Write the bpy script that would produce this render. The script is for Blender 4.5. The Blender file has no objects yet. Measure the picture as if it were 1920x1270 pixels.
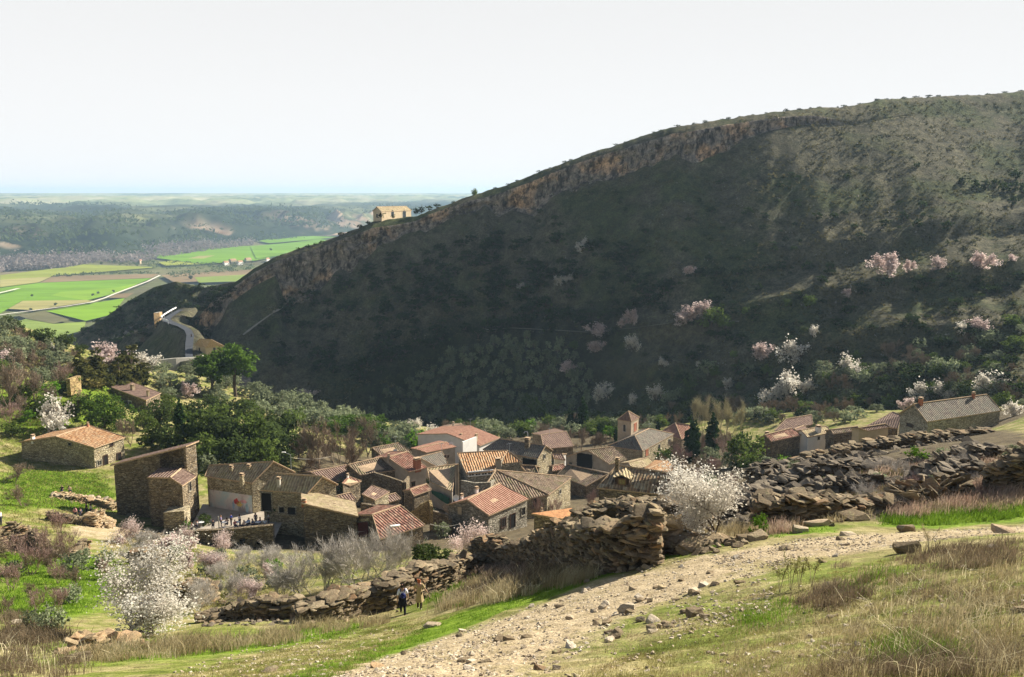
import bpy, bmesh, math, random
import numpy as np
from mathutils import Vector, Matrix
from mathutils.bvhtree import BVHTree
SC = bpy.context.scene
COL = SC.collection
R = math.radians
# ------------------------------------------------------------------ camera model (the camera stands at the origin)
F = 1663.0
PITCH = R(9.3)
SP, CP = math.sin(PITCH), math.cos(PITCH)

def ray(u, v):
    x = (u - 960.0) / F; y = (635.0 - v) / F
    return Vector((x, CP + y * SP, -SP + y * CP))

def P(u, v, d):
    return ray(u, v) * d

def on_z(u, v, z):
    r = ray(u, v); return r * (z / r.z)

# ------------------------------------------------------------------ object helpers
def tag(o, label=None, cat=None, group=None, kind=None):
    if label: o['label'] = label
    if cat: o['category'] = cat
    if group: o['group'] = group
    if kind: o['kind'] = kind
    return o

def link(name, data, parent=None, loc=None):
    o = bpy.data.objects.new(name, data); COL.objects.link(o)
    if parent is not None: o.parent = parent
    if loc is not None: o.location = loc
    return o

def empty(name, loc=(0, 0, 0), rz=0.0):
    o = link(name, None); o.location = loc; o.rotation_euler = (0, 0, rz); o.empty_display_size = 0.5
    return o

def npmesh(name, verts, faces, mats=(), midx=None, smooth=False, uvs=None, attrs=None):
    """verts (n,3), faces (m,k) of one size k or list of arrays of several sizes"""
    me = bpy.data.meshes.new(name)
    if not (isinstance(faces, list) and isinstance(faces[0], np.ndarray) and faces[0].ndim == 2): faces = [faces]
    faces = [np.asarray(f, dtype=np.int32) for f in faces if len(f)]
    verts = np.asarray(verts, dtype=np.float32)
    nl = sum(f.size for f in faces); nf = sum(len(f) for f in faces)
    me.vertices.add(len(verts)); me.vertices.foreach_set('co', verts.ravel())
    me.loops.add(nl); me.polygons.add(nf)
    loops = np.concatenate([f.ravel() for f in faces])
    tot = np.concatenate([np.full(len(f), f.shape[1], dtype=np.int32) for f in faces])
    start = np.concatenate([[0], np.cumsum(tot)[:-1]]).astype(np.int32)
    me.loops.foreach_set('vertex_index', loops)
    me.polygons.foreach_set('loop_start', start)
    me.polygons.foreach_set('loop_total', tot)
    for m in mats: me.materials.append(m)
    if midx is not None: me.polygons.foreach_set('material_index', np.asarray(midx, dtype=np.int32))
    me.polygons.foreach_set('use_smooth', np.full(nf, bool(smooth)))
    if uvs is not None:
        ul = me.uv_layers.new(name='UVMap'); ul.data.foreach_set('uv', np.asarray(uvs, dtype=np.float32)[loops].ravel())
    for k, a in (attrs or {}).items():
        at = me.attributes.new(k, 'FLOAT', 'POINT'); at.data.foreach_set('value', np.asarray(a, dtype=np.float32).ravel())
    me.update(calc_edges=True); me.validate()
    return me

# ------------------------------------------------------------------ vector noise in numpy
_rs = np.random.RandomState(7)
_tab = _rs.rand(256, 256).astype(np.float64)
def vnoise(x, y, s=0):
    x = np.asarray(x, dtype=np.float64) + 37.3 * s; y = np.asarray(y, dtype=np.float64) + 91.7 * s
    xi = np.floor(x).astype(int); yi = np.floor(y).astype(int); fx = x - xi; fy = y - yi
    fx = fx * fx * (3 - 2 * fx); fy = fy * fy * (3 - 2 * fy)
    a = _tab[xi & 255, yi & 255]; b = _tab[(xi + 1) & 255, yi & 255]; c = _tab[xi & 255, (yi + 1) & 255]; d = _tab[(xi + 1) & 255, (yi + 1) & 255]
    return (a * (1 - fx) + b * fx) * (1 - fy) + (c * (1 - fx) + d * fx) * fy
def fbm(x, y, o=4, s=0):
    r = 0; a = 0.5; f = 1.0
    for k in range(o):
        r = r + a * (vnoise(x * f, y * f, s + k) - 0.5) * 2; a *= 0.5; f *= 2.03
    return r
def sstep(a, b, x):
    t = np.clip((np.asarray(x, dtype=np.float64) - a) / (b - a), 0, 1); return t * t * (3 - 2 * t)
def in_poly(x, y, poly):
    x = np.asarray(x); y = np.asarray(y); ins = np.zeros(x.shape, bool); n = len(poly)
    for i in range(n):
        x1, y1 = poly[i]; x2, y2 = poly[(i + 1) % n]
        c = ((y1 > y) != (y2 > y)) & (x < (x2 - x1) * (y - y1) / (y2 - y1 + 1e-12) + x1)
        ins ^= c
    return ins

# ------------------------------------------------------------------ materials
class NT:
    def __init__(self, name):
        self.m = bpy.data.materials.new(name); self.m.use_nodes = True
        self.t = self.m.node_tree; self.n = self.t.nodes; self.l = self.t.links
        self.n.clear(); self.out = self.n.new('ShaderNodeOutputMaterial')
    def N(self, typ, **kw):
        nd = self.n.new('ShaderNode' + typ)
        for k, v in kw.items(): setattr(nd, k, v)
        return nd
    def L(self, a, b): self.l.new(a, b)
    def pos(self, kind='pos', scale=(1, 1, 1)):
        if kind == 'pos': s = self.N('NewGeometry').outputs['Position']
        elif kind == 'uv': s = self.N('UVMap').outputs['UV']
        else: s = self.N('TexCoord').outputs['Object']
        m = self.N('VectorMath', operation='MULTIPLY'); m.inputs[1].default_value = scale; self.L(s, m.inputs[0]); return m.outputs[0]
    def noise(self, vec, scale, detail=4, rough=0.6):
        n = self.N('TexNoise'); n.inputs['Scale'].default_value = scale; n.inputs['Detail'].default_value = detail; n.inputs['Roughness'].default_value = rough
        self.L(vec, n.inputs['Vector']); return n.outputs['Fac']
    def ramp(self, fac, stops):
        r = self.N('ValToRGB'); e = r.color_ramp.elements
        while len(e) < len(stops): e.new(0.5)
        for k, (p, c) in enumerate(stops): e[k].position = p; e[k].color = (*c, 1) if len(c) == 3 else c
        self.L(fac, r.inputs['Fac']); return r.outputs['Color']
    def mix(self, fac, a, b, mode='MIX'):
        m = self.N('Mix', data_type='RGBA', blend_type=mode)
        if isinstance(fac, (int, float)): m.inputs[0].default_value = fac
        else: self.L(fac, m.inputs[0])
        for s, k in ((a, 6), (b, 7)):
            if isinstance(s, tuple): m.inputs[k].default_value = (*s, 1)
            else: self.L(s, m.inputs[k])
        return m.outputs[2]
    def math(self, op, a, b=0.0, clamp=False):
        m = self.N('Math', operation=op, use_clamp=clamp)
        for s, k in ((a, 0), (b, 1)):
            if isinstance(s, (int, float)): m.inputs[k].default_value = s
            else: self.L(s, m.inputs[k])
        return m.outputs[0]
    def attr(self, name): return self.N('Attribute', attribute_name=name).outputs['Fac']
    def bump(self, h, strength, dist):
        b = self.N('Bump'); b.inputs['Strength'].default_value = strength; b.inputs['Distance'].default_value = dist; self.L(h, b.inputs['Height']); return b.outputs['Normal']
    def done(self, col, rough=0.9, normal=None, spec=0.15):
        p = self.N('BsdfPrincipled'); p.inputs['Roughness'].default_value = rough; p.inputs['Specular IOR Level'].default_value = spec
        if isinstance(col, tuple): p.inputs['Base Color'].default_value = (*col, 1)
        else: self.L(col, p.inputs['Base Color'])
        if normal is not None: self.L(normal, p.inputs['Normal'])
        self.L(p.outputs[0], self.out.inputs['Surface']); return self.m

def m_plain(name, col, rough=0.8, var=0.25, scale=3.0, coord='obj', spec=0.15):
    t = NT(name); v = t.pos(coord); f = t.noise(v, scale)
    lo = tuple(c * (1 - var) for c in col); hi = tuple(min(1, c * (1 + var)) for c in col)
    return t.done(t.ramp(f, [(0.3, lo), (0.7, hi)]), rough, spec=spec)

def m_leaf(name, cols, trans=0.35, rough=0.6, clump=0.9, hue=0.25):
    """leaf material: colour varies in clumps through the crown and from tree to tree; part of the light passes through"""
    t = NT(name); v = t.pos('obj'); f = t.noise(v, clump, 3, 0.7)
    n = len(cols)
    c = t.ramp(f, [(0.3 + 0.4 * k / max(1, n - 1), cols[k]) for k in range(n)])
    r = t.N('ObjectInfo').outputs['Random']
    g = t.math('ADD', t.math('MULTIPLY', r, hue * 2), 1 - hue)
    hs = t.N('HueSaturation'); t.L(c, hs.inputs['Color']); t.L(g, hs.inputs['Value'])
    d = t.N('BsdfDiffuse'); t.L(hs.outputs[0], d.inputs['Color'])
    tr = t.N('BsdfTranslucent'); t.L(hs.outputs[0], tr.inputs['Color'])
    mx = t.N('MixShader'); mx.inputs[0].default_value = trans
    t.L(d.outputs[0], mx.inputs[1]); t.L(tr.outputs[0], mx.inputs[2]); t.L(mx.outputs[0], t.out.inputs['Surface'])
    return t.m

# ------------------------------------------------------------------ camera, sky, sun, air
cam = bpy.data.cameras.new('camera'); cam.sensor_width = 36; cam.lens = 36 * F / 1920; cam.clip_start = 0.1; cam.clip_end = 60000
co = link('camera', cam); co.rotation_euler = (R(90) - PITCH, 0, 0); SC.camera = co
AZ, EL = R(52), R(31)
S = Vector((math.sin(AZ) * math.cos(EL), math.cos(AZ) * math.cos(EL), math.sin(EL)))
sun = bpy.data.lights.new('sun', 'SUN'); sun.energy = 5.0; sun.angle = R(0.53); sun.color = (1.0, 0.93, 0.80)
so = link('sun', sun); so.rotation_mode = 'QUATERNION'; so.rotation_quaternion = S.to_track_quat('Z', 'Y'); so.location = (200, 100, 200)
W = bpy.data.worlds.new('World'); SC.world = W; W.use_nodes = True
wt = W.node_tree; wn = wt.nodes; bg = wn['Background']; bg.inputs['Strength'].default_value = 0.05
sky = wn.new('ShaderNodeTexSky'); sky.sky_type = 'NISHITA'; sky.sun_disc = False; sky.sun_elevation = EL; sky.sun_rotation = AZ; sky.dust_density = 2.0
# bright veil over the low sky only, cut off overhead to lower ambient light
tc = wn.new('ShaderNodeTexCoord'); sx = wn.new('ShaderNodeSeparateXYZ'); wt.links.new(tc.outputs['Generated'], sx.inputs[0])
mr = wn.new('ShaderNodeMapRange'); mr.interpolation_type = 'SMOOTHSTEP'
mr.inputs['From Min'].default_value = 0.24; mr.inputs['From Max'].default_value = 0.42; mr.inputs['To Min'].default_value = 1.0; mr.inputs['To Max'].default_value = 0.0
wt.links.new(sx.outputs['Z'], mr.inputs['Value'])
cr = wn.new('ShaderNodeValToRGB'); e = cr.color_ramp.elements
e[0].position = 0.0; e[0].color = (0.69, 0.69, 0.69, 1); e[1].position = 0.24; e[1].color = (0.60, 0.60, 0.60, 1)
q = e.new(0.10); q.color = (0.66, 0.66, 0.66, 1)
wt.links.new(sx.outputs['Z'], cr.inputs['Fac'])
vm = wn.new('ShaderNodeVectorMath'); vm.operation = 'MULTIPLY'; vm.inputs[1].default_value = (12.5, 12.5, 12.5); wt.links.new(cr.outputs['Color'], vm.inputs[0])
mxw = wn.new('ShaderNodeMix'); mxw.data_type = 'RGBA'; wt.links.new(mr.outputs[0], mxw.inputs[0]); wt.links.new(sky.outputs[0], mxw.inputs[6]); wt.links.new(vm.outputs[0], mxw.inputs[7])
wt.links.new(mxw.outputs[2], bg.inputs['Color'])
vs = SC.view_settings; vs.view_transform = 'Standard'; vs.look = 'None'; vs.exposure = 1.2; vs.gamma = 1.0; vs.use_curve_mapping = False
SC.cycles.max_bounces = 5; SC.cycles.diffuse_bounces = 2; SC.cycles.glossy_bounces = 1; SC.cycles.transmission_bounces = 2; SC.cycles.volume_bounces = 0; SC.cycles.transparent_max_bounces = 4
SC.cycles.use_denoising = True

def haze():
    x0, x1, y0, y1, z0, z1 = -12000, 12000, -300, 15500, -176, 75
    vv = [(x0, y0, z0), (x1, y0, z0), (x1, y1, z0), (x0, y1, z0), (x0, y0, z1), (x1, y0, z1), (x1, y1, z1), (x0, y1, z1)]
    ff = [(0, 3, 2, 1), (4, 5, 6, 7), (0, 1, 5, 4), (1, 2, 6, 5), (2, 3, 7, 6), (3, 0, 4, 7)]
    t = NT('haze_air'); v = t.N('VolumePrincipled'); v.inputs['Color'].default_value = (0.55, 0.78, 1.0, 1); v.inputs['Density'].default_value = HAZE
    v.inputs['Anisotropy'].default_value = 0.1
    t.L(v.outputs[0], t.out.inputs['Volume'])
    o = link('haze', npmesh('haze', vv, ff, [t.m])); tag(o, 'pale blue haze over the valley', kind='stuff')
HAZE = 9.5e-5
haze()

# ------------------------------------------------------------------ ground: one height field through the points read from the place
CT = [  # pixel u, v, depth along the view axis
 (960,1270,17),(640,1265,18.5),(300,1260,24),(0,1260,28),(1300,1250,14.5),(1700,1200,13),(1920,1265,10),(1920,1100,17),(1500,1100,21.5),(1200,1150,23),
 (1200,1060,34),(1420,1010,36),(1650,985,38),(1920,985,36),(755,1167,44.7),(755,1215,27),(755,1190,35),(900,1140,34),(900,1190,25),(620,1200,34),(900,1110,41),(1050,1085,38),(560,1165,44),(420,1165,45),(235,1185,47),(100,1200,42),(0,1170,45),
 (1650,940,44),(1900,930,42),(1450,970,42),(1500,870,62),(1800,820,68),(1345,1005,38),
 (560,1010,112),(440,1035,110),(220,950,125),(177,880,139),(40,858,143),(100,900,131),
 (60,950,112),(100,1000,95),(30,1050,78),(200,1060,75),(330,1060,82),(350,1130,62),(600,1100,63),(800,1060,68),(300,1010,100),(520,1070,80),
 (1320,866,190),(560,830,170),
 (420,850,150),(300,800,175),(100,760,165),(50,650,200),(0,598,230),(140,648,235),(300,695,240),(480,735,245),(700,795,240),(900,812,245),(1100,802,250),
 (1300,792,250),(1500,772,240),(1900,762,200),(1880,800,150),(1350,865,170)]
CW = [(-71.2,139.3,-42.7),(-36.0,116.3,-43.4),(-27.8,111.6,-44.2),(-23.3,107.9,-44.6),(-14.2,102.2,-42.6),(-3.5,118.1,-46.3),(1.7,128.6,-48.4),(-3.4,136.6,-48.4),(-11.1,134.2,-48.9),(-17.8,146.4,-51.4),(-23.9,145.8,-52.0),(-30.0,146.5,-51.6),(-25.6,135.0,-49.2),(-20.4,126.3,-47.4),(-25.2,179.8,-57.4),(-14.1,160.2,-54.4),(-8.2,187.8,-58.5),(-13.0,202.1,-60.2),(-15.1,171.6,-55.6),(1.4,164.6,-54.0),(11.5,146.0,-51.4),(30.6,202.6,-62.6),(27.8,206.1,-62.8),(17.7,177.7,-57.7),(14.9,99.2,-38.4),(25.7,146.6,-50.1),(41.8,214.5,-63.0),(50.7,161.2,-49.2),(56.9,168.4,-49.5),(58.3,164.7,-49.0),(62.8,162.0,-47.5),(64.9,153.9,-44.8),(70.2,160.3,-45.8),(77.3,152.4,-43.1),(4.7,80.3,-32.9),(-83.8,193.5,-46.8),(-44.6,112.3,-43.6),(0,0,-1.75),(5,2,-2.0),(-5,2,-2.4),(0,-12,2.5),(12,0,-1),(-15,0,-5),(25,5,1),(5,70,-29.5),(40,90,-28),(75,100,-24),(-60,300,-98),(-20,300,-90),(-120,320,-80),(-170,280,-45),
      (40,330,-88),(120,280,-74),(200,230,-60),(130,150,-25),(150,80,-10),(100,40,-5),(-160,150,-25),(-120,80,-20),(-80,40,-18),(10,270,-74.5),(60,262,-70.5),(100,240,-60),(-25,272,-75),(35,255,-70),(-90,265,-58),(-130,262,-50),(-60,258,-64)]
_pts = np.array([tuple(P(*c)) for c in CT] + CW)
def _k(r): return np.where(r > 1e-9, r * r * np.log(r + 1e-9), 0)
def _tps(pts, lam):
    xy = pts[:, :2] / 100.0; n = len(pts)
    K = _k(np.linalg.norm(xy[:, None] - xy[None], axis=2)) + lam * np.eye(n)
    Pm = np.c_[np.ones(n), xy]; A = np.block([[K, Pm], [Pm.T, np.zeros((3, 3))]])
    w = np.linalg.solve(A, np.r_[pts[:, 2], np.zeros(3)]); return xy, w
_txy, _tw = _tps(_pts, 0.002)
GX0, GX1, GY0, GY1, GS = -300.0, 300.0, -20.0, 360.0, 0.5
_gx = np.arange(GX0, GX1 + GS, GS); _gy = np.arange(GY0, GY1 + GS, GS)
def _eval(x, y):
    q = np.stack([x.ravel(), y.ravel()], 1) / 100.0; out = np.empty(len(q))
    for a in range(0, len(q), 40000):
        b = q[a:a + 40000]; d = np.sqrt(((b[:, None] - _txy[None]) ** 2).sum(2)); out[a:a + 40000] = _k(d) @ _tw[:-3] + _tw[-3] + b @ _tw[-2:]
    return out.reshape(x.shape)
_cx = np.arange(GX0, GX1 + 2, 2.0); _cy = np.arange(GY0, GY1 + 2, 2.0)
_C = _eval(*np.meshgrid(_cx, _cy, indexing='ij'))
def _bil(G, x0, y0, s, x, y):
    fx = np.clip((np.asarray(x, dtype=np.float64) - x0) / s, 0, G.shape[0] - 1.001); fy = np.clip((np.asarray(y, dtype=np.float64) - y0) / s, 0, G.shape[1] - 1.001)
    i = fx.astype(int); j = fy.astype(int); fx = fx - i; fy = fy - j
    return (G[i, j] * (1 - fx) + G[i + 1, j] * fx) * (1 - fy) + (G[i, j + 1] * (1 - fx) + G[i + 1, j + 1] * fx) * fy
def _base(x, y): return _bil(_C, GX0, GY0, 2.0, x, y)
_X, _Y = np.meshgrid(_gx, _gy, indexing='ij')
_G = _base(_X, _Y) + (0.12 + 0.23 * sstep(45, 60, _Y)) * fbm(_X / 9, _Y / 9, 3, 3) * sstep(2, 14, _Y) + 0.09 * fbm(_X / 2.0, _Y / 2.0, 3, 5)
def hz(x, y): return _bil(_G, GX0, GY0, GS, x, y)
def gnd(x, y): return float(hz(np.array([x]), np.array([y]))[0])
_dd = np.exp(np.linspace(math.log(5), math.log(330), 420))
def gpv(u, v):
    """ground points under many pixels (nearest crossing of the view ray); returns (n,3)"""
    u = np.asarray(u, dtype=np.float64); v = np.asarray(v, dtype=np.float64)
    x = (u - 960) / F; y = (635 - v) / F; d = np.stack([x, CP + y * SP, -SP + y * CP], 1); out = np.full((len(u), 3), np.nan)
    for a in range(0, len(u), 4000):
        b = d[a:a + 4000]; X = b[:, 0:1] * _dd; Y = b[:, 1:2] * _dd; Z = b[:, 2:3] * _dd
        below = Z < hz(X, Y); k = below.argmax(1); ok = below.any(1); k = np.maximum(k, 1)
        g0 = Z[np.arange(len(b)), k - 1] - hz(X[np.arange(len(b)), k - 1], Y[np.arange(len(b)), k - 1]); g1 = Z[np.arange(len(b)), k] - hz(X[np.arange(len(b)), k], Y[np.arange(len(b)), k])
        f = np.clip(g0 / (g0 - g1 + 1e-9), 0, 1); t = _dd[k - 1] * (1 - f) + _dd[k] * f
        q = b * t[:, None]; q[~ok] = np.nan; q[:, 2] = hz(np.nan_to_num(q[:, 0]), np.nan_to_num(q[:, 1])); q[~ok] = np.nan; out[a:a + 4000] = q
    return out

# path: a band of pale stones and dust on the slope (real place on the ground, from its two edges)
PATH_UP = [(560,1300),(640,1265),(800,1205),(960,1150),(1130,1090),(1290,1045),(1420,1020),(1560,1003),(1700,998),(1920,985),(2050,975)]
PATH_LO = [(940,1300),(1030,1262),(1140,1192),(1250,1134),(1380,1086),(1510,1052),(1650,1032),(1780,1013),(1920,999),(2050,991)]
def world_poly(px): return [tuple(q[:2]) for q in gpv(*zip(*px))]
path_poly = world_poly(PATH_UP + PATH_LO[::-1])
green_polys = [world_poly(p) for p in (
 [(560,1300),(640,1262),(800,1200),(960,1143),(1130,1083),(1290,1038),(1420,1012),(1560,996),(1560,985),(1420,998),(1290,1018),(1200,1045),(1090,1078),(960,1118),(800,1172),(640,1235),(480,1290)],
 [(1640,985),(1700,960),(1920,945),(1980,950),(1980,975),(1920,975),(1780,990)],
 [(0,1000),(60,1020),(200,1050),(240,1090),(160,1150),(60,1170),(0,1150)],
 [(0,900),(40,880),(180,890),(215,930),(180,960),(60,950),(0,960)],
 [(110,1205),(330,1200),(560,1180),(700,1165),(640,1195),(420,1225),(220,1240)],
 [(0,700),(80,720),(150,760),(130,800),(40,820),(0,800)], [(150,690),(220,740),(200,800),(120,780)])]
lane_poly = world_poly([(130,985),(200,978),(240,992),(295,1003),(285,1014),(235,1024),(205,1036),(185,1012),(125,1002)])
vil_poly = [(-48,104),(-12,98),(20,92),(34,120),(60,150),(95,150),(100,170),(60,185),(50,225),(10,235),(-25,215),(-38,180),(-40,140)]
def soft_mask(poly, x, y, w):
    """distance-softened inside mask"""
    px = np.array(poly); d = np.full(x.shape, 1e9)
    for i in range(len(px)):
        a = px[i]; b = px[(i + 1) % len(px)]; ab = b - a; L2 = (ab ** 2).sum() + 1e-9
        t = np.clip(((x - a[0]) * ab[0] + (y - a[1]) * ab[1]) / L2, 0, 1)
        d = np.minimum(d, np.hypot(x - a[0] - t * ab[0], y - a[1] - t * ab[1]))
    ins = in_poly(x, y, poly); sd = np.where(ins, d, -d)
    return np.clip(0.5 + sd / w, 0, 1)

def build_ground():
    nb, nr = 560, 620
    th = np.linspace(R(-52), R(52), nb); rr = np.r_[np.linspace(1.2, 6, 12)[:-1], np.exp(np.linspace(math.log(6), math.log(335), nr - 11))]
    T, RR = np.meshgrid(th, rr, indexing='ij'); X = RR * np.sin(T); Y = RR * np.cos(T); Z = hz(X, Y)
    near = 1 - sstep(30, 80, RR)
    pm = soft_mask(path_poly, X + 1.3 * fbm(X / 3, Y / 3, 4, 9), Y + 1.3 * fbm(X / 3, Y / 3, 4, 11), 2.4)
    gm = np.zeros(X.shape)
    for i, g in enumerate(green_polys): gm = np.maximum(gm, soft_mask(g, X + 0.9 * fbm(X / 3, Y / 3, 3, 13), Y + 0.9 * fbm(X / 3, Y / 3, 3, 15), 1.0 if i < 2 else 6.0))
    Z = Z + near * (0.05 * fbm(X * 2.2, Y * 2.2, 3, 21) + pm * 0.05 * np.abs(fbm(X * 3.5, Y * 3.5, 3, 23)))
    pm = np.maximum(pm, soft_mask(lane_poly, X + .5 * fbm(X / 2, Y / 2, 3, 9), Y, 1.5) * .85)
    rub_poly = [(9, 33), (14, 37.5), (20, 39), (26, 40), (30, 46), (36, 62), (42, 72), (30, 72), (18, 64), (14, 52), (6, 48), (-3, 47), (-4, 40), (2, 36)]
    em = soft_mask(vil_poly, X + 3 * fbm(X / 6, Y / 6, 3, 17), Y + 3 * fbm(X / 6, Y / 6, 3, 19), 8.0); em = np.maximum(em, soft_mask(rub_poly, X + 1.5 * fbm(X / 3, Y / 3, 3, 27), Y + 1.5 * fbm(X / 3, Y / 3, 3, 29), 3.0))
    idx = np.arange(nb * nr).reshape(nb, nr)
    f = np.stack([idx[:-1, :-1], idx[1:, :-1], idx[1:, 1:], idx[:-1, 1:]], -1).reshape(-1, 4)
    t = NT('hillside_turf'); v = t.pos()
    n1 = t.noise(v, 0.35, 5); n2 = t.noise(v, 2.5, 4); n3 = t.noise(v, 14.0, 3)
    n4 = t.noise(v, 0.9, 6, .75)
    dry = t.ramp(n4, [(0.3, (0.13, 0.11, 0.045)), (0.5, (0.29, 0.25, 0.11)), (0.7, (0.46, 0.39, 0.21))])
    grn = t.ramp(n4, [(0.3, (0.07, 0.09, 0.018)), (0.5, (0.16, 0.19, 0.038)), (0.7, (0.29, 0.29, 0.085))])
    soil = t.mix(0.5, t.ramp(n3, [(0.3, (0.20, 0.145, 0.085)), (0.55, (0.42, 0.33, 0.20)), (0.72, (0.58, 0.48, 0.32))]), t.ramp(n4, [(0.35, (0.24, 0.18, 0.10)), (0.6, (0.54, 0.44, 0.29))]))
    mix1 = t.mix(t.math('MULTIPLY', t.math('SUBTRACT', n1, 0.44), 7, True), dry, grn)
    gf = t.math('MULTIPLY', t.math('SUBTRACT', t.math('ADD', t.attr('green'), t.math('MULTIPLY', n2, 0.5)), 0.45), 2.5, True)
    brt = t.ramp(n4, [(0.3, (0.06, 0.095, 0.012)), (0.5, (0.14, 0.22, 0.02)), (0.7, (0.26, 0.34, 0.045))])
    c = t.mix(gf, mix1, brt)
    ef = t.math('MULTIPLY', t.math('SUBTRACT', t.math('ADD', t.attr('earth'), t.math('MULTIPLY', n1, 0.5)), 0.55), 2.0, True)
    c = t.mix(ef, c, t.ramp(n4, [(0.3, (0.06, 0.048, 0.03)), (0.5, (0.12, 0.095, 0.06)), (0.7, (0.19, 0.16, 0.09))]))
    pf = t.math('MULTIPLY', t.math('SUBTRACT', t.math('ADD', t.math('MULTIPLY', t.attr('path'), .8), t.math('MULTIPLY', t.math('ADD', n4, n1), 1.2)), 1.56), 2.6, True)
    c = t.mix(pf, c, soil)
    c = t.mix(0.4, c, t.ramp(n3, [(0.35, (0.45, 0.45, 0.45)), (0.65, (1.1, 1.1, 1.1))]), 'MULTIPLY')
    m = t.done(c, 0.95, t.bump(t.math('ADD', n3, t.math('MULTIPLY', n2, 2.0)), 0.5, 0.12), 0.05)
    o = link('ground', npmesh('ground', np.stack([X, Y, Z], -1).reshape(-1, 3), f, [m], smooth=True, attrs={'path': pm, 'green': gm, 'earth': em}))
    tag(o, 'grassy slope with a stony path above the village', kind='structure'); return o
ground = build_ground()

# ------------------------------------------------------------------ the long hill behind the village
def interp(tab, u): a = np.array(tab, dtype=float); return np.interp(u, a[:, 0], a[:, 1])
CREST = [(300,625),(340,612),(360,597),(375,578),(395,557),(430,536),(480,501),(520,480),(560,467),(600,455),(660,433),(700,416),(780,405),(830,386),(890,366),(950,347),(1020,319),(1100,290),(1200,258),(1260,239),(1350,225),(1450,210),(1530,202),(1600,199),(1650,187),(1750,181),(1850,178),(1920,170),(2050,150),(2400,130)]
CDEP = [(300,395),(400,400),(700,405),(900,412),(1100,402),(1300,390),(1450,400),(1600,420),(1750,444),(1920,462),(2400,470)]
TOEV = [(300,760),(420,790),(640,830),(800,845),(1100,815),(1300,803),(1600,790),(1920,775),(2400,750)]
TOED = [(300,345),(420,350),(640,348),(800,340),(1100,312),(1300,276),(1450,258),(1600,240),(1920,205),(2400,185)]
CLIF = [(300,8),(360,13),(400,17),(480,19),(560,19),(640,17),(720,15),(850,16),(910,10),(960,8),(1010,15),(1060,15),(1120,11),(1200,14),(1300,16),(1360,13),(1440,9),(1520,6),(1600,3.5),(1700,1.5),(1800,.6),(2400,.4)]
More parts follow.
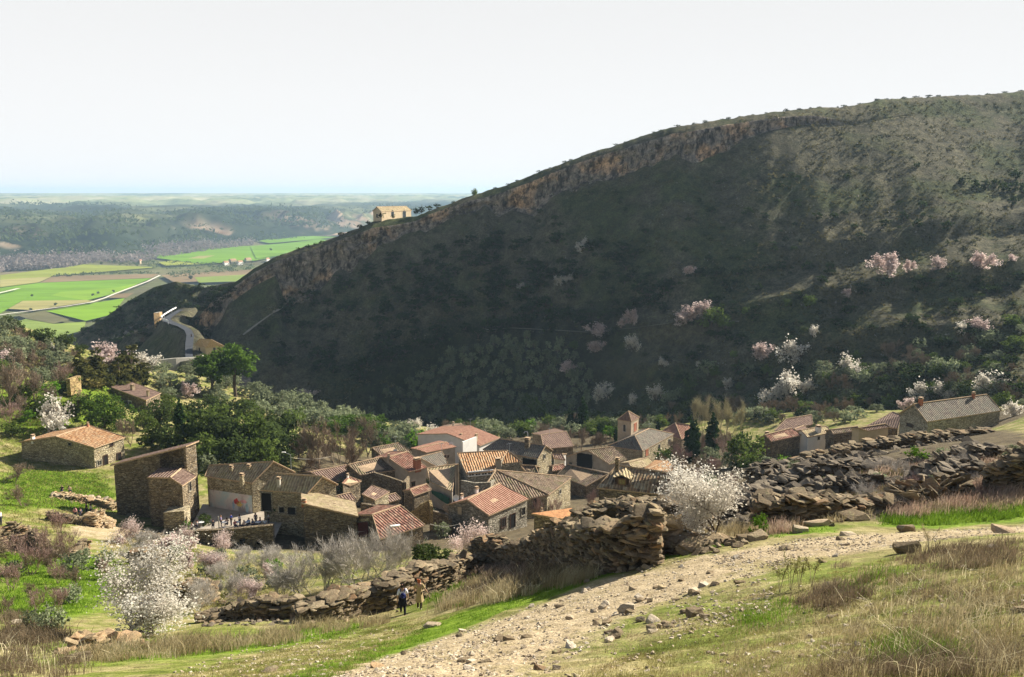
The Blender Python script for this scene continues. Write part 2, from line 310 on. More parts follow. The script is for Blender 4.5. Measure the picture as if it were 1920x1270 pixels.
def hill_grid():
    us = np.arange(300, 2400.1, 3.5); n = len(us)
    cv = interp(CREST, us); cd = interp(CDEP, us); tv = interp(TOEV, us); td = interp(TOED, us); hc = interp(CLIF, us)
    def pt(u, v, d):
        x = (u - 960) / F; y = (635 - v) / F; return np.stack([x * d, (CP + y * SP) * d, (-SP + y * CP) * d], 1)
    C = pt(us, cv, cd); T = pt(us, tv, td)
    s = np.r_[0, np.cumsum(np.linalg.norm(np.diff(C[:, :2], axis=0), axis=1))]
    mlt = np.clip(-0.05 + 1.55 * vnoise(s / 24, 0 * s, 151) + .45 * fbm(s / 7, 0 * s, 2, 153), .30, 1.15); kk = sstep(1330, 1440, us); hc = hc * (mlt * (1 - kk) + .6 * kk); hc = np.maximum(hc, .3)
    dirv = (C - T)[:, :2]; dist = np.linalg.norm(dirv, axis=1); dirv /= dist[:, None]
    H = C[:, 2] - T[:, 2]
    cap_h = 1.0 + 1.6 * vnoise(s / 22, 0 * s, 31) + interp([(300,0),(880,0.5),(1000,2.0),(1250,1.5),(1500,2.5),(1650,8),(2400,10)], us)
    cap_w = 4 + cap_h * 1.8
    rows = []; cliff = []; tt = []
    nlow, ncl, ncap = 190, 34, 12
    cc = interp([(300, .12), (1000, .12), (1250, .32), (2400, .30)], us)
    low_h = H - hc - cap_h; low_w = dist - cap_w - 1.5 - 0.12 * hc
    for j in range(nlow + 1):
        t = j / nlow
        # slightly concave slope, terraced low on the right
        hv = low_h * ((1 - cc) * t + cc * t * t)
        w = low_w * t
        ph = t * 6.5 + 0.25 * fbm(s / 60, 0 * s + t, 2, 40) * 1.0 + s / 900
        saw = (ph - np.floor(ph)); st = np.where(saw < 0.72, saw / 0.72 * 0.25, 0.25 + (saw - 0.72) / 0.28 * 0.75) - saw
        amt = sstep(980, 1250, us) * sstep(0.70, 0.5, t) * (low_h / 6.5) * 0.6
        hv = hv + st * amt
        z = T[:, 2] + hv; xy = T[:, :2] + dirv * w[:, None]
        nz = 2.2 * fbm(s / 26, 0 * s + t * 5.5, 4, 33) + 5.5 * fbm(s / 70 + t * .9, 0 * s + t * 1.5, 2, 37) + 2.6 * fbm(s / 24 + t * .5, 0 * s + t * 1.1, 3, 39)
        z = z + nz * np.minimum(1, 8 * (1 - t)) * sstep(0, 0.06, t)
        rows.append(np.c_[xy, z]); cliff.append(0 * us); tt.append(0 * us + t)
    base = rows[-1]
    for j in range(1, ncl + 1):
        t = j / ncl
        z = base[:, 2] + hc * t
        fis = np.abs(fbm(s / 8, 0 * s + t * 0.6, 3, 50)) * 8.0 + 3.0 * fbm(s / 3.0, 0 * s + t * 2.6, 3, 52) + 3.5 * fbm(s / 26, 0 * s + t * 0.8, 2, 54) + 0.9 * np.sign(np.sin(t * 16 + 6 * vnoise(s / 17, 0 * s, 57))) * vnoise(s / 6, 0 * s + t * 3, 58)
        off = low_w + (1.5 + 0.12 * hc) * t + np.minimum(1, hc / 8) * fis * math.sin(min(1, t * 1.15) * math.pi) ** 0.5 * 0.8 if t < 1 else low_w + (1.5 + 0.12 * hc)
        xy = T[:, :2] + dirv * (off)[:, None]
        rows.append(np.c_[xy, z]); cliff.append(np.minimum(1, hc / 5) * (0 * us + 1)); tt.append(0 * us + 1 + t)
    base = rows[-1]
    for j in range(1, ncap + 1):
        t = j / ncap
        xy = base[:, :2] + dirv * (cap_w * t)[:, None]
        z = base[:, 2] + (C[:, 2] - base[:, 2]) * (1 - (1 - t) ** 1.6) + (0.5 * fbm(s / 5, 0 * s + t, 3, 60) + 0.35 * fbm(s / 1.6, 0 * s + t, 2, 62)) * (1 if t > .2 else .5)
        rows.append(np.c_[xy, z]); cliff.append(np.minimum(1, hc / 5) * (0 * us + max(0, 0.6 - t * 2))); tt.append(0 * us + 2 + t)
    for j in range(1, 9):
        t = j / 8
        xy = rows[nlow + ncl + ncap][:, :2] + dirv * (90 * t); z = rows[nlow + ncl + ncap][:, 2] - 75 * t ** 1.15
        rows.append(np.c_[xy, z]); cliff.append(0 * us); tt.append(0 * us + 4)
    V = np.stack(rows, 1); nr = V.shape[1]
    # columns run by the crest step; the toe keeps its own bearing, so the face fans out as the valley does
    idx = np.arange(n * nr).reshape(n, nr)
    f = np.stack([idx[:-1, :-1], idx[1:, :-1], idx[1:, 1:], idx[:-1, 1:]], -1).reshape(-1, 4)
    return V.reshape(-1, 3), f, np.stack(cliff, 1), np.stack(tt, 1)
def rock_nodes(t, v):
    w = t.noise(v, 0.06, 3); a = t.noise(v, 0.5, 6, 0.7); b = t.noise(t.pos('pos', (1, 1, 0.5)), 0.9, 5, 0.7)
    c = t.ramp(a, [(0.25, (0.05, 0.047, 0.043)), (0.5, (0.27, 0.23, 0.19)), (0.75, (0.58, 0.48, 0.37))])
    o = t.ramp(b, [(0.3, (0.30, 0.19, 0.11)), (0.7, (0.80, 0.54, 0.33))])
    c = t.mix(t.math('MULTIPLY', t.math('SUBTRACT', w, 0.51), 9, True), c, o)
    k = t.noise(t.pos('pos', (1, 1, 0.4)), 0.35, 4, .65); c = t.mix(0.9, c, t.ramp(k, [(0.40, (0.14, 0.14, 0.15)), (0.52, (1, 1, 1))]), 'MULTIPLY'); return t.mix(0.6, c, t.ramp(b, [(0.35, (0.25, 0.25, 0.25)), (0.62, (1.1, 1.1, 1.1))]), 'MULTIPLY'), b
def hill_material():
    t = NT('scrub_hillside'); v = t.pos()
    n1 = t.noise(v, 0.03, 5); n2 = t.noise(v, 0.25, 5, 0.7); n3 = t.noise(v, 1.3, 4, 0.7)
    soil = t.ramp(n2, [(0.3, (0.044, 0.043, 0.030)), (0.5, (0.115, 0.106, 0.068)), (0.72, (0.205, 0.185, 0.11))])
    grn = t.ramp(n2, [(0.3, (0.038, 0.048, 0.026)), (0.7, (0.12, 0.135, 0.055))])
    c = t.mix(t.math('MULTIPLY', t.math('SUBTRACT', n1, 0.46), 8, True), soil, grn)
    c = t.mix(0.7, c, t.ramp(n3, [(0.38, (0.35, 0.35, 0.35)), (0.6, (1.15, 1.15, 1.15))]), 'MULTIPLY')
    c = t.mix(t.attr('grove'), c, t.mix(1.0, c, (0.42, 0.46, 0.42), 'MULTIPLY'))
    rk, b = rock_nodes(t, v)
    cf = t.math('MULTIPLY', t.math('SUBTRACT', t.math('ADD', t.attr('cliff'), t.math('MULTIPLY', n2, 0.7)), 0.75), 4, True)
    c = t.mix(cf, c, rk)
    return t.done(c, 0.95, t.bump(t.math('ADD', t.math('ADD', n2, n3), b), 0.8, 0.8), 0.03)
M_HILL = hill_material()
_v, _f, _c, _t = hill_grid()
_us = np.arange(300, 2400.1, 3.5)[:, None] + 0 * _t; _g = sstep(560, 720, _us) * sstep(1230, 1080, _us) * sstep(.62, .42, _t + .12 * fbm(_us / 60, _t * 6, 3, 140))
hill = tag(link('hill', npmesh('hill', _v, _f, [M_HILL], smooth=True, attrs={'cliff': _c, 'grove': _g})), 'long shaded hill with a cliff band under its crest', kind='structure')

# lower spurs down the gorge, left of the long hill
def spur(name, crest, front, dback, cl, label, seed):
    """crest: list (u, v, d); front: list (v, d) drop per crest point"""
    us = np.linspace(crest[0][0], crest[-1][0], 170); a = np.array(crest, float); b = np.array(front, float)
    cv = np.interp(us, a[:, 0], a[:, 1]); cd = np.interp(us, a[:, 0], a[:, 2]); fv = np.interp(us, b[:, 0], b[:, 1]); fd = np.interp(us, b[:, 0], b[:, 2])
    C = np.array([tuple(P(u, v, d)) for u, v, d in zip(us, cv, cd)]); T = np.array([tuple(P(u, v, d)) for u, v, d in zip(us, fv, fd)])
    s = np.r_[0, np.cumsum(np.linalg.norm(np.diff(C, axis=0), axis=1))]; rows = []; cl_ = []
    for j in range(70):
        t = j / 69; k = t ** 0.8
        p = T + (C - T) * np.array([k, k, t])[None]
        steep = math.exp(-((t - cl) / 0.22) ** 2)
        w = fbm(s / 9, 0 * s + t * 4, 4, seed) * 3.0 + np.abs(fbm(s / 5, 0 * s + t * .7, 3, seed + 5)) * 5 * steep
        p = p + np.c_[0 * s, w, 0.5 * fbm(s / 7, 0 * s + t * 6, 3, seed + 9)] * min(1, (1 - t) * 6 + .12)
        rows.append(p); cl_.append(0 * s + steep * 0.95)
    for j in range(1, 7):
        rows.append(C + np.array([0.0, dback * j / 6, -70 * (j / 6) ** 1.2])[None] + np.c_[0 * s, 0 * s, fbm(s / 6, 0 * s + j, 3, seed)]); cl_.append(0 * s)
    V = np.stack(rows, 1); n, nr = V.shape[:2]; idx = np.arange(n * nr).reshape(n, nr)
    f = np.stack([idx[:-1, :-1], idx[1:, :-1], idx[1:, 1:], idx[:-1, 1:]], -1).reshape(-1, 4)
    return tag(link(name, npmesh(name, V.reshape(-1, 3), f, [M_HILL], smooth=True, attrs={'cliff': np.stack(cl_, 1)})), label, kind='structure')
spur_far = spur('rocky_spur', [(90,660,470),(140,628,468),(190,600,462),(240,565,458),(290,538,455),(330,528,452),(380,540,450),(430,530,447),(520,520,440)],
                [(90,760,400),(200,730,390),(300,690,400),(420,640,405),(520,600,410)], 70, 0.42, 'rocky scrub spur dropping into the gorge', 70)
spur_near = spur('scrub_spur', [(120,690,392),(180,655,392),(230,632,391),(290,609,389),(330,600,386),(352,615,384),(372,640,382),(420,660,380),(470,690,372)],
                [(120,800,345),(250,780,340),(350,760,335),(470,780,325)], 40, 0.55, 'dark scrub spur below the watchtower', 90)

# ------------------------------------------------------------------ the plain far below, its fields and the hills beyond
ZP = -150.0
def sheet(name, pts, mat, label, z=None):
    bm = bmesh.new(); vs_ = [bm.verts.new(p) for p in pts]; f = bm.faces.new(vs_); bmesh.ops.triangulate(bm, faces=[f]); bm.normal_update()
    for f in bm.faces:
        if f.normal.z < 0: f.normal_flip()
    me = bpy.data.meshes.new(name); bm.to_mesh(me); bm.free(); me.materials.append(mat)
    return tag(link(name, me), label, kind='structure')
def m_field(name, col, var=0.25):
    t = NT(name); v = t.pos('pos', (0.3, 1, 1)); f = t.noise(v, 0.012, 6, 0.7); g = t.noise(t.pos('pos', (.25, 1.4, 1)), 0.06, 4)
    c = t.ramp(f, [(0.3, tuple(k * (1 - var) for k in col)), (0.7, tuple(k * (1 + var) for k in col))])
    return t.done(t.mix(0.3, c, t.ramp(g, [(.3, (.5, .5, .5)), (.7, (1.2, 1.2, 1.2))]), 'MULTIPLY'), 1.0, spec=0.0)
def plain():
    t = NT('plain_soil'); v = t.pos(); n = t.noise(v, 0.004, 5); k = t.noise(v, 0.03, 4, .7)
    c = t.ramp(n, [(0.35, (0.13, 0.12, 0.065)), (0.5, (0.14, 0.16, 0.06)), (0.65, (0.20, 0.17, 0.10))])
    m = t.done(t.mix(0.5, c, t.ramp(k, [(.35, (.4, .4, .4)), (.65, (1.1, 1.1, 1.1))]), 'MULTIPLY'), 1, spec=0)
    sheet('plain', [(-11900, -250, ZP - 2), (11900, -250, ZP - 2), (11900, 15400, ZP - 2), (-11900, 15400, ZP - 2)], m, 'wide river plain far below the hills')
plain()
Zm = lambda x, y: (x / 3.97, 340 + y / 3.97)
Zn = lambda x, y: (480 + x / 3.97, 340 + y / 3.97)
YG, BR, BG, TN, DG, PG = (0.25, 0.28, 0.05), (0.22, 0.16, 0.09), (0.15, 0.275, 0.025), (0.32, 0.29, 0.11), (0.15, 0.14, 0.07), (0.26, 0.30, 0.15)
FIELDS = [(Zm, YG, [(0,700),(480,640),(620,620),(1060,635),(1160,642),(390,705),(280,755),(0,790)]), (Zm, TN, [(0,735),(190,720),(380,712),(290,752),(0,785)]),
 (Zm, BR, [(300,755),(400,705),(1180,690),(1130,720)]), (Zm, BG, [(-600,810),(0,795),(290,757),(1130,722),(860,835),(640,890),(0,893),(-600,930)]), (Zm, (0.20, 0.33, 0.03), [(380,850),(450,825),(880,790),(1050,755),(860,835),(640,885)]),
 (Zm, TN, [(60,950),(170,890),(640,884),(700,893),(250,960)]), (Zm, BG, [(-600,940),(0,895),(160,892),(60,950),(0,985),(-600,1080)]), (Zm, (0.18, 0.31, 0.022), [(340,965),(700,905),(930,870),(860,960),(800,1000),(640,1040),(560,1020)]),
 (Zm, DG, [(100,990),(330,968),(520,1030),(400,1060),(190,1020)]), (Zm, BR, [(800,868),(880,838),(1000,830),(940,868)]), (Zm, (0.20, 0.26, 0.06), [(-200,1150),(190,1025),(400,1062),(640,1045),(620,1110),(300,1200),(-100,1250)]),
 (Zm, BG, [(1080,560),(1400,510),(1905,480),(2350,440),(2350,500),(1905,590),(1500,615),(1230,580)]), (Zm, TN, [(1400,575),(1480,556),(1600,552),(1520,575)]), (Zm, YG, [(1180,605),(1280,590),(1500,617),(1230,628)]),
 (Zm, BR, [(1200,700),(1905,655),(2100,650),(2000,720),(1300,755)]), (Zm, (0.20, 0.26, 0.06), [(1450,715),(1905,692),(1790,745),(1480,755)]),
 (Zn, PG, [(380,310),(450,292),(640,284),(980,280),(980,298),(480,322)]), (Zn, (0.30, 0.22, 0.16), [(0,412),(120,400),(450,388),(720,380),(640,402),(200,412)]), (Zn, BG, [(20,445),(130,418),(430,408),(600,415),(450,432),(100,462)]), (Zn, BG, [(-40,490),(200,462),(480,432),(560,440),(420,520),(0,575)])]
for i, (zf, col, pts) in enumerate(FIELDS):
    pp = [tuple(on_z(*zf(*q), ZP + 0.15 * i)) for q in pts]
    sheet('field', pp, m_field('field_crop', col), 'cultivated field on the plain')
def strip(name, pts, w, mat, label, dz=0.0):
    """flat road strip through 3D points"""
    V = []; f = []
    for i, p in enumerate(pts):
        p = Vector(p); a = Vector(pts[max(0, i - 1)]); b = Vector(pts[min(len(pts) - 1, i + 1)]); d = (b - a); n = Vector((-d.y, d.x, 0)).normalized()
        ww = w[i] if isinstance(w, (list, tuple)) else w
        V += [tuple(p + n * ww / 2 + Vector((0, 0, dz))), tuple(p - n * ww / 2 + Vector((0, 0, dz)))]
        if i: f.append((2 * i - 2, 2 * i - 1, 2 * i + 1, 2 * i))
    return tag(link(name, npmesh(name, V, np.array(f), [mat])), label, kind='structure')
M_DIRT = m_plain('pale_dirt', (0.62, 0.58, 0.48), 0.95, 0.15, 0.1, 'pos')
strip('dirt_road', [on_z(*Zm(*q), ZP + 4) for q in [(-100,1010),(60,985),(260,960),(480,932),(680,900),(780,868),(860,835),(980,790),(1100,745),(1190,700)]], 4.0, M_DIRT, 'pale dirt road across the green fields')
strip('farm_track', [on_z(*Zm(*q), ZP + 4) for q in [(-100,855),(0,830),(140,797)]], 6, M_DIRT, 'short pale farm track in the fields')

def far_hills():
    nb, nr = 520, 300
    th = np.linspace(R(-42), R(14), nb); k = np.linspace(0, 1, nr)
    foot = np.interp(np.degrees(th), [-42,-30,-24,-20,-16,-12,-8,-4,0,14], [1700,2080,2350,2600,2950,3250,3650,4100,4500,5600])
    s = np.exp(k * math.log(10500 / 60.0)) * 60 - 60
    T, S_ = np.meshgrid(th, s, indexing='ij'); RR = foot[:, None] + S_ - 40; X = RR * np.sin(T); Y = RR * np.cos(T)
    rid = 1 - np.abs(fbm(X / 330, Y / 420, 4, 100)) * 2.0
    rid2 = np.abs(fbm(X / 90, Y / 160, 3, 104))
    front = sstep(0, 420, S_ + 380 * fbm(X / 420, Y / 420, 3, 108))
    Z = ZP - 4 + front * (56 + 40 * rid - 46 * rid2 * (1 - sstep(400, 1100, S_))) + 40 * sstep(900, 4200, S_) + 26 * sstep(4500, 9000, S_) + 16 * fbm(X / 1500, Y / 900, 3, 112) * sstep(600, 2500, S_)
    Z = np.minimum(Z, 3 + 6 * fbm(X / 2500, Y / 3000, 2, 116)) ; Z[:, 0] = ZP - 8
    gx = np.gradient(Z, axis=1) / np.maximum(np.gradient(RR, axis=1), 1); gy = np.gradient(Z, axis=0) / np.maximum(RR * (th[1] - th[0]), 1)
    slope = np.hypot(gx, gy)
    cl = sstep(0.42, 0.7, slope) * sstep(0.50, 0.68, vnoise(X / 300, Y / 300, 120)) * (1 - sstep(250, 480, S_)) * (.4 + .6 * vnoise(X / 40, Y / 90, 125)); haze_fld = sstep(1500, 2900, S_ + 1200 * fbm(X / 1500, Y / 700, 3, 127))
    idx = np.arange(nb * nr).reshape(nb, nr); f = np.stack([idx[:-1, :-1], idx[1:, :-1], idx[1:, 1:], idx[:-1, 1:]], -1).reshape(-1, 4)
    t = NT('far_scrub'); v = t.pos(); n1 = t.noise(t.pos('pos', (1, .35, 1)), 0.0018, 6, .62); n2 = t.noise(v, 0.02, 5, .7)
    c = t.ramp(n1, [(0.40, (0.018, 0.028, 0.014)), (0.52, (0.045, 0.055, 0.028)), (0.58, (0.12, 0.13, 0.06)), (0.70, (0.30, 0.27, 0.16))])
    c = t.mix(0.6, c, t.ramp(n2, [(.35, (.35, .35, .35)), (.65, (1.1, 1.1, 1.1))]), 'MULTIPLY')
    c = t.mix(t.math('MULTIPLY', t.attr('field'), .75), c, t.ramp(n1, [(.40, (.10, .13, .07)), (.48, (.30, .33, .16)), (.56, (.42, .39, .25)), (.66, (.24, .30, .12))]))  # far field colours, with distance haze painted in as extra paleness
    c = t.mix(t.attr('cliff'), c, t.ramp(n2, [(.3, (.34, .20, .12)), (.7, (.62, .46, .33))]))
    m = t.done(c, 1.0, spec=0)
    tag(link('hills', npmesh('hills', np.stack([X, Y, Z], -1).reshape(-1, 3), f, [m], smooth=True, attrs={'cliff': cl, 'field': haze_fld})), 'eroded green hills and plateau beyond the river plain', kind='structure')
far_hills()
BVH = BVHTree.FromPolygons([tuple(p) for p in _v], [tuple(q) for q in _f])
def _bv(o): me = o.data; return BVHTree.FromPolygons([v.co[:] for v in me.vertices], [p.vertices[:] for p in me.polygons])
BV2 = [BVH, _bv(spur_far), _bv(spur_near)]
def gp(u, v, far=False):
    """point of the terrain seen at pixel (u, v)"""
    r = ray(u, v).normalized(); best = None
    if not far:
        q = gpv([u], [v])[0]
        if not np.isnan(q[0]): best = Vector(q)
    for b in BV2:
        h = b.ray_cast(Vector((0, 0, 0)), r)
        if h[0] is not None and (best is None or h[0].length < best.length): best = h[0]
    return best
# ================================================================== buildings
def m_roof(name, cols, moss=(0.17, 0.15, 0.08), mossy=0.3):
    t = NT(name); uv = t.N('UVMap').outputs['UV']; sp = t.N('SeparateXYZ'); t.L(uv, sp.inputs[0])
    wx = t.math('ADD', sp.outputs['X'], t.math('MULTIPLY', t.noise(t.pos('uv'), 1.1, 3), .35)); wav = t.math('ABSOLUTE', t.math('SINE', t.math('MULTIPLY', wx, math.pi / 0.40)))
    row = t.math('FRACT', t.math('MULTIPLY', sp.outputs['Y'], 1 / 0.42))
    cx = t.math('FLOOR', t.math('MULTIPLY', sp.outputs['X'], 1 / 0.40)); cy = t.math('FLOOR', t.math('MULTIPLY', sp.outputs['Y'], 1 / 0.42))
    cb = t.N('CombineXYZ'); t.L(cx, cb.inputs[0]); t.L(cy, cb.inputs[1])
    wn_ = t.N('TexWhiteNoise', noise_dimensions='3D'); t.L(cb.outputs[0], wn_.inputs['Vector'])
    c = t.ramp(wn_.outputs['Value'], [(k / (len(cols) - 1), cols[k]) for k in range(len(cols))])
    v = t.pos(); n = t.noise(v, 0.7, 4, .7); f = t.noise(v, 3.5, 4, .7)
    c = t.mix(t.math('MULTIPLY', t.math('SUBTRACT', n, 0.62 - mossy * 0.35), 5, True), c, moss)
    c = t.mix(0.5, c, t.ramp(f, [(.3, (.5, .5, .5)), (.7, (1.2, 1.2, 1.2))]), 'MULTIPLY')
    c = t.mix(0.6, c, t.ramp(wav, [(0.0, (.22, .2, .19)), (0.45, (1, 1, 1))]), 'MULTIPLY')
    h = t.math('ADD', t.math('MULTIPLY', wav, 1.0), t.math('MULTIPLY', row, 0.25))
    return t.done(c, 0.9, t.bump(h, 1.0, 0.16), 0.08)
def m_stone(name, cols, dark=(0.05, 0.04, 0.03), su=2.0, sv=5.0):
    t = NT(name); v = t.pos('uv', (su, sv, 1)); nz = t.noise(t.pos('uv', (1, 1, 1)), 2.0, 3)
    vv = t.N('VectorMath', operation='ADD'); t.L(v, vv.inputs[0]); t.L(t.math('MULTIPLY', nz, 1.3), vv.inputs[1])
    a = t.N('TexVoronoi', feature='F1'); a.inputs['Scale'].default_value = 1; t.L(vv.outputs[0], a.inputs['Vector'])
    b = t.N('TexVoronoi', feature='DISTANCE_TO_EDGE'); b.inputs['Scale'].default_value = 1; t.L(vv.outputs[0], b.inputs['Vector'])
    sp = t.N('SeparateColor'); t.L(a.outputs['Color'], sp.inputs[0])
    c = t.ramp(sp.outputs[0], [(k / (len(cols) - 1), cols[k]) for k in range(len(cols))])
    n = t.noise(t.pos(), 0.6, 4, .7)
    c = t.mix(0.6, c, t.ramp(n, [(.35, (.45, .43, .4)), (.65, (1.1, 1.1, 1.1))]), 'MULTIPLY')
    e = t.math('MULTIPLY', b.outputs['Distance'], 9, True)
    c = t.mix(e, dark, c)
    h = t.math('ADD', t.math('MINIMUM', t.math('MULTIPLY', b.outputs['Distance'], 3), 0.6), t.math('MULTIPLY', sp.outputs[1], 0.6))
    return t.done(c, 0.95, t.bump(h, 1.0, 0.12), 0.05)
RO = m_roof('old_brown_tiles', [(.11, .075, .055), (.20, .15, .11), (.28, .21, .15), (.17, .11, .08)], mossy=0.45)
RG = m_roof('grey_lichen_tiles', [(.13, .11, .09), (.22, .19, .155), (.27, .23, .18), (.16, .13, .11)], (.20, .19, .15), 0.5)
RT = m_roof('straw_lichen_tiles', [(.27, .20, .125), (.45, .35, .22), (.55, .44, .28), (.32, .24, .15)], (.42, .35, .19), 0.5)
ROR = m_roof('orange_tiles', [(.32, .16, .075), (.46, .26, .13), (.54, .35, .20), (.36, .20, .11)], (.38, .29, .18), 0.3)
RR_ = m_roof('red_tiles', [(.16, .07, .05), (.26, .125, .088), (.33, .18, .13), (.13, .065, .05), (.36, .24, .17)], (.20, .13, .09), 0.3)
RP = m_roof('rosy_tiles', [(.30, .155, .105), (.37, .20, .14), (.41, .235, .165), (.33, .17, .12)], (.33, .2, .14), 0.1)
RB = m_roof('dusty_brown_tiles', [(.17, .11, .09), (.24, .16, .125), (.28, .195, .15), (.2, .13, .1)], (.22, .16, .12), 0.2)
ST = m_stone('tan_stonework', [(.30, .25, .165), (.54, .46, .30), (.64, .55, .37), (.44, .36, .22), (.58, .51, .38)], (.10, .08, .055))
SD = m_stone('dark_slate_stonework', [(.15, .115, .08), (.31, .245, .16), (.42, .335, .22), (.22, .17, .115), (.37, .32, .245)], (.07, .055, .04))
SG = m_stone('grey_rubble_stonework', [(.28, .25, .20), (.46, .42, .33), (.58, .53, .43), (.36, .32, .25)], (.09, .08, .06))
OPL = m_plain('plain_orange_tiles', (.50, .25, .115), .9, .35, 5, 'pos')
RM = m_roof('mottled_tiles', [(.15, .095, .06), (.42, .32, .19), (.31, .18, .10), (.50, .42, .29), (.21, .15, .10), (.36, .26, .15)], (.34, .29, .17), .05)
PW = m_plain('white_plaster', (.74, .71, .66), 0.9, 0.1, 0.8, 'pos')
PT = m_plain('tan_plaster', (.48, .38, .25), 0.9, 0.15, 0.8, 'pos')
PG_ = m_plain('grey_plaster', (.36, .31, .25), 0.9, 0.2, 0.8, 'pos')
WD = m_plain('dark_wood', (.06, .035, .025), 0.7, 0.3, 2, 'pos')
GL = m_plain('dark_glass', (.02, .022, .025), 0.25, 0.2, 2, 'pos', 0.5)
BK = m_plain('dark_opening', (.012, .010, .009), 0.9, 0.2, 1, 'pos')
BRK = m_plain('red_brick', (.36, .14, .08), 0.9, 0.25, 6, 'pos')
CAPM = m_plain('ridge_tiles', (.42, .30, .19), 0.9, 0.35, 4, 'pos')
MET = m_plain('grey_metal', (.35, .36, .37), 0.5, 0.1, 3, 'pos', 0.4)
WHT = m_plain('white_paint', (.78, .77, .74), 0.6, 0.06, 3, 'pos')
CON = m_plain('pale_concrete', (.44, .41, .35), 0.9, 0.2, 1, 'pos')

class Bx:
    """collects boxes and polygons with UVs in metres, one mesh"""
    def __init__(s): s.v = []; s.f = []; s.uv = []; s.mi = []
    def poly(s, pts, uv=None, mi=0):
        k = len(s.v); s.v += [tuple(p) for p in pts]; s.f.append(list(range(k, k + len(pts)))); s.mi.append(mi)
        if uv is None:
            p0 = Vector(pts[0]); n = Vector((0, 0, 0))
            for i in range(1, len(pts) - 1): n += (Vector(pts[i]) - p0).cross(Vector(pts[i + 1]) - p0)
            if n.length < 1e-9: n = Vector((0, 0, 1))
            n.normalize(); a = Vector((0, 0, 1)).cross(n) if abs(n.z) < 0.9 else Vector((1, 0, 0)); a.normalize(); b = n.cross(a)
            uv = [(Vector(p).dot(a), Vector(p).dot(b)) for p in pts]
        s.uv += uv
    def box(s, o, ex, ey, ez, mi=0):
        o, ex, ey, ez = map(Vector, (o, ex, ey, ez)); c = [o, o + ex, o + ex + ey, o + ey]; d = [p + ez for p in c]
        s.poly(c[::-1], mi=mi); s.poly(d, mi=mi)
        for i in range(4): j = (i + 1) % 4; s.poly([c[i], c[j], d[j], d[i]], mi=mi)
    def cbox(s, c, hx, hy, hz_, ax=Vector((1, 0, 0)), mi=0):
        ay = Vector((-ax.y, ax.x, 0)); c = Vector(c); s.box(c - ax * hx - ay * hy - Vector((0, 0, hz_)), ax * 2 * hx, ay * 2 * hy, (0, 0, 2 * hz_), mi)
    def tube(s, a, b, r0, r1=None, n=6, mi=0):
        a = Vector(a); b = Vector(b); r1 = r0 if r1 is None else r1; d = (b - a).normalized(); x = d.orthogonal().normalized(); y = d.cross(x)
        A = [a + (x * math.cos(6.2832 * i / n) + y * math.sin(6.2832 * i / n)) * r0 for i in range(n)]; B = [b + (x * math.cos(6.2832 * i / n) + y * math.sin(6.2832 * i / n)) * r1 for i in range(n)]
        for i in range(n): j = (i + 1) % n; s.poly([A[i], A[j], B[j], B[i]], mi=mi)
        s.poly(A[::-1], mi=mi); s.poly(B, mi=mi)
    def build(s, name, mats, parent=None, origin=None):
        me = bpy.data.meshes.new(name); o = Vector(origin) if origin is not None else Vector((0, 0, 0))
        me.from_pydata([tuple(Vector(p) - o) for p in s.v], [], s.f)
        for m in (mats if isinstance(mats, (list, tuple)) else [mats]): me.materials.append(m)
        me.polygons.foreach_set('material_index', s.mi)
        ul = me.uv_layers.new(name='UVMap'); ul.data.foreach_set('uv', [c for q in s.uv for c in q]); me.update()
        return link(name, me, parent)
UP = Vector((0, 0, 1))
def solve_pts(pts, d):
    keys = list(pts); A = P(*pts[keys[0]][:2], d); h0 = pts[keys[0]][2] if len(pts[keys[0]]) > 2 else 0.0
    ze = A.z - h0; out = {}; rise = None
    for k in keys:
        q = pts[k]
        if isinstance(q[0], str):
            if q[0] == 'apex':
                m = (out[q[1]] + out[q[2]]) / 2; lo, hi = 0.0, 12.0
                for _ in range(40):
                    h = (lo + hi) / 2; p = m + UP * h; dep = p.y * CP - p.z * SP; vv = 635 - F * (p.y * SP + p.z * CP) / dep
                    if vv > q[3]: lo = h
                    else: hi = h
                rise = h; out[k] = m + UP * h
            elif q[0] == 'r': out[k] = on_z(q[1], q[2], ze + rise)
            elif q[0] == 'mir':
                a_, e_ = out[q[1]], out[q[2]]; dr = out[q[3]] - e_; n_ = Vector((-dr.y, dr.x, 0)).normalized(); k_ = (a_ - e_).dot(n_); n_ = n_ * (1 if k_ > 0 else -1); k_ = abs(k_)
                out[k] = Vector((a_.x, a_.y, e_.z)) + n_ * max(k_, 1.6)
            elif q[0] == '+': out[k] = out[q[1]] + out[q[2]] - out[q[3]]
        else: out[k] = on_z(q[0], q[1], ze + (q[2] if len(q) > 2 else 0.0))
    return out, ze
HOUSES = []
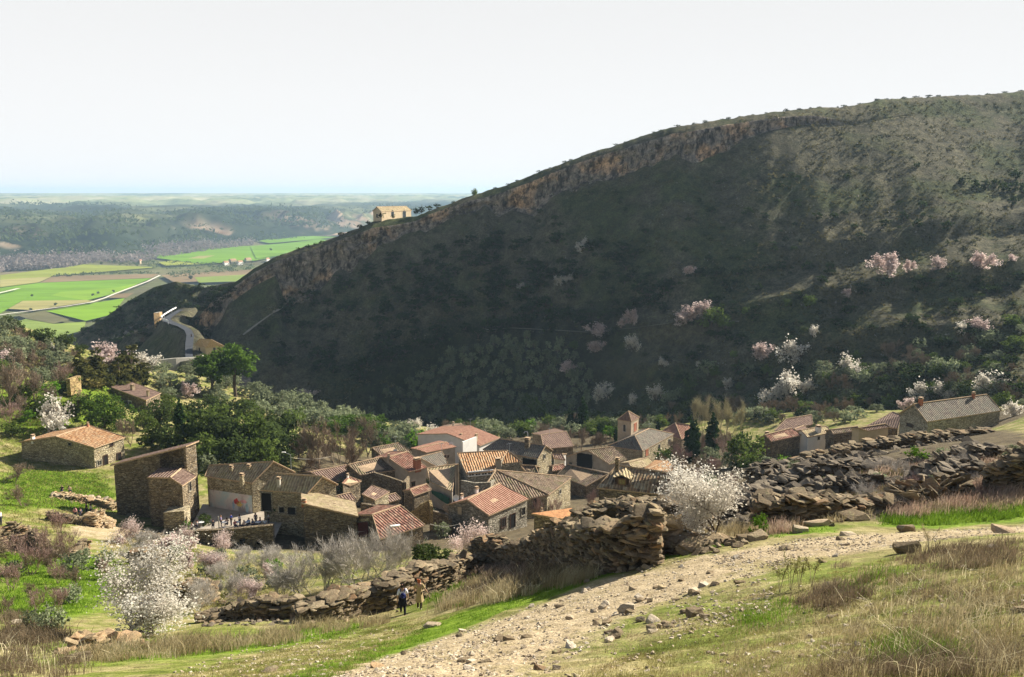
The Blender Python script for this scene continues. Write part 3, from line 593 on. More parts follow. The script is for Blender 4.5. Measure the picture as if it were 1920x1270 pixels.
def house(name, label, cat, d, pts, roofs, loop, wh, rmat, wmat, wins=(), chims=(), group=None, oh=0.28, caps=True, wlab=None, sink=4.0, thick=0.16):
    p, ze = solve_pts(pts, d)
    cen = sum((p[k] for k in loop), Vector()) / len(loop); base = Vector((cen.x, cen.y, ze - wh))
    root = empty(name, base); tag(root, label, cat, group)
    # roof: slabs with thickness, tiles in UV, ridge and verge caps
    b = Bx(); edges = {}
    for f in roofs:
        q = [p[k] + UP * 0.02 for k in f]; n = Vector()
        for i in range(1, len(q) - 1): n += (q[i] - q[0]).cross(q[i + 1] - q[0])
        n.normalize()
        if n.z < 0: q = q[::-1]; n = -n; f = f[::-1]
        if n.z > 0.999: dn = Vector((0, 1, 0))
        else: dn = Vector((n.x, n.y, 0)).normalized(); dn = (dn - n * dn.dot(n)).normalized()
        a = n.cross(dn)
        b.poly(q, [(x.dot(a), x.dot(dn)) for x in q]); b.poly([x - UP * thick for x in q[::-1]], mi=1)
        for i in range(len(f)): edges.setdefault(frozenset((f[i], f[(i + 1) % len(f)])), []).append((q[i], q[(i + 1) % len(f)]))
    for e, l in edges.items():
        s, t_ = l[0]
        if len(l) == 1: b.poly([s, s - UP * thick, t_ - UP * thick, t_], mi=1)
        if caps and (len(l) == 2 or abs(s.z - t_.z) > 0.4): b.tube(s + UP * 0.02, t_ + UP * 0.02, 0.12 if len(l) == 2 else 0.06, n=6, mi=1)
    roof = b.build('roof', [rmat, CAPM], root, base)
    # walls
    b = Bx(); ins = {k: p[k] + (Vector((cen.x, cen.y, 0)) - Vector((p[k].x, p[k].y, 0))).normalized() * oh - UP * 0.10 for k in loop}
    zb = ze - wh - sink
    for i in range(len(loop)):
        s, t_ = ins[loop[i]], ins[loop[(i + 1) % len(loop)]]
        L = Vector((t_.x - s.x, t_.y - s.y)).length; u0 = i * 3.37
        b.poly([s, (s.x, s.y, zb), (t_.x, t_.y, zb), t_], [(u0, s.z), (u0, zb), (u0 + L, zb), (u0 + L, t_.z)])
    wall = b.build('wall', wmat, root, base)
    if wlab: wall['label'] = wlab
    for w in wins:
        u, v, wp, hp, seg, kind = w[:6]
        s, t_ = ins[seg[0]], ins[seg[1]]; e = Vector((t_.x - s.x, t_.y - s.y, 0)).normalized(); n = Vector((e.y, -e.x, 0))
        if n.dot(s) > 0: n = -n
        r = ray(u, v); tt = s.dot(n) / r.dot(n); c = r * tt; dep = c.y * CP - c.z * SP
        foreshort = max(0.35, abs(e.x * (1) - e.y * c.x / max(1, c.y)))
        W_ = wp * dep / F / foreshort; H_ = hp * dep / F
        opening(root, kind, c, e, n, W_, H_, base)
    for i, ch in enumerate(chims):
        u, v, wp, hp = ch[:4]; r = ray(u, v); best = None
        for f in roofs:
            q = [p[k] for k in f]; n = (q[1] - q[0]).cross(q[2] - q[0]).normalized(); den = r.dot(n)
            if abs(den) < 1e-6: continue
            x = r * (q[0].dot(n) / den)
            ok = in_poly(np.array([x.x]), np.array([x.y]), [(k_.x, k_.y) for k_ in q])[0]
            if ok and (best is None or x.length < best.length): best = x
        if best is None: best = r * (ze / r.z)
        dep = best.y * CP - best.z * SP; W_ = wp * dep / F; H_ = hp * dep / F; e = (p[loop[1]] - p[loop[0]]); e.z = 0; e.normalize()
        b = Bx(); c = best + UP * (H_ / 2 - 0.3); mt = ch[4] if len(ch) > 4 else wmat
        b.cbox(c, W_ / 2, W_ / 2.6, H_ / 2 + 0.3, e); top = best + UP * (H_ + 0.0)
        b.cbox(top + UP * 0.045, W_ / 2 + 0.06, W_ / 2.6 + 0.06, 0.045, e, 1); b.cbox(top + UP * 0.17, W_ / 2.6, W_ / 3.6, 0.08, e, 2); b.cbox(top + UP * 0.285, W_ / 2 + 0.03, W_ / 2.6 + 0.03, 0.035, e, 1)
        b.build('chimney', [mt, CAPM, BK], roof, base)
    HOUSES.append((root, p, ins)); return root
def opening(root, kind, c, e, n, w, h, base):
    """one window or door in a wall: frame proud of the wall, pane set inside it"""
    b = Bx(); fr = min(0.14, w * 0.18); o = c - e * w / 2 - UP * h / 2
    if kind == 'door':
        b.box(o - e * fr - n * 0.05, e * fr, n * 0.13, UP * (h + fr)); b.box(o + e * w - n * 0.05, e * fr, n * 0.13, UP * (h + fr)); b.box(o + UP * h - n * 0.05, e * w, n * 0.128, UP * fr)
        d = b.build('door', CON if False else WD, root, base); q = Bx(); q.box(o - n * 0.05, e * w, n * 0.09, UP * h); q.build('door_leaf', BK, d)
        bpy.context.view_layer.update if False else None
        d.children[0].data.transform(Matrix.Translation(-Vector(base)))
    else:
        fm = {'win': SG, 'white': WHT, 'wood': WD, 'arch': CON, 'shut': BRK}.get(kind, SG); pm = {'shut': BRK, 'pale': PT}.get(kind, GL if kind != 'hole' else BK)
        b.box(o - e * fr - n * 0.05, e * fr, n * 0.12, UP * h); b.box(o + e * w - n * 0.05, e * fr, n * 0.12, UP * h)
        b.box(o - e * fr * 1.5 - UP * fr - n * 0.05, e * (w + 3 * fr), n * 0.17, UP * fr); b.box(o - e * fr * 1.5 + UP * h - n * 0.05, e * (w + 3 * fr), n * 0.14, UP * fr * 1.3)
        if kind in ('white', 'wood', 'win'): b.box(o + e * (w / 2 - 0.03) - n * 0.05, e * 0.06, n * 0.115, UP * h)
        d = b.build('window', fm, root, base); q = Bx(); q.box(o - n * 0.05, e * w, n * 0.08, UP * h)
        if kind == 'arch':
            for k in range(6):
                a0 = math.pi * k / 6; a1 = math.pi * (k + 1) / 6; cc = o + e * w / 2 + UP * h + n * 0.10
                q.poly([cc, cc + e * math.cos(a0) * w / 2 + UP * math.sin(a0) * w / 2, cc + e * math.cos(a1) * w / 2 + UP * math.sin(a1) * w / 2])
        q.build('pane', pm, d, base)

G4 = ['ABSR', 'RSDC']
VG = 'houses of the stone village'
def gable(d, A, B, C, v, S, **k): return dict(d=d, pts={'A': A, 'B': B, 'C': C, 'R': ('apex', 'A', 'C', v), 'S': ('r',) + S, 'D': ('+', 'B', 'C', 'A')}, roofs=G4, loop='ABSDCR', **k)
def gableL(d, A, B, C, v, S, **k): return dict(d=d, pts={'A': A, 'B': B, 'C': C, 'R': ('apex', 'A', 'B', v), 'S': ('r',) + S, 'D': ('+', 'B', 'C', 'A')}, roofs=['ACSR', 'RSDB'], loop='ACSDBR', **k)
def shed(d, e1, e2, a, b, **k):
    a = (a[0], a[1], a[2] * .64); b = (b[0], b[1], b[2] * .64)
    return dict(d=d, pts={'E': e1, 'G': e2, 'a': a, 'b': b, 'x': ('mir', 'a', 'E', 'G'), 'y': ('mir', 'b', 'G', 'E')}, roofs=['EGba', 'abyx'], loop='EGbyxa', **k)
def hip(d, A, B, C, S, T, **k): return dict(d=d, pts={'A': A, 'B': B, 'C': C, 'S': S, 'T': T, 'D': ('+', 'B', 'C', 'A')}, roofs=['ACTS', 'ASB', 'BSTD', 'CDT'], loop='ABDC', **k)
H = lambda name, label, cat, spec, **k: house(name, label, cat, **{**spec, **k})
H('stone_house', 'low stone house with a half red, half brown gable roof on the left slope', 'house', gableL(139, (177,840), (36,829), (235,820), 819, (168,798)), wh=3.3, rmat=ROR, wmat=ST,
  wins=[(209,833,5,6,'AC','wood'), (198,866,7,23,'AC','door'), (223,857,7,14,'AC','door'), (186,868,8,8,'AC','win'), (131,833,5,5,'AB','hole')], chims=[(165,800,3,5,BRK), (62,825,6,7,PW)])
H('stone_house', 'stone house with striped straw tiles, three chimneys and the painted terrace wall', 'house', dict(d=118, pts={'A': (473,906), 'B': (384,893), 'C': (554,886), 'R': ('apex', 'A', 'C', 866), 'S': (393,873,.95), 'D': ('+', 'B', 'C', 'A')}, roofs=G4, loop='ABSDCR'), wh=4.6, rmat=RT, wmat=ST,
  chims=[(434,886,6,10), (454,907,7,16), (467,884,6,10)], group=VG)
H('stone_house', 'stone house with a broad lit gable and one leaning white-topped chimney by the terrace', 'house', gable(114, (577,925), (489,919), (634,909), 894, (516,888)), wh=5.5, rmat=RT, wmat=ST,
  wins=[(500,941,18,34,'AB','hole'), (547,958,14,14,'AB','hole'), (528,956,9,10,'AB','hole')], chims=[(523,912,6,14,CON)], group=VG)
H('stone_barn', 'tall dark stone barn with a straw coloured sloping roof behind the bare shrubs', 'barn', dict(d=110, pts={'A': (672,969), 'N': (565,944,1.6), 'F': (666,941), 'G': ('+', 'N', 'F', 'A')}, roofs=['ANGF'], loop='ANGF'), wh=6, rmat=RT, wmat=SD, chims=[(570,942,8,3,BRK)], group=VG)
H('stone_cottage', 'low cottage under a dark red tiled roof with one small white skylight', 'cottage', shed(104, (712,1011), (797,985), (698,966,1.9), (751,948,1.9)), wh=3.0, rmat=RR_, wmat=SD, group=VG)
H('stone_house', 'house with a rosy tiled roof split by a dark line and a bright stone front', 'house', gableL(118, (916,967), (837,947), (992,935), 938, (937,907)), wh=4.2, rmat=RP, wmat=SG,
  wins=[(961,977,8,26,'AC','door'), (944,980,7,16,'AC','wood'), (981,959,6,14,'AC','hole'), (862,958,8,15,'AB','pale')], chims=[(866,938,5,9,PW), (894,926,6,10,PW)], group=VG)
H('stone_house', 'wide stone house under a brown hipped roof behind the rosy roofed house', 'house', dict(d=133, pts={'A': (1029,928), 'B': (880,955), 'C': (1072,895), 'S': (930,882,3.1), 'D': ('+', 'B', 'C', 'A')}, roofs=['ABS', 'ACS', 'CDS', 'DBS'], loop='ABDC'), wh=4.0, rmat=RO, wmat=ST,
  wins=[(1050,922,3,7,'AC','hole'), (1003,942,8,16,'AB','hole')], group=VG)
H('stone_house', 'house with the brightest orange ribbed roof, a glazed dormer strip and a pale gable', 'house', dict(d=140, pts={'A': (926,884), 'B': (875,889), 'C': (979,866), 'R': (952,845,1.5), 'S': (857,850,1.5), 'D': ('+', 'B', 'C', 'A')}, roofs=G4, loop='ABSDCR'), wh=3.6, rmat=ROR, wmat=SG,
  wins=[(884,889,9,6,'AB','white'), (896,888,9,6,'AB','white'), (908,887,9,6,'AB','white'), (919,886,8,6,'AB','white')], chims=[(934,878,10,16,PG_)], group=VG)
H('stone_cottage', 'cottage with a steep striped straw roof above the green tarpaulin', 'cottage', shed(140, (806,903), (848,922), (801,878,1.9), (855,871,1.9)), wh=3, rmat=RT, wmat=PG_, group=VG)
H('stone_house', 'house with a red tiled roof and a thick brick chimney at its lower corner', 'house', shed(150, (766,885), (801,877), (727,858,2.2), (764,847,2.2)), wh=4.2, rmat=RR_, wmat=PG_,
  wins=[(775,908,5,8,'EG','wood')], chims=[(782,878,12,17,BRK), (729,861,4,7)], group=VG)
H('stone_house', 'long stone house under a grey brown roof with a small brown shuttered window', 'house', shed(150, (675,891), (746,881), (653,872,2.0), (716,857,2.0)), wh=5.5, rmat=RO, wmat=SD, wins=[(688,901,7,11,'EG','wood')], group=VG)
H('stone_house', 'old house with a faded red roof at the left edge of the village', 'house', shed(150, (620,906), (675,891), (582,886,1.7), (650,872,1.7)), wh=4, rmat=RB, wmat=SD, group=VG)
H('stone_shed', 'tiny shed with a red roof and a white chimney among the left houses', 'shed', dict(d=140, pts={'E': (656,911), 'G': (678,902), 'b': (653,893,1.0), 'a': (641,906,1.0)}, roofs=['EGba'], loop='EGba'), wh=3, rmat=RR_, wmat=SD, chims=[(652,896,4,5,PW)], group=VG)
H('stone_shed', 'small stone outbuilding with a bright gable and a rust brown lean-to roof', 'shed', dict(d=130, pts={'E': (703,938), 'G': (731,922), 'b': (697,910,1.0), 'a': (678,927,1.0)}, roofs=['EGba'], loop='EGba'), wh=2.5, rmat=RB, wmat=ST, group=VG)
H('stone_house', 'brown roofed house against the bare brown trees, a satellite dish on its roof', 'house', shed(185, (716,856), (776,850), (698,840,2.0), (747,831,2.0)), wh=3.5, rmat=RO, wmat=SD, group=VG)
H('stone_house', 'grey roofed house behind the black twin-headed street lamp', 'house', shed(165, (820,876), (840,869), (785,858,2.0), (829,847,2.0)), wh=3.5, rmat=RG, wmat=PG_, group=VG)
H('plastered_house', 'large house with a plain pink brown roof and white side walls, highest of the roofs', 'house', shed(190, (900,836), (938,821), (838,813,2.3), (882,798,2.3)), wh=4.5, rmat=RP, wmat=PW, chims=[(865,824,4,9,PG_), (893,828,5,12,PT)], group=VG, caps=False)
H('plastered_house', 'flat white block behind the pink brown roof with a grey chimney', 'house', shed(206, (845,806), (872,800), (840,800,.3), (866,795,.3)), wh=3, rmat=RB, wmat=PW, chims=[(850,799,3,6,PG_)], group=VG)
H('plastered_shed', 'long low pink roofed annex with a white skylight row in front of the white walls', 'shed', shed(175, (800,849), (856,838), (780,842,.6), (838,829,.6)), wh=2.4, rmat=RP, wmat=PG_, group=VG)
H('stone_house', 'rubble house under a grey slate roof with a curved metal stove pipe on its chimney', 'house', gable(165, (1009,860), (905,843), (1037,845), 836, (937,823)), wh=3.2, rmat=RG, wmat=ST,
  wins=[(993,870,26,20,'AB','hole'), (1021,856,3,7,'AC','hole')], chims=[(989,838,9,15,SD)], group=VG)
H('stone_house', 'low house under a mottled olive brown roof between the hipped roof and the dormer house', 'house', shed(155, (1045,890), (1099,912), (1064,871,2.0), (1140,889,2.0)), wh=3.2, rmat=RO, wmat=SD, group=VG)
H('church', 'long yellow stone church nave under a grey brown hipped roof', 'church', hip(200, (1205,846), (1140,836), (1264,814), (1190,817,2.4), (1217,804,2.4)), wh=5.2, rmat=RG, wmat=ST,
  wins=[(1236,838,3,8,'AC','hole'), (1255,828,3,9,'AC','hole'), (1249,852,4,14,'AC','door'), (1213,849,4,9,'AC','shut')])
H('bell_tower', 'square church bell tower with arched openings and a pyramid tiled cap', 'tower', dict(d=209, pts={'A': (1184,791), 'B': (1157,787), 'C': (1199,783), 'S': (1178,771,2.3), 'D': ('+', 'B', 'C', 'A')}, roofs=['ABS', 'ACS', 'CDS', 'DBS'], loop='ABDC'), wh=10, rmat=RB, wmat=m_plain('smooth_tower_stone', (.42, .335, .24), .9, .16, 1.5, 'pos'),
  wins=[(1171,804,4.5,11,'AB','arch'), (1191,801,4.0,13,'AC','shut')], oh=0.22)
H('stone_house', 'house with a wide dark front and a white left bay below the church', 'house', gableL(180, (1143,871), (1058,857), (1176,861), 844, (1150,838)), wh=3.4, rmat=RO, wmat=PG_,
  wins=[(1096,866,29,32,'AB','hole'), (1070,870,4,6,'AB','win')], group=VG)
H('stone_house', 'house with mottled tiles and a wood framed roof dormer, nearest the white blossom tree', 'house', shed(105, (1119,915), (1255,928), (1156,873,2.8), (1272,890,2.8)), wh=3.4, rmat=RM, wmat=SD, chims=[(1157,876,7,14,SD)], group=VG)
H('stone_house', 'sliver of an orange roof behind the dormer house', 'house', shed(150, (1225,892), (1272,880), (1215,880,1), (1252,864,1)), wh=3, rmat=ROR, wmat=PT, group=VG)
H('stone_house', 'house with a rosy hipped roof between the church and the paired cypresses', 'house', hip(215, (1278,824), (1236,812), (1312,810), (1266,793,2.2), (1292,797,2.2)), wh=4.5, rmat=RP, wmat=SD, wins=[(1271,838,6,12,'AB','hole')], group=VG)
H('stone_house', 'grey stone house with a ribbed bright red roof right of the round green tree', 'house', shed(165, (1446,828), (1503,816), (1434,816,1.7), (1484,803,1.7)), wh=3.6, rmat=RR_, wmat=SD, chims=[(1438,818,7,6)], group=VG)
H('stone_house', 'small brown roof peeping over the ribbed red roof', 'house', shed(172, (1503,815), (1520,808), (1490,805,.9), (1507,798,.9)), wh=3, rmat=RB, wmat=SD, group=VG)
H('plastered_house', 'bright white plastered house with two tiny windows and a white chimney', 'house', shed(168, (1514,820), (1560,811), (1502,807,1.2), (1549,799,1.2)), wh=3.4, rmat=RT, wmat=PW, wins=[(1535,822,3,5,'EG','hole'), (1549,819,3,7,'EG','hole')], chims=[(1534,810,9,10,PW)], group=VG)
H('stone_shed', 'crumbling stone shed with a sagging roof right of the white house', 'shed', shed(166, (1562,814), (1613,807), (1558,806,.9), (1608,800,.9)), wh=3, rmat=RO, wmat=SD, group=VG)
H('plastered_house', 'small tan plastered house with a thin tiled roof before the large barn', 'house', shed(158, (1627,808), (1668,801), (1609,803,.9), (1660,795,.9)), wh=3, rmat=RB, wmat=PT, group=VG)
H('stone_house', 'house showing one steep dark red brown roof left of the large barn', 'house', shed(166, (1625,799), (1684,803), (1674,773,2.6), (1690,779,2.6)), wh=3, rmat=RB, wmat=SD, group=VG)
H('stone_barn', 'large grey stone barn with a long ribbed roof above the ruins on the right', 'barn', gableL(150, (1738,791), (1685,776), (1878,770), 758, (1850,740)), wh=5.0, rmat=RG, wmat=SG,
  wins=[(1706,798,10,3,'AB','wood')], chims=[(1726,757,7,9,BRK), (1825,746,5,8,BRK)])
H('stone_shed', 'low bright orange roof with a short stove pipe just behind the stacked slabs', 'shed', dict(d=84, pts={'E': (1053,973), 'G': (1086,960), 'b': (1072,953,.35), 'a': (996,963,.35)}, roofs=['EGba'], loop='EGba'), wh=2.4, rmat=OPL, wmat=SD, chims=[(1016,965,2,7,MET)], caps=False, group=VG)
H('stone_house', 'lone stone house with a flat brown roof and two chimneys among the upper left trees', 'house', dict(d=190, pts={'A': (274,751), 'B': (206,726,.8), 'S': (244,715,.8), 'C': (302,737)}, roofs=['ABSC'], loop='ABSC'), wh=3.0, rmat=RB, wmat=SD,
  wins=[(244,757,5,9,'AB','white')], chims=[(249,731,7,8,PT), (278,743,5,9,PT), (219,721,4,4,PT)])
H('chapel', 'tan roadside chapel with a hipped roof beside the gorge road', 'chapel', hip(300, (384,651), (365,647), (420,649), (374,636,2.6), (396,637,2.6)), wh=4, rmat=RO, wmat=PT, wins=[(402,658,5,8,'AC','arch'), (374,656,2,7,'AB','hole')], sink=9)
H('hermitage', 'square built hermitage with arched windows alone on the ridge', 'chapel', gableL(402, (715,397), (698,396), (772,395), 388, (762,387)), wh=4.5, rmat=RT, wmat=PT, wins=[(758,404,6,9,'AC','arch'), (736,402,5,6,'AC','arch'), (707,405,3,6,'AB','hole')], oh=0.4, sink=6)
H('watchtower', 'small square ochre tower on the spur by the gorge road', 'tower', dict(d=388, pts={'A': (299,586), 'B': (288,587.2), 'C': (304,584.6), 'D': ('+', 'B', 'C', 'A')}, roofs=['ABDC'], loop='ABDC'), wh=6, rmat=CON, wmat=m_plain('ochre_rubble', (.45, .30, .15), .9, .25, 1, 'pos'), caps=False, oh=0.05, thick=.08, sink=5)
H('stone_house', 'brown roofed house half hidden by bare trees right of the slate roof', 'house', shed(192, (1020,842), (1076,837), (1014,816,2.0), (1062,809,2.0)), wh=3.5, rmat=RB, wmat=SD, group=VG)
H('plastered_house', 'narrow cream house squeezed between the slate roof and the wide dark front', 'house', shed(172, (1038,859), (1060,863), (1036,851,.8), (1054,851,.8)), wh=3, rmat=RB, wmat=PW, group=VG)
H('stone_shed', 'low red lean-to roof beside the lit corner of the slate roofed house', 'shed', shed(160, (1036,884), (1062,878), (1037,874,.7), (1056,870,.7)), wh=2.5, rmat=RR_, wmat=SD, group=VG)
H('stone_shed', 'small rusty lean-to roof above the yellow ruined gable', 'shed', shed(130, (776,930), (809,918), (769,919,.7), (800,908,.7)), wh=2.5, rmat=RR_, wmat=SD, group=VG)
H('stone_house', 'low tan roof tucked under the church front', 'house', shed(168, (1188,882), (1228,870), (1178,868,1.0), (1216,858,1.0)), wh=2.8, rmat=RT, wmat=PG_, group=VG)
H('stone_house', 'wide dim brown roof behind the ribbed red roof', 'house', shed(182, (1452,808), (1524,796), (1474,786,2.2), (1522,778,2.2)), wh=3, rmat=RB, wmat=SD, group=VG)
H('stone_shed', 'low dark lean-to with a rust roof under the parapet of the long stone house', 'shed', shed(136, (722,944), (752,936), (714,932,.8), (742,925,.8)), wh=2.4, rmat=RB, wmat=SD, group=VG)
H('stone_house', 'mottled roof strip between the hipped roof and the glazed orange roof', 'house', shed(146, (985,884), (1010,889), (975,872,1.0), (1004,874,1.0)), wh=3, rmat=RO, wmat=SD, group=VG)
H('stone_house', 'faded roof below the left village edge, next to the leaning chimney house', 'house', shed(128, (640,944), (668,936), (628,931,1.0), (658,924,1.0)), wh=3, rmat=RB, wmat=SD, group=VG)
# far farm houses on the plain
for k, (u, v, w, lab) in enumerate([(421,493,13,'long red roofed farmhouse on the plain, left end of the hamlet'), (433,489,16,'pale farmhouse with a red roof in the middle of the hamlet on the plain'), (447,492,13,'low barn with an orange roof in the hamlet on the plain'), (462,487,14,'wide red barn at the right of the hamlet on the plain'), (500,487,8,'small red roofed house just above the cliff edge on the plain'), (262,490,6,'tiny white farm shed in the olive plots of the plain')]):
    dd = abs((ZP + 4.5) / ray(u, v).z); m = dd / F
    H('farmhouse', lab, 'farmhouse', dict(d=dd, pts={'A': (u, v), 'B': (u - w * .3, v - 1.6), 'C': (u + w * .7, v - 0.8), 'S': (u - w * .12, v - 3.4, 3.2), 'T': (u + w * .55, v - 4.0, 3.2), 'D': ('+', 'B', 'C', 'A')}, roofs=['ACTS', 'BSTD'], loop='ABDC'), wh=3, rmat=ROR if k != 5 else RP, wmat=PT if k % 2 else PW, caps=False, oh=.1, sink=3)

# the tall barn at the left with its open loft, and its annex
def loft_barn():
    p, ze = solve_pts({'P': (213,871), 'A': (348,836,2.9), 'C': (367,828,2.9), 'B': ('+', 'P', 'C', 'A')}, 120)
    Pp, A, C, B = p['P'], p['A'], p['C'], p['B']; e1 = Vector((A.x - Pp.x, A.y - Pp.y, 0)); L = e1.length; e1.normalize(); e2 = Vector((C.x - A.x, C.y - A.y, 0)); D = e2.length; e2.normalize()
    base = Vector((Pp.x, Pp.y, ze - 6)); root = empty('loft_barn', base); tag(root, 'tall dark stone barn with an open loft under its rising roof', 'barn')
    zt = lambda s: ze + 2.9 * s / L; zb = ze - 10
    q = lambda s, r, z: Pp * 0 + Vector((Pp.x, Pp.y, 0)) + e1 * s + e2 * r + UP * z
    b = Bx()
    for pts in ([q(-.25, -.35, zt(0) + .02), q(L + .3, -.35, zt(L) + .08), q(L + .3, D + .3, zt(L) + .08), q(-.25, D + .3, zt(0) + .02)],):
        b.poly(pts); b.poly([x - UP * .2 for x in pts[::-1]], mi=1)
        for i in range(4): j = (i + 1) % 4; b.poly([pts[i], pts[i] - UP * .2, pts[j] - UP * .2, pts[j]], mi=1)
    b.build('roof', [RB, CAPM], root, base)
    b = Bx(); s1, s2 = L * .64, L * .965; zf = ze - 2.05; rec = min(D - .5, 2.6); o = -.2
    F_ = lambda s, z: q(s, 0, z)
    b.poly([F_(0, zb), F_(s1, zb), F_(s1, zt(s1) + o), F_(0, zt(0) + o)]); b.poly([F_(s1, zb), F_(L, zb), F_(L, zf), F_(s1, zf)])
    b.poly([F_(s2, zf), F_(L, zf), F_(L, zt(L) + o), F_(s2, zt(s2) + o)])
    b.poly([q(s1, 0, zf), q(s1, rec, zf), q(s1, rec, zt(s1) + o), q(s1, 0, zt(s1) + o)]); b.poly([q(s2, 0, zf), q(s2, rec, zf), q(s2, rec, zt(s2) + o), q(s2, 0, zt(s2) + o)])
    b.poly([q(s1, rec, zf), q(s2, rec, zf), q(s2, rec, zt(s2) + o), q(s1, rec, zt(s1) + o)]); b.poly([q(s1, 0, zf), q(s2, 0, zf), q(s2, rec, zf), q(s1, rec, zf)])
    b.poly([q(L, 0, zb), q(L, D, zb), q(L, D, zt(L) + o), q(L, 0, zt(L) + o)]); b.poly([q(0, D, zb), q(L, D, zb), q(L, D, zt(L) + o), q(0, D, zt(0) + o)]); b.poly([q(0, 0, zb), q(0, D, zb), q(0, D, zt(0) + o), q(0, 0, zt(0) + o)])
    b.build('wall', SD, root, base)
    g = Bx(); g.box(q(L * .53, -.06, ze - 7.6), e1 * 1.0, e2 * .1, UP * 2.3); g.build('door', BK, root, base)
    n = Vector((e1.y, -e1.x, 0))
loft_barn()
H('stone_annex', 'stone annex with a small tiled roof built against the tall loft barn', 'annex', dict(d=114, pts={'A': (342,911), 'T': (319,896,.7), 'B': (276,895,.7), 'C': (368,893), 'U': (341,878,.7), 'V': ('+', 'B', 'U', 'T')}, roofs=['TACU', 'BTUV'], loop='BTACUV'), wh=5, rmat=RB, wmat=SD, wins=[(356,912,4,16,'AC','hole')], oh=.12, wlab=None)
# free-standing masonry: walls along pixel tops with their own depth
def masonry(name, label, cat, top, h, th, mat, group=None, cap=None):
    pts = [P(*t) for t in top]; b = Bx(); u0 = 0
    for i in range(len(pts) - 1):
        s, t_ = pts[i], pts[i + 1]; e = Vector((t_.x - s.x, t_.y - s.y, 0)); L = e.length; e.normalize(); n = Vector((-e.y, e.x, 0)) * th
        S0, T0 = Vector((s.x, s.y, s.z - h)), Vector((t_.x, t_.y, t_.z - h))
        b.poly([S0, T0, t_, s], [(u0, 0), (u0 + L, 0), (u0 + L, h), (u0, h)]); b.poly([T0 + n, S0 + n, s + n, t_ + n], [(u0, 0), (u0 + L, 0), (u0 + L, h), (u0, h)])
        b.poly([s, t_, t_ + n, s + n]); u0 += L
        if i == 0: b.poly([S0 + n, S0, s, s + n])
        if i == len(pts) - 2: b.poly([T0, T0 + n, t_ + n, t_])
    return tag(b.build(name, mat), label, cat, group)
masonry('terrace_wall', 'stone retaining wall under the crowded terrace with two square vents', 'wall', [(347,997,110.5), (430,993,109.5), (511,985,109)], 5, .6, SD)
for u, v, s in ((454,1016,.55), (484,1018,.36)):
    c = P(u, v, 109.2); b = Bx(); b.box(c + Vector((-s / 2, -.06, -s / 2)), (s, 0.08, 0), (0, .3, 0), (0, 0, s)); tag(b.build('wall_vent', BK), 'square dark vent in the terrace wall, the %s of two' % ('larger' if s > .5 else 'smaller'), 'vent')
fl = [P(347,997,110.5), P(430,993,109.5), P(511,985,109)]; zt_ = min(p.z for p in fl) - .75
sheet('terrace_floor', [(fl[0].x, fl[0].y + .3, zt_), (fl[1].x, fl[1].y + .3, zt_), (fl[2].x, fl[2].y + .3, zt_), (fl[2].x - .5, fl[2].y + 6, zt_), (fl[2].x - 4, fl[2].y + 12, zt_), (fl[0].x - 2, fl[0].y + 12, zt_)], PG_, 'paved floor of the terrace')
ZT = zt_
masonry('garden_wall', 'high rubble wall around the dark sunken pool court', 'wall', [(676,894,149), (700,886,147), (730,895,144), (758,905,141), (768,893,146)], 5.5, .35, SD)
masonry('garden_wall', 'mossy low wall in front of the left village houses', 'wall', [(676,944,121), (700,948,119), (730,955,117)], 2.5, .4, SD)
masonry('garden_wall', 'mossy wall with green tops beside the rosy roofed house', 'wall', [(805,957,122), (840,966,120), (842,974,119)], 3, .4, SD)
masonry('ruined_gable', 'yellow ruined gable end between the tarpaulin and the dark red cottage', 'wall', [(768,962,118), (786,948,117), (804,938,117), (807,950,116)], 3.2, .35, m_stone('yellow_rubble', [(.40, .30, .14), (.55, .43, .22), (.48, .36, .18), (.34, .25, .12)]))
masonry('gate_wall', 'stone wall with a dark red gate beside the tall dark barn', 'wall', [(668,974,111), (699,970,109)], 3.5, .4, ST)
b = Bx(); q0, q1 = P(671,985,110.4), P(690,983,109.2); b.poly([q0 - UP * 1.6, q1 - UP * 1.6, q1 + UP * .3, q0 + UP * .3]); b.poly([q0 + UP * .3 + Vector((0, .06, 0)), q1 + UP * .3 + Vector((0, .06, 0)), q1 - UP * 1.6 + Vector((0, .06, 0)), q0 - UP * 1.6 + Vector((0, .06, 0))]); tag(b.build('wooden_gate', m_plain('oxblood_wood', (.07, .018, .015), .8, .2, 3, 'pos')), 'dark red wooden gate beside the tall dark barn', 'gate')
masonry('stone_pier', 'square stone pier at the left corner of the terrace', 'pier', [(306,962,113), (345,958,113)], 4, 2.2, ST)
masonry('ruined_wall', 'sunlit yellow end of a ruined wall on the upper left meadow', 'wall', [(131,711,176), (140,708,178), (151,704,181)], 3.4, .8, m_stone('yellow_stonework', [(.40, .28, .12), (.58, .44, .22), (.5, .36, .18), (.3, .2, .1)]))
masonry('road_parapet', 'grey parapet wall along the gorge road before the roadside chapel', 'wall', [(288,676,282), (330,672,286), (372,670,292), (384,666,296)], 4, .8, CON)
masonry('courtyard_wall', 'cream end wall rising in front of the pink brown roof', 'wall', [(868,829,176), (894,819,180)], 5, .3, PW)
masonry('courtyard_wall', 'rough courtyard wall below the orange glazed roof', 'wall', [(864,901,134), (890,906,131), (920,905,131), (934,897,134)], 3.5, .35, SG)
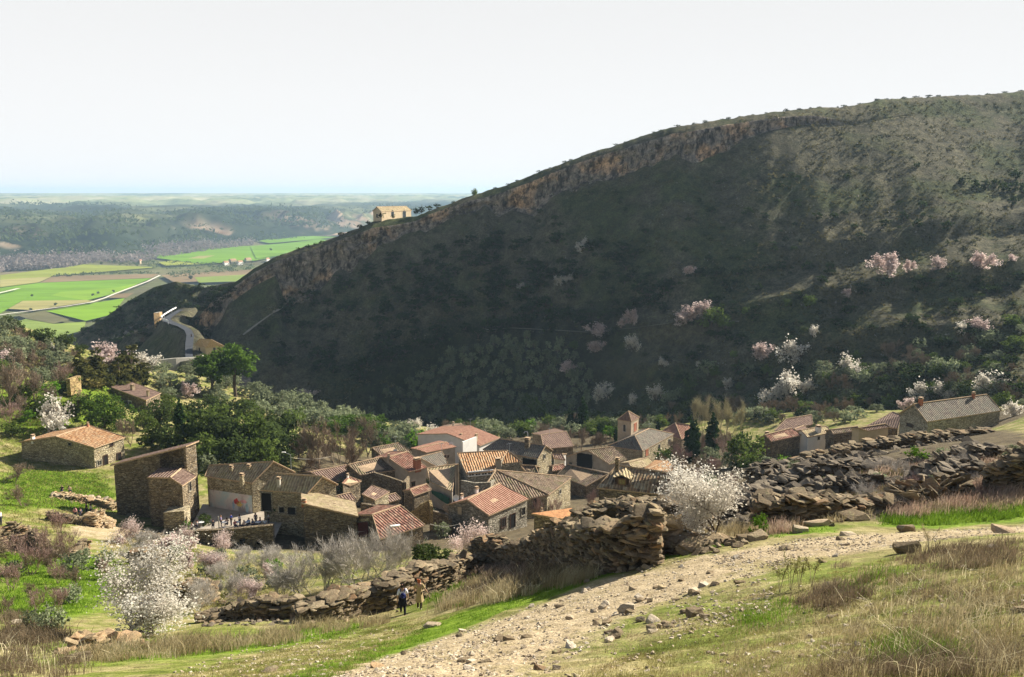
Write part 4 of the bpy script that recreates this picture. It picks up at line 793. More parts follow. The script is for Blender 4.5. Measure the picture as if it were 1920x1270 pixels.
# mural on the terrace house
def mural():
    root, p, ins = HOUSES[1]; s, t_ = ins['A'], ins['B']; e = Vector((t_.x - s.x, t_.y - s.y, 0)); L = e.length; e.normalize(); n = Vector((e.y, -e.x, 0))
    if n.dot(s) > 0: n = -n
    b = Bx(); zt = s.z - 1.75; b.box(s + e * .15 + n * -.02 - UP * (s.z - zt + 2.9), e * (L * .97 - .2), n * .07, UP * 2.9)
    t = NT('mural_paint'); v = t.pos('pos', (1, 1, 1)); f = t.noise(v, .45, 3); g = t.noise(t.pos('pos', (1, 1, .3)), .8, 4, .7)
    c = t.ramp(f, [(.35, (.62, .50, .47)), (.5, (.66, .60, .56)), (.66, (.50, .58, .58))]); c = t.mix(.6, c, t.ramp(g, [(.38, (.30, .22, .22)), (.5, (1, 1, 1))]), 'MULTIPLY')
    base = root.location; o = b.build('painted_panel', t.done(c, .9), root, base); o['label'] = 'pale plaster panel with a painted mural'
    for (fx, fz, w, h, col) in ((.36, 1.15, .8, .9, (.60, .08, .06)), (.30, 1.45, .9, .8, (.75, .52, .15)), (.20, 1.0, 1.1, .5, (.66, .34, .34)), (.13, 1.8, .5, 1.6, (.42, .56, .60)), (.43, 1.7, .35, 1.2, (.36, .46, .58))):
        q = Bx(); c = s + e * (L * fx) + n * .055 - UP * (s.z - zt + fz); m = 12
        q.poly([c + e * math.cos(6.283 * i / m) * w * (.5 + .12 * math.sin(i * 2.3)) + UP * math.sin(6.283 * i / m) * h * (.5 + .1 * math.cos(i * 1.7)) for i in range(m)])
        q.build('paint_patch', m_plain('mural_colour', col, .9, .3, 2, 'pos'), o, base)
mural()
# dormer of the house by the blossom tree
def dormer():
    root, p, ins = [h for h in HOUSES if 'dormer, nearest' in h[0]['label']][0]; base = root.location
    q = [p[k] for k in 'EGb']; n = (q[1] - q[0]).cross(q[2] - q[0]).normalized(); r = ray(1166, 909); c = r * (q[0].dot(n) / r.dot(n)); e = (p['G'] - p['E']); e.z = 0; e.normalize(); bk = Vector((-e.y, e.x, 0))
    rf = [o for o in root.children if o.name.startswith('roof')][0]
    b = Bx(); w, h, dp = .85, .85, 3.0
    b.box(c - e * w - UP * .3, e * 2 * w, bk * dp, UP * (h + .3)); d = b.build('dormer', [WD], rf, base)
    g = Bx(); A1, A2, T = c - e * (w + .25) + UP * h - bk * .3, c + e * (w + .25) + UP * h - bk * .3, c + UP * (h + .45) - bk * .3
    for x, y in ((A1, T), (T, A2)): g.poly([x, y, y + bk * (dp + .8), x + bk * (dp + .8)]); g.poly([x - UP * .1, x + bk * (dp + .8) - UP * .1, y + bk * (dp + .8) - UP * .1, y - UP * .1])
    g.poly([A1, A1 - UP * .1, T - UP * .1, T]); g.poly([T, T - UP * .1, A2 - UP * .1, A2]); g.build('dormer_roof', RT, d, base) if False else g.build('dormer_roof', RT, rf, base)
    g = Bx(); g.box(c - e * .50 - UP * .05 - bk * .06, e * .14, bk * .1, UP * .8); g.box(c + e * .36 - UP * .05 - bk * .06, e * .14, bk * .1, UP * .8); g.box(c - e * .36 + UP * .61 - bk * .055, e * .72, bk * .1, UP * .14); g.box(c - e * .36 - UP * .05 - bk * .055, e * .72, bk * .1, UP * .12); g.box(c - e * .03 + UP * .07 - bk * .05, e * .06, bk * .08, UP * .54); wf = g.build('window', m_plain('brown_frame', (.16, .09, .05), .7, .2), rf, base); g = Bx(); g.box(c - e * .36 + UP * .07 - bk * .03, e * .33, bk * .05, UP * .54); g.box(c + e * .03 + UP * .07 - bk * .03, e * .33, bk * .05, UP * .54); g.build('pane', m_plain('amber_pane', (.22, .18, .07), .3, .5), wf, base)
dormer()
# green tarpaulin and skylight, aerials, lamps
b = Bx(); q = [P(808,919,139), P(826,925,137), P(842,934,135), P(842,948,135), P(826,938,137), P(810,926,139)]; b.poly(q); b.poly([x + Vector((.02, .05, 0)) for x in q[::-1]])
tag(b.build('tarpaulin', m_plain('green_tarp', (.02, .085, .06), .6, .2, 1, 'pos')), 'dark green tarpaulin hung under the striped straw roof', 'tarpaulin')
b = Bx(); c = P(741,986,100.2); b.cbox(c, .55, .22, .06, Vector((.95, .3, 0)).normalized()); tag(b.build('skylight', WHT), 'small white skylight on the dark red cottage roof', 'skylight')
def lamp(u, v, d, h, label, arm):
    p = P(u, v, d); r = empty('street_lamp', p); tag(r, label, 'street lamp', None)
    b = Bx(); b.tube((0, 0, -1), (0, 0, h), .08, .05); b.build('post', MET if arm else WD, r)
    if arm: b = Bx(); b.tube((0, 0, h - .1), (-1.0, 0, h + .35), .04); b.build('arm', MET, r); b = Bx(); b.cbox((-1.15, 0, h + .36), .3, .12, .06); b.build('lamp_head', WHT, r)
    else:
        for s in (-1, 1): b = Bx(); b.tube((s * .25, 0, h), (s * .25, 0, h + .45), .1, .2); b.cbox((s * .12, 0, h), .14, .03, .03); b.build('lamp_head', WD, r)
lamp(546, 880, 150, 2.6, 'grey street lamp with a bent arm before the dark trees', True)
lamp(838, 873, 150, 1.4, 'black street lamp with two heads above the grey roof', False)
b = Bx()
for k in range(9): a0 = 3.1416 * k / 9; a1 = 3.1416 * (k + 1) / 9; b.tube((math.cos(a0) * .35 - .35, 0, math.sin(a0) * .35 + 1.1), (math.cos(a1) * .35 - .35, 0, math.sin(a1) * .35 + 1.1), .09)
b.tube((0, 0, -.5), (0, 0, 1.1), .09); o = b.build('stove_pipe', MET); o.location = P(989.5,823,171); tag(o, 'curved metal stove pipe on the slate roof chimney', 'pipe')
def dish(u, v, d, label):
    b = Bx(); n = 12
    for i in range(n):
        a0 = 6.283 * i / n; a1 = 6.283 * (i + 1) / n; b.poly([(0, .16, 0), (math.cos(a0) * .45, 0, math.sin(a0) * .45), (math.cos(a1) * .45, 0, math.sin(a1) * .45)])
    b.tube((0, .15, 0), (0, .3, -.8), .03); o = b.build('satellite_dish', WHT); o.location = P(u, v, d); o.rotation_euler = (R(-20), 0, R(15)); tag(o, label, 'satellite dish')
dish(846, 833, 180, 'white satellite dish beside the cream end wall'); dish(741, 846, 182, 'small pale satellite dish on the brown roof by the bare trees'); dish(855, 934, 121, 'grey satellite dish left of the rosy roof')
# the gorge road
rp = [(355,672,291),(354,660,300),(355,645,312),(357,630,326),(352,620,338),(340,613,352),(326,608,362),(316,604,370),(312,600,376),(318,595,385),(332,586,398),(340,582,405)]
M_ASPH = m_plain('grey_asphalt', (.05, .055, .065), .9, .12, .3, 'pos')
def road_bank():
    off = [(-26, -24), (-14, -14), (-5, -5), (-2.6, -.3), (2.4, -.3), (4, -.2), (8, -7), (11, -20)]; V = []; f = []
    pts = [P(352,700,272), P(354,686,280)] + [P(*q) for q in rp] + [P(350,577,420)]
    for i, p in enumerate(pts):
        a = pts[max(0, i - 1)]; b_ = pts[min(len(pts) - 1, i + 1)]; d = b_ - a; d.z = 0; d.normalize(); n = Vector((d.y, -d.x, 0))
        for k, (o, z) in enumerate(off):
            q = p + n * o + UP * z; w = float(fbm(np.array([q.x / 6]), np.array([q.y / 6]), 3, 130)[0]) * min(2.2, abs(z))
            V.append(tuple(q + Vector((w, w * .5, w))))
        if i: f += [((i - 1) * 8 + k, (i - 1) * 8 + k + 1, i * 8 + k + 1, i * 8 + k) for k in range(7)]
    tag(link('road_bank', npmesh('road_bank', V, np.array(f), [M_HILL], smooth=True, attrs={'cliff': [0.25] * len(V)})), 'earth bank carrying the gorge road', kind='structure')
strip('road', [P(*q) for q in rp], [2.4, 2.4, 2.6, 2.6, 2.6, 2.6, 3.2, 3.4, 3.2, 2.8, 2.4, 2.4], M_ASPH, 'narrow grey road winding through the gorge', .3)
road_bank()
b = Bx(); rq = [P(*q) + UP * 1.0 + Vector((-2.3, 0, 0)) for q in rp[6:]]
for i in range(len(rq) - 1):
    s, t_ = rq[i], rq[i + 1]; b.box(s, t_ - s, (0.15, 0, 0), (0, 0, .55)); b.tube(s - UP * 1.2, s + UP * .5, .08)
tag(b.build('guard_rail', WHT), 'pale guard rail on the outer bend of the gorge road', 'guard rail')

def aerial(u, v, d, h, label):
    b = Bx(); b.tube((0, 0, -.4), (0, 0, h), .03); b.tube((-.45, 0, h - .1), (.45, 0, h - .1), .018)
    for k in range(5): b.tube((-.4 + k * .2, -.25, h - .1), (-.4 + k * .2, .25, h - .1), .012)
    o = b.build('tv_aerial', MET); o.location = P(u, v, d); o.rotation_euler = (0, 0, .5); tag(o, label, 'aerial')
for a in [(741,832,186,1.6,'television aerial on the brown roof by the bare trees'),(828,846,166,1.5,'television aerial on the grey roof behind the lamp'),(1217,805,216,1.4,'television aerial on the church ridge'),(955,846,142,1.3,'television aerial at the pale gable of the orange roof'),(882,799,191,1.6,'television aerial on the pink brown roof'),(1030,815,193,1.5,'television aerial on the half hidden brown roof')]: aerial(*a)
def cable(p, q, sag, label):
    b = Bx(); p = P(*p); q = P(*q); pts = [p.lerp(q, k / 12) - UP * sag * 4 * (k / 12) * (1 - k / 12) for k in range(13)]
    for x, y in zip(pts[:-1], pts[1:]): b.tube(x, y, .03, n=4)
    tag(b.build('cable', CON), label, 'cable')
cable((546,858,150), (620,856,158), .4, 'thin overhead cable from the bent street lamp to the bare trees')
cable((806,983,112), (860,983,114), .3, 'pale cable strung in front of the rosy roofed house')
# ================================================================== plants
RNG = np.random.RandomState(11)
def nrm(a): return a / (np.linalg.norm(a, axis=1, keepdims=True) + 1e-9)
def leaf_quads(c, out, size, rng, asp=1.0, bias=0.7, up=0.2):
    """quads at points c facing roughly outwards"""
    n = len(c); nn = nrm(out * bias + rng.normal(size=(n, 3)) + np.array([0, 0, up])); t = nrm(np.cross(nn, rng.normal(size=(n, 3)))); b = np.cross(nn, t)
    s = (size * rng.uniform(.6, 1.35, n))[:, None] if np.isscalar(size) else (size * rng.uniform(.7, 1.3, n))[:, None]
    v = np.stack([c - t * s * asp * .5, c - b * s * .42 + t * s * .05, c + t * s * asp * .5, c + b * s * .42], 1).reshape(-1, 3)
    return v, np.arange(4 * n).reshape(n, 4)
def blob_points(blobs, n, rng, clump=14, shell=.55, cr=.22):
    w = np.array([b[6] if len(b) > 6 else b[3] * b[4] * b[5] for b in blobs]); w = w / w.sum(); C = []; O = []
    for b, k in zip(blobs, rng.multinomial(n, w)):
        if k == 0: continue
        m = max(3, k // clump); d = nrm(rng.normal(size=(m, 3))); r = rng.uniform(shell, 1, m) ** .6; cc = d * r[:, None]
        i = rng.randint(0, m, k); p = cc[i] + rng.normal(size=(k, 3)) * cr * rng.uniform(.4, 1.2, k)[:, None]
        C.append(p * np.array(b[3:6]) + np.array(b[:3])); O.append(nrm(p))
    return np.concatenate(C), np.concatenate(O)
class Tubes:
    def __init__(s): s.v = []; s.f = []; s.n = 0; s.tips = []
    def add(s, pts, rad, k=5):
        pts = np.asarray(pts, float); m = len(pts)
        d = np.gradient(pts, axis=0) if m > 2 else np.repeat(pts[1:] - pts[:1], 2, 0); d = nrm(d); a = nrm(np.cross(d, np.array([.31, .87, .21]))); b = np.cross(d, a)
        an = np.arange(k) * 2 * math.pi / k; r = np.asarray(rad, float)[:, None, None]
        v = pts[:, None] + r * (a[:, None] * np.cos(an)[None, :, None] + b[:, None] * np.sin(an)[None, :, None]); s.v.append(v.reshape(-1, 3))
        i = np.arange(m - 1)[:, None] * k + np.arange(k)[None]; j = np.arange(m - 1)[:, None] * k + (np.arange(k)[None] + 1) % k
        s.f.append(np.stack([i, j, j + k, i + k], -1).reshape(-1, 4) + s.n); s.n += m * k
    def grow(s, p, d, L, r, lev, rng, spread=.6, up=.25, kids=3, seg=4, k=5, wig=.18, shrink=.68):
        pts = [np.array(p)]; d = np.array(d, float); d /= np.linalg.norm(d)
        for i in range(seg):
            d = d + rng.normal(size=3) * wig + np.array([0, 0, up * .25]); d /= np.linalg.norm(d); pts.append(pts[-1] + d * L / seg)
        s.add(pts, np.linspace(r, r * .55, seg + 1), k if lev > 0 else 3)
        if lev <= 0: s.tips.append(pts[-1]); return
        for c in range(kids + (rng.rand() < .4)):
            q = rng.randint(1, seg + 1) if c else seg; dd = d + rng.normal(size=3) * spread + np.array([0, 0, up])
            s.grow(pts[q], dd, L * shrink * rng.uniform(.75, 1.15), r * .5 * (1.1 if c == 0 else .9), lev - 1, rng, spread, up, kids, seg if lev > 1 else 2, max(3, k - 1), wig, shrink)
    def get(s): return np.concatenate(s.v), np.concatenate(s.f)
BARK = m_plain('bark', (.10, .075, .055), .95, .35, 4)
BARKG = m_plain('grey_bark', (.24, .21, .175), .95, .3, 4)
TWB = m_plain('brown_twigs', (.22, .165, .115), .95, .3, 3)
TWG = m_plain('pale_grey_twigs', (.46, .42, .37), .95, .25, 3)
TWY = m_plain('straw_twigs', (.40, .36, .22), .95, .3, 3)
TWP = m_plain('rosy_twigs', (.30, .20, .17), .95, .3, 3)
LOL = m_leaf('olive_leaves', [(.11, .13, .07), (.23, .26, .15), (.35, .38, .24)], .35)
LDK = m_leaf('dark_evergreen_leaves', [(.03, .045, .016), (.075, .105, .032), (.14, .18, .06)], .35)
LMG = m_leaf('oak_leaves', [(.05, .075, .018), (.11, .155, .035), (.19, .24, .07)], .4)
LBR = m_leaf('bright_green_leaves', [(.06, .13, .012), (.13, .25, .025), (.20, .33, .05)], .4)
LPN = m_leaf('pine_needles', [(.03, .06, .012), (.085, .145, .025), (.15, .23, .04)], .35)
LCY = m_leaf('cypress_needles', [(.012, .03, .010), (.028, .055, .015), (.05, .085, .025)], .25)
LCN = m_leaf('rusty_conifer_needles', [(.035, .045, .015), (.10, .10, .03), (.22, .17, .06)], .35)
LJU = m_leaf('juniper_needles', [(.014, .022, .009), (.036, .056, .016), (.10, .14, .035)], .4)
FWH = m_leaf('white_blossom', [(.46, .41, .34), (.74, .69, .60), (.90, .87, .80)], .5, clump=2.5, hue=.08)
FPK = m_leaf('pink_blossom', [(.42, .31, .28), (.66, .53, .49), (.82, .71, .67)], .45, clump=2.5, hue=.1)
LSC = m_leaf('scrub_leaves', [(.05, .05, .025), (.10, .095, .045), (.16, .14, .075)], .3, clump=.05)
LBM = m_leaf('broom_twigs', [(.07, .11, .03), (.14, .19, .06), (.22, .27, .1)], .3)
PROTO = {}
def mesh_pair(key, tv, cv, tm, cm):
    """trunk mesh, crown mesh (height 1) and a joined one for copies too small to show their parts"""
    t = npmesh(key + '_trunk', tv[0], tv[1], [tm], smooth=True) if tv is not None else None
    c = npmesh(key + '_crown', cv[0], cv[1], [cm])
    if tv is not None:
        v = np.concatenate([cv[0], tv[0]]); f = np.concatenate([cv[1], tv[1] + len(cv[0])]); j = npmesh(key, v, f, [cm, tm], midx=[0] * len(cv[1]) + [1] * len(tv[1]))
    else: j = c
    PROTO.setdefault(key.rsplit('_', 1)[0], []).append((t, c, j))
def make(kind, nvar, n, leaf, lm, tm, blobf, tr=(.05, .35), shell=.55, clump=14, cr=.22, asp=1.0, seed=0, limbs=4, up=.2, bias=.7):
    for k in range(nvar):
        rng = np.random.RandomState(seed + 17 * k); bl = blobf(rng); C, O = blob_points(bl, n, rng, clump, shell, cr); C[:, 2] = np.maximum(C[:, 2], .02)
        T = Tubes(); top = max(b[2] for b in bl)
        T.add([(0, 0, -.08), (rng.normal() * .01, rng.normal() * .01, tr[1] * .5), (rng.normal() * .03, rng.normal() * .03, tr[1])], [tr[0], tr[0] * .8, tr[0] * .6], 6)
        for b in bl[:limbs + 3]:
            e = np.array(b[:3]); s0 = np.array([0, 0, tr[1] * rng.uniform(.55, .95)]); T.add([s0, s0 * .5 + e * .5 + rng.normal(size=3) * .02, e], [tr[0] * .5, tr[0] * .35, tr[0] * .15], 4)
        mesh_pair('%s_%d' % (kind, k), T.get(), leaf_quads(C, O, leaf, rng, asp, bias, up), tm, lm)
def round_blobs(w=.45, z=.6, h=.35, m=7, low=.0):
    def f(rng):
        out = [(0, 0, z, w * .72, w * .72, h * .8)]
        for i in range(m):
            a = i * 6.283 / m + rng.uniform(-.4, .4); r = w * rng.uniform(.45, .72); out.append((math.cos(a) * r, math.sin(a) * r, z + rng.uniform(-.6, .6) * h + low, w * rng.uniform(.35, .55), w * rng.uniform(.35, .55), h * rng.uniform(.35, .6)))
        return out
    return f
make('olive', 3, 800, .085, LOL, BARKG, round_blobs(.52, .52, .42, 8, -.04), (.05, .28), seed=1)
make('oak', 3, 1800, .07, LMG, BARK, round_blobs(.48, .52, .45, 10, -.04), (.04, .3), seed=2, cr=.2)
make('dark_oak', 3, 1800, .07, LDK, BARK, round_blobs(.48, .52, .45, 10, -.04), (.04, .3), seed=3, cr=.2)
make('bush', 3, 420, .12, LJU, BARK, round_blobs(.5, .48, .44, 6, -.05), (.05, .25), seed=4)
make('bright_bush', 2, 700, .085, LBR, BARK, round_blobs(.5, .5, .45, 7, -.05), (.05, .25), seed=5)
make('round_pine', 2, 6500, .042, LPN, BARK, round_blobs(.60, .52, .44, 15, -.02), (.04, .4), seed=6, clump=50, cr=.2)
make('umbrella_pine', 1, 5000, .05, LPN, BARK, lambda rng: [(math.cos(i * 2.4) * .55 * math.sqrt(i / 13), math.sin(i * 2.4) * .55 * math.sqrt(i / 13), .78 + rng.uniform(-.08, .1), .30, .30, .14) for i in range(14)], (.04, .6), seed=7, clump=60, cr=.25)
make('tall_pine', 2, 6000, .042, LPN, BARK, lambda rng: [(rng.normal() * .12, rng.normal() * .12, .80, .2, .2, .16), (.16, .02, .72, .2, .2, .14), (-.15, .05, .76, .2, .2, .14), (.05, -.15, .66, .2, .18, .12), (-.10, .12, .60, .16, .16, .10), (.02, .02, .90, .17, .17, .12), (.12, .1, .55, .16, .16, .10), (-.12, -.08, .50, .15, .15, .09)], (.03, .6), seed=8, clump=60, cr=.26)
make('conifer', 2, 1500, .075, LCN, BARK, lambda rng: [(rng.normal() * .03, rng.normal() * .03, z, .34 * (1 - z) + .05, .34 * (1 - z) + .05, .09) for z in np.linspace(.12, .94, 9)], (.03, .8), seed=9, asp=1.7, shell=.7, up=-.4)
make('cypress', 2, 1500, .05, LCY, BARK, lambda rng: [(rng.normal() * .006, rng.normal() * .006, z, .105 * math.sin(math.pi * min(1, z * .93 + .12)) ** .7 + .008, .105 * math.sin(math.pi * min(1, z * .93 + .12)) ** .7 + .008, .075) for z in np.linspace(.06, .95, 13)], (.02, .5), seed=10, asp=1.5, shell=.6, up=.6, limbs=0)
def blossom(kind, nvar, n, leaf, lm, lev, seed, w=.5, kids=3, spread=.65, br=.02):
    for k in range(nvar):
        rng = np.random.RandomState(seed + k); T = Tubes()
        for i in range(4): T.grow((0, 0, -.05 if i == 0 else .05), (rng.normal() * .8, rng.normal() * .8, .7), .36, br, lev, rng, spread, .16, kids)
        tv, tf = T.get(); tips = np.array(T.tips); zt = np.percentile(tips[:, 2], 98); sc = np.array([w / np.percentile(np.hypot(tips[:, 0], tips[:, 1]), 92)] * 2 + [.95 / zt]); tv = tv * sc; tips = tips * sc
        i = rng.randint(0, len(tips), n); j = np.array([0, 0, .28]); C = tips[i] + rng.normal(size=(n, 3)) * .055; pull = rng.uniform(0, .7, n)[:, None] ** 1.3; C = C * (1 - pull) + (j + (C - j) * .5) * pull
        mesh_pair('%s_%d' % (kind, k), (tv, tf), leaf_quads(C, nrm(C - np.array([0, 0, .45])), leaf, rng, 1.0, .5, .2), BARK, lm)
blossom('white_almond', 3, 1300, .07, FWH, 3, 20)
blossom('pink_almond', 3, 1300, .07, FPK, 3, 30)
blossom('near_almond', 1, 14000, .020, FWH, 4, 42, w=.52, br=.013)
blossom('mid_almond', 2, 4500, .030, FPK, 4, 47, w=.55, br=.015)
def bare(kind, nvar, tm, lev, seed, w, kids, spread, up, stems=3, r=.02, L=.42, base=.0, tw=1800, wd=.0035):
    for k in range(nvar):
        rng = np.random.RandomState(seed + k); T = Tubes(); B_ = Tubes(); B_.add([(0, 0, -.08), (0, 0, .10), (.01, .01, .16)], [r * 1.5, r * 1.1, r], 5)
        for i in range(stems): T.grow((rng.normal() * base, rng.normal() * base, .08), (rng.normal() * spread, rng.normal() * spread, .9), L, r, lev, rng, spread, up, kids)
        tv, tf = T.get(); tips = np.array(T.tips); sc = np.array([w / np.percentile(np.hypot(tips[:, 0], tips[:, 1]), 92)] * 2 + [1 / np.percentile(tips[:, 2], 98)]); tv = tv * sc; m = tw; i = rng.randint(0, len(tv), m); p0 = tv[i] + rng.normal(size=(m, 3)) * .01; d = nrm(nrm(p0 - np.array([0, 0, .2])) * .7 + rng.normal(size=(m, 3)) * .5 + np.array([0, 0, .5])); ln = rng.uniform(.05, .16, m)[:, None]; sd = nrm(np.cross(d, rng.normal(size=(m, 3)))) * wd; ok = p0[:, 2] > .12; q = np.stack([p0 - sd, p0 + sd, p0 + d * ln + sd * .3, p0 + d * ln - sd * .3], 1)[ok].reshape(-1, 3); tf = np.concatenate([tf, np.arange(len(q)).reshape(-1, 4) + len(tv)]); tv = np.concatenate([tv, q]); mesh_pair('%s_%d' % (kind, k), B_.get(), (tv, tf), tm, tm)
bare('bare_tree', 3, TWB, 4, 60, .42, 3, .55, .22, r=.016)
bare('bare_shrub', 3, TWG, 4, 70, .62, 3, .5, .30, stems=7, r=.010, base=.12, tw=5000, wd=.0024)
bare('poplar', 3, TWY, 4, 80, .20, 3, .30, .5, stems=2, r=.014, tw=900)
bare('rosy_shrub', 2, TWP, 4, 90, .45, 3, .45, .4, stems=5, r=.010, base=.08)
KINDS = dict(olive='olive_tree', oak='oak_tree', dark_oak='holm_oak', bush='juniper_bush', bright_bush='green_shrub', round_pine='stone_pine', umbrella_pine='umbrella_pine', tall_pine='stone_pine', conifer='conifer_tree', cypress='cypress_tree', white_almond='almond_tree', pink_almond='almond_tree', near_almond='almond_tree', mid_almond='almond_tree', bare_tree='bare_tree', bare_shrub='bare_shrub', poplar='poplar_tree', rosy_shrub='bare_shrub')
CATS = dict(bush='bush', bright_bush='shrub', bare_shrub='shrub', rosy_shrub='shrub')
_cnt = [0]
def plant(kind, u, v, hpx, label, group=None, w=1.0, far=False, parts=None, p=None, sink=.04, nm=None):
    p = gp(u, v, far) if p is None else p
    if p is None: return None
    dep = p.y * CP - p.z * SP; h = hpx * dep / F; _cnt[0] += 1; r = np.random.RandomState(_cnt[0] * 7 + 3)
    var = PROTO[kind][r.randint(len(PROTO[kind]))]; rz = r.uniform(0, 6.28); sx = h * w * r.uniform(.94, 1.06); sc = (sx, sx, h)
    if kind not in CATS: parts = True
    elif parts is None: parts = hpx > 24
    loc = Vector(p) - UP * sink * h; name = nm or ('grey_shrub' if kind == 'olive' and ('bush' in label or 'shrub' in label) else KINDS[kind])
    if parts and var[0] is not None:
        o = empty(name, loc, rz); o.scale = sc; t = link('trunk', var[0], o); c = link('branches' if kind in ('bare_tree', 'bare_shrub', 'poplar', 'rosy_shrub') else 'crown', var[1], o)
    else: o = link(name, var[2]); o.location = loc; o.rotation_euler = (0, 0, rz); o.scale = sc
    return tag(o, label, CATS.get(kind, 'tree'), group)
def scatter(kind, poly, n, hrange, label, group, w=1.0, far=False, seed=0, mind=9, dens=None, parts=None, nm=None):
    r = np.random.RandomState(seed); us = [q[0] for q in poly]; vs_ = [q[1] for q in poly]; done = []; tries = 0
    while len(done) < n and tries < n * 60:
        tries += 1; u = r.uniform(min(us), max(us)); v = r.uniform(min(vs_), max(vs_))
        if not in_poly(np.array([u]), np.array([v]), poly)[0]: continue
        if any((u - a) ** 2 + ((v - b) * 1.6) ** 2 < mind * mind for a, b in done): continue
        if dens and r.rand() > dens(u, v): continue
        done.append((u, v)); k = kind if isinstance(kind, str) else kind[r.randint(len(kind))]
        plant(k, u, v, r.uniform(*hrange), label if isinstance(label, str) else label[k], group if isinstance(group, str) else group[k], w * r.uniform(.9, 1.2), far, parts, None, .04, nm)
# ---- junipers and dark bushes on the hill
Z4 = lambda x, y: (1440 + x / 3.97, 150 + y / 3.97)
for i, (x, y, s) in enumerate([(585,740,13),(1110,655,13),(740,915,10),(975,935,12),(1150,950,16),(370,1040,17),(490,1035,16),(565,1010,13),(1005,1045,19),(865,1095,17),(1110,1100,19),(640,1112,12),(690,1190,16),(975,1110,7),(1155,1018,9),(1325,1120,20),(1810,1115,10),(1335,1225,9),(1400,1212,8),(1210,1035,8),(1440,785,18),(1540,810,20),(1620,815,20),(1840,740,22),(1840,830,22),(1895,850,20),(1830,930,18),(1750,830,20),(1690,790,16)]):
    u, v = Z4(x, y); plant('bush', u, v, s, 'rounded green juniper bush on the sunlit upper right hillside', 'junipers on the upper right hillside', 1.15, True, False)
hd = lambda u, v: .25 + .75 * float(vnoise(np.array([u / 45.]), np.array([v / 30.]), 200)[0])
scatter('bush', [(480,600),(640,520),(860,450),(1000,440),(1200,470),(1280,560),(1100,620),(900,640),(760,700),(620,720),(520,690)], 215, (10, 26), 'dark juniper bush on the shaded hillside', 'dark bushes on the shaded hillside', 1.5, True, 3, 9, hd, False)
scatter('bush', [(900,400),(1250,340),(1500,320),(1500,520),(1250,560),(1050,500)], 80, (5, 12), 'small dark bush high on the shaded hillside', 'small dark bushes high on the hill', 1.5, True, 4, 10, hd, False, 'scrub_bush')
scatter('bush', [(1200,520),(1480,500),(1920,520),(1920,690),(1700,690),(1440,700),(1220,690),(1120,640)], 110, (8, 20), 'olive green bush on the terraced lower right hillside', 'bushes on the terraced hillside', 1.5, True, 5, 10, hd, False, 'terrace_bush')
scatter('bush', [(150,625),(250,565),(330,532),(440,548),(400,590),(330,585),(250,640),(170,660)], 120, (6, 14), 'dark bush on the rocky spur above the gorge', 'dark bushes on the gorge spur', 1.4, True, 6, 6, None, False, 'spur_bush')
for i, (u, v, s) in enumerate([(578,466,10),(592,462,9),(602,458,9),(640,443,11),(655,440,9),(675,428,10),(690,420,8),(560,470,8),(530,482,8),(520,486,7),(715,408,12),(737,408,8),(500,498,8),(790,398,13),(805,394,11),(820,390,10),(850,381,6),(780,400,12)]): plant('bush', u, v + 1, s, 'green bush on the bright rim of the ridge', 'bushes along the ridge rim', 1.3, True, False, p=P(u, v + 1, float(np.interp(u, [c[0] for c in CDEP], [c[1] for c in CDEP])) - 1.5))
plant('oak', 890, 366, 15, 'lone open crowned tree standing against the sky on the ridge', None, .9, p=P(890,367,411), parts=True)
for i in range(42):
    u = 905 + i * 24.5 + RNG.uniform(-9, 9); v = float(np.interp(u, [c[0] for c in CREST], [c[1] for c in CREST])); d = float(np.interp(u, [c[0] for c in CDEP], [c[1] for c in CDEP]))
    plant('bush', 0, 0, RNG.uniform(2.5, 6), 'low bush on the skyline of the long hill', 'low bushes on the hill skyline', 2.2, parts=False, p=P(u, v + 1.5, d - 1), nm='skyline_bush')
scatter(['bush', 'olive', 'bare_tree'], [(300,600),(330,605),(352,640),(355,672),(300,672),(250,660)], 26, (8, 18), {'bush': 'dark bush beside the gorge road', 'olive': 'grey bush beside the gorge road', 'bare_tree': 'bare bush beside the gorge road'}, {k: 'beside the gorge road: ' + k.replace('_', ' ') for k in ('bush', 'olive', 'bare_tree')}, 1.3, True, 41, 8, None, None, None)
for i, (u, v) in enumerate([(362,612),(372,618),(366,628),(378,632),(384,622),(352,606),(345,600),(338,594),(370,605),(392,630),(376,640),(388,640)]): plant('bush', u, v, 12 + i % 4 * 2, 'dark bush on the bank right of the gorge road', 'dark bushes on the road bank', 1.4, True, False, p=gp(u, v, True))
# ---- olive grove in the shade of the hill
rows = []
for r_ in range(12):
    for c_ in range(24):
        u = 655 + c_ * 21 + (r_ % 2) * 10 + RNG.uniform(-5, 5) + r_ * 4; v = 640 + r_ * 13.5 + RNG.uniform(-4, 4) - max(0, (u - 900)) * .02
        if in_poly(np.array([u]), np.array([v]), [(640,770),(720,745),(800,690),(880,650),(960,630),(1060,650),(1100,690),(1110,760),(1000,790),(900,800),(820,800),(740,790)])[0]: rows.append((u, v))
for u, v in rows: plant('olive', u + RNG.uniform(-6, 6), v + RNG.uniform(-5, 5), RNG.uniform(13, 23), 'grey green olive tree in the shaded grove below the hill', 'olive trees of the shaded grove', RNG.uniform(.75, 1.1), True, False)
for u, v, s in [(985,800,38),(1010,785,42),(960,805,30),(935,803,28),(905,803,28),(880,806,30),(850,800,32),(830,806,28),(1040,770,26),(1075,655,18),(930,770,24),(990,760,24)]: plant('oak', u, v, s, 'sunlit leafy tree at the foot of the olive grove', 'sunlit trees below the olive grove', 1.1, True, True)
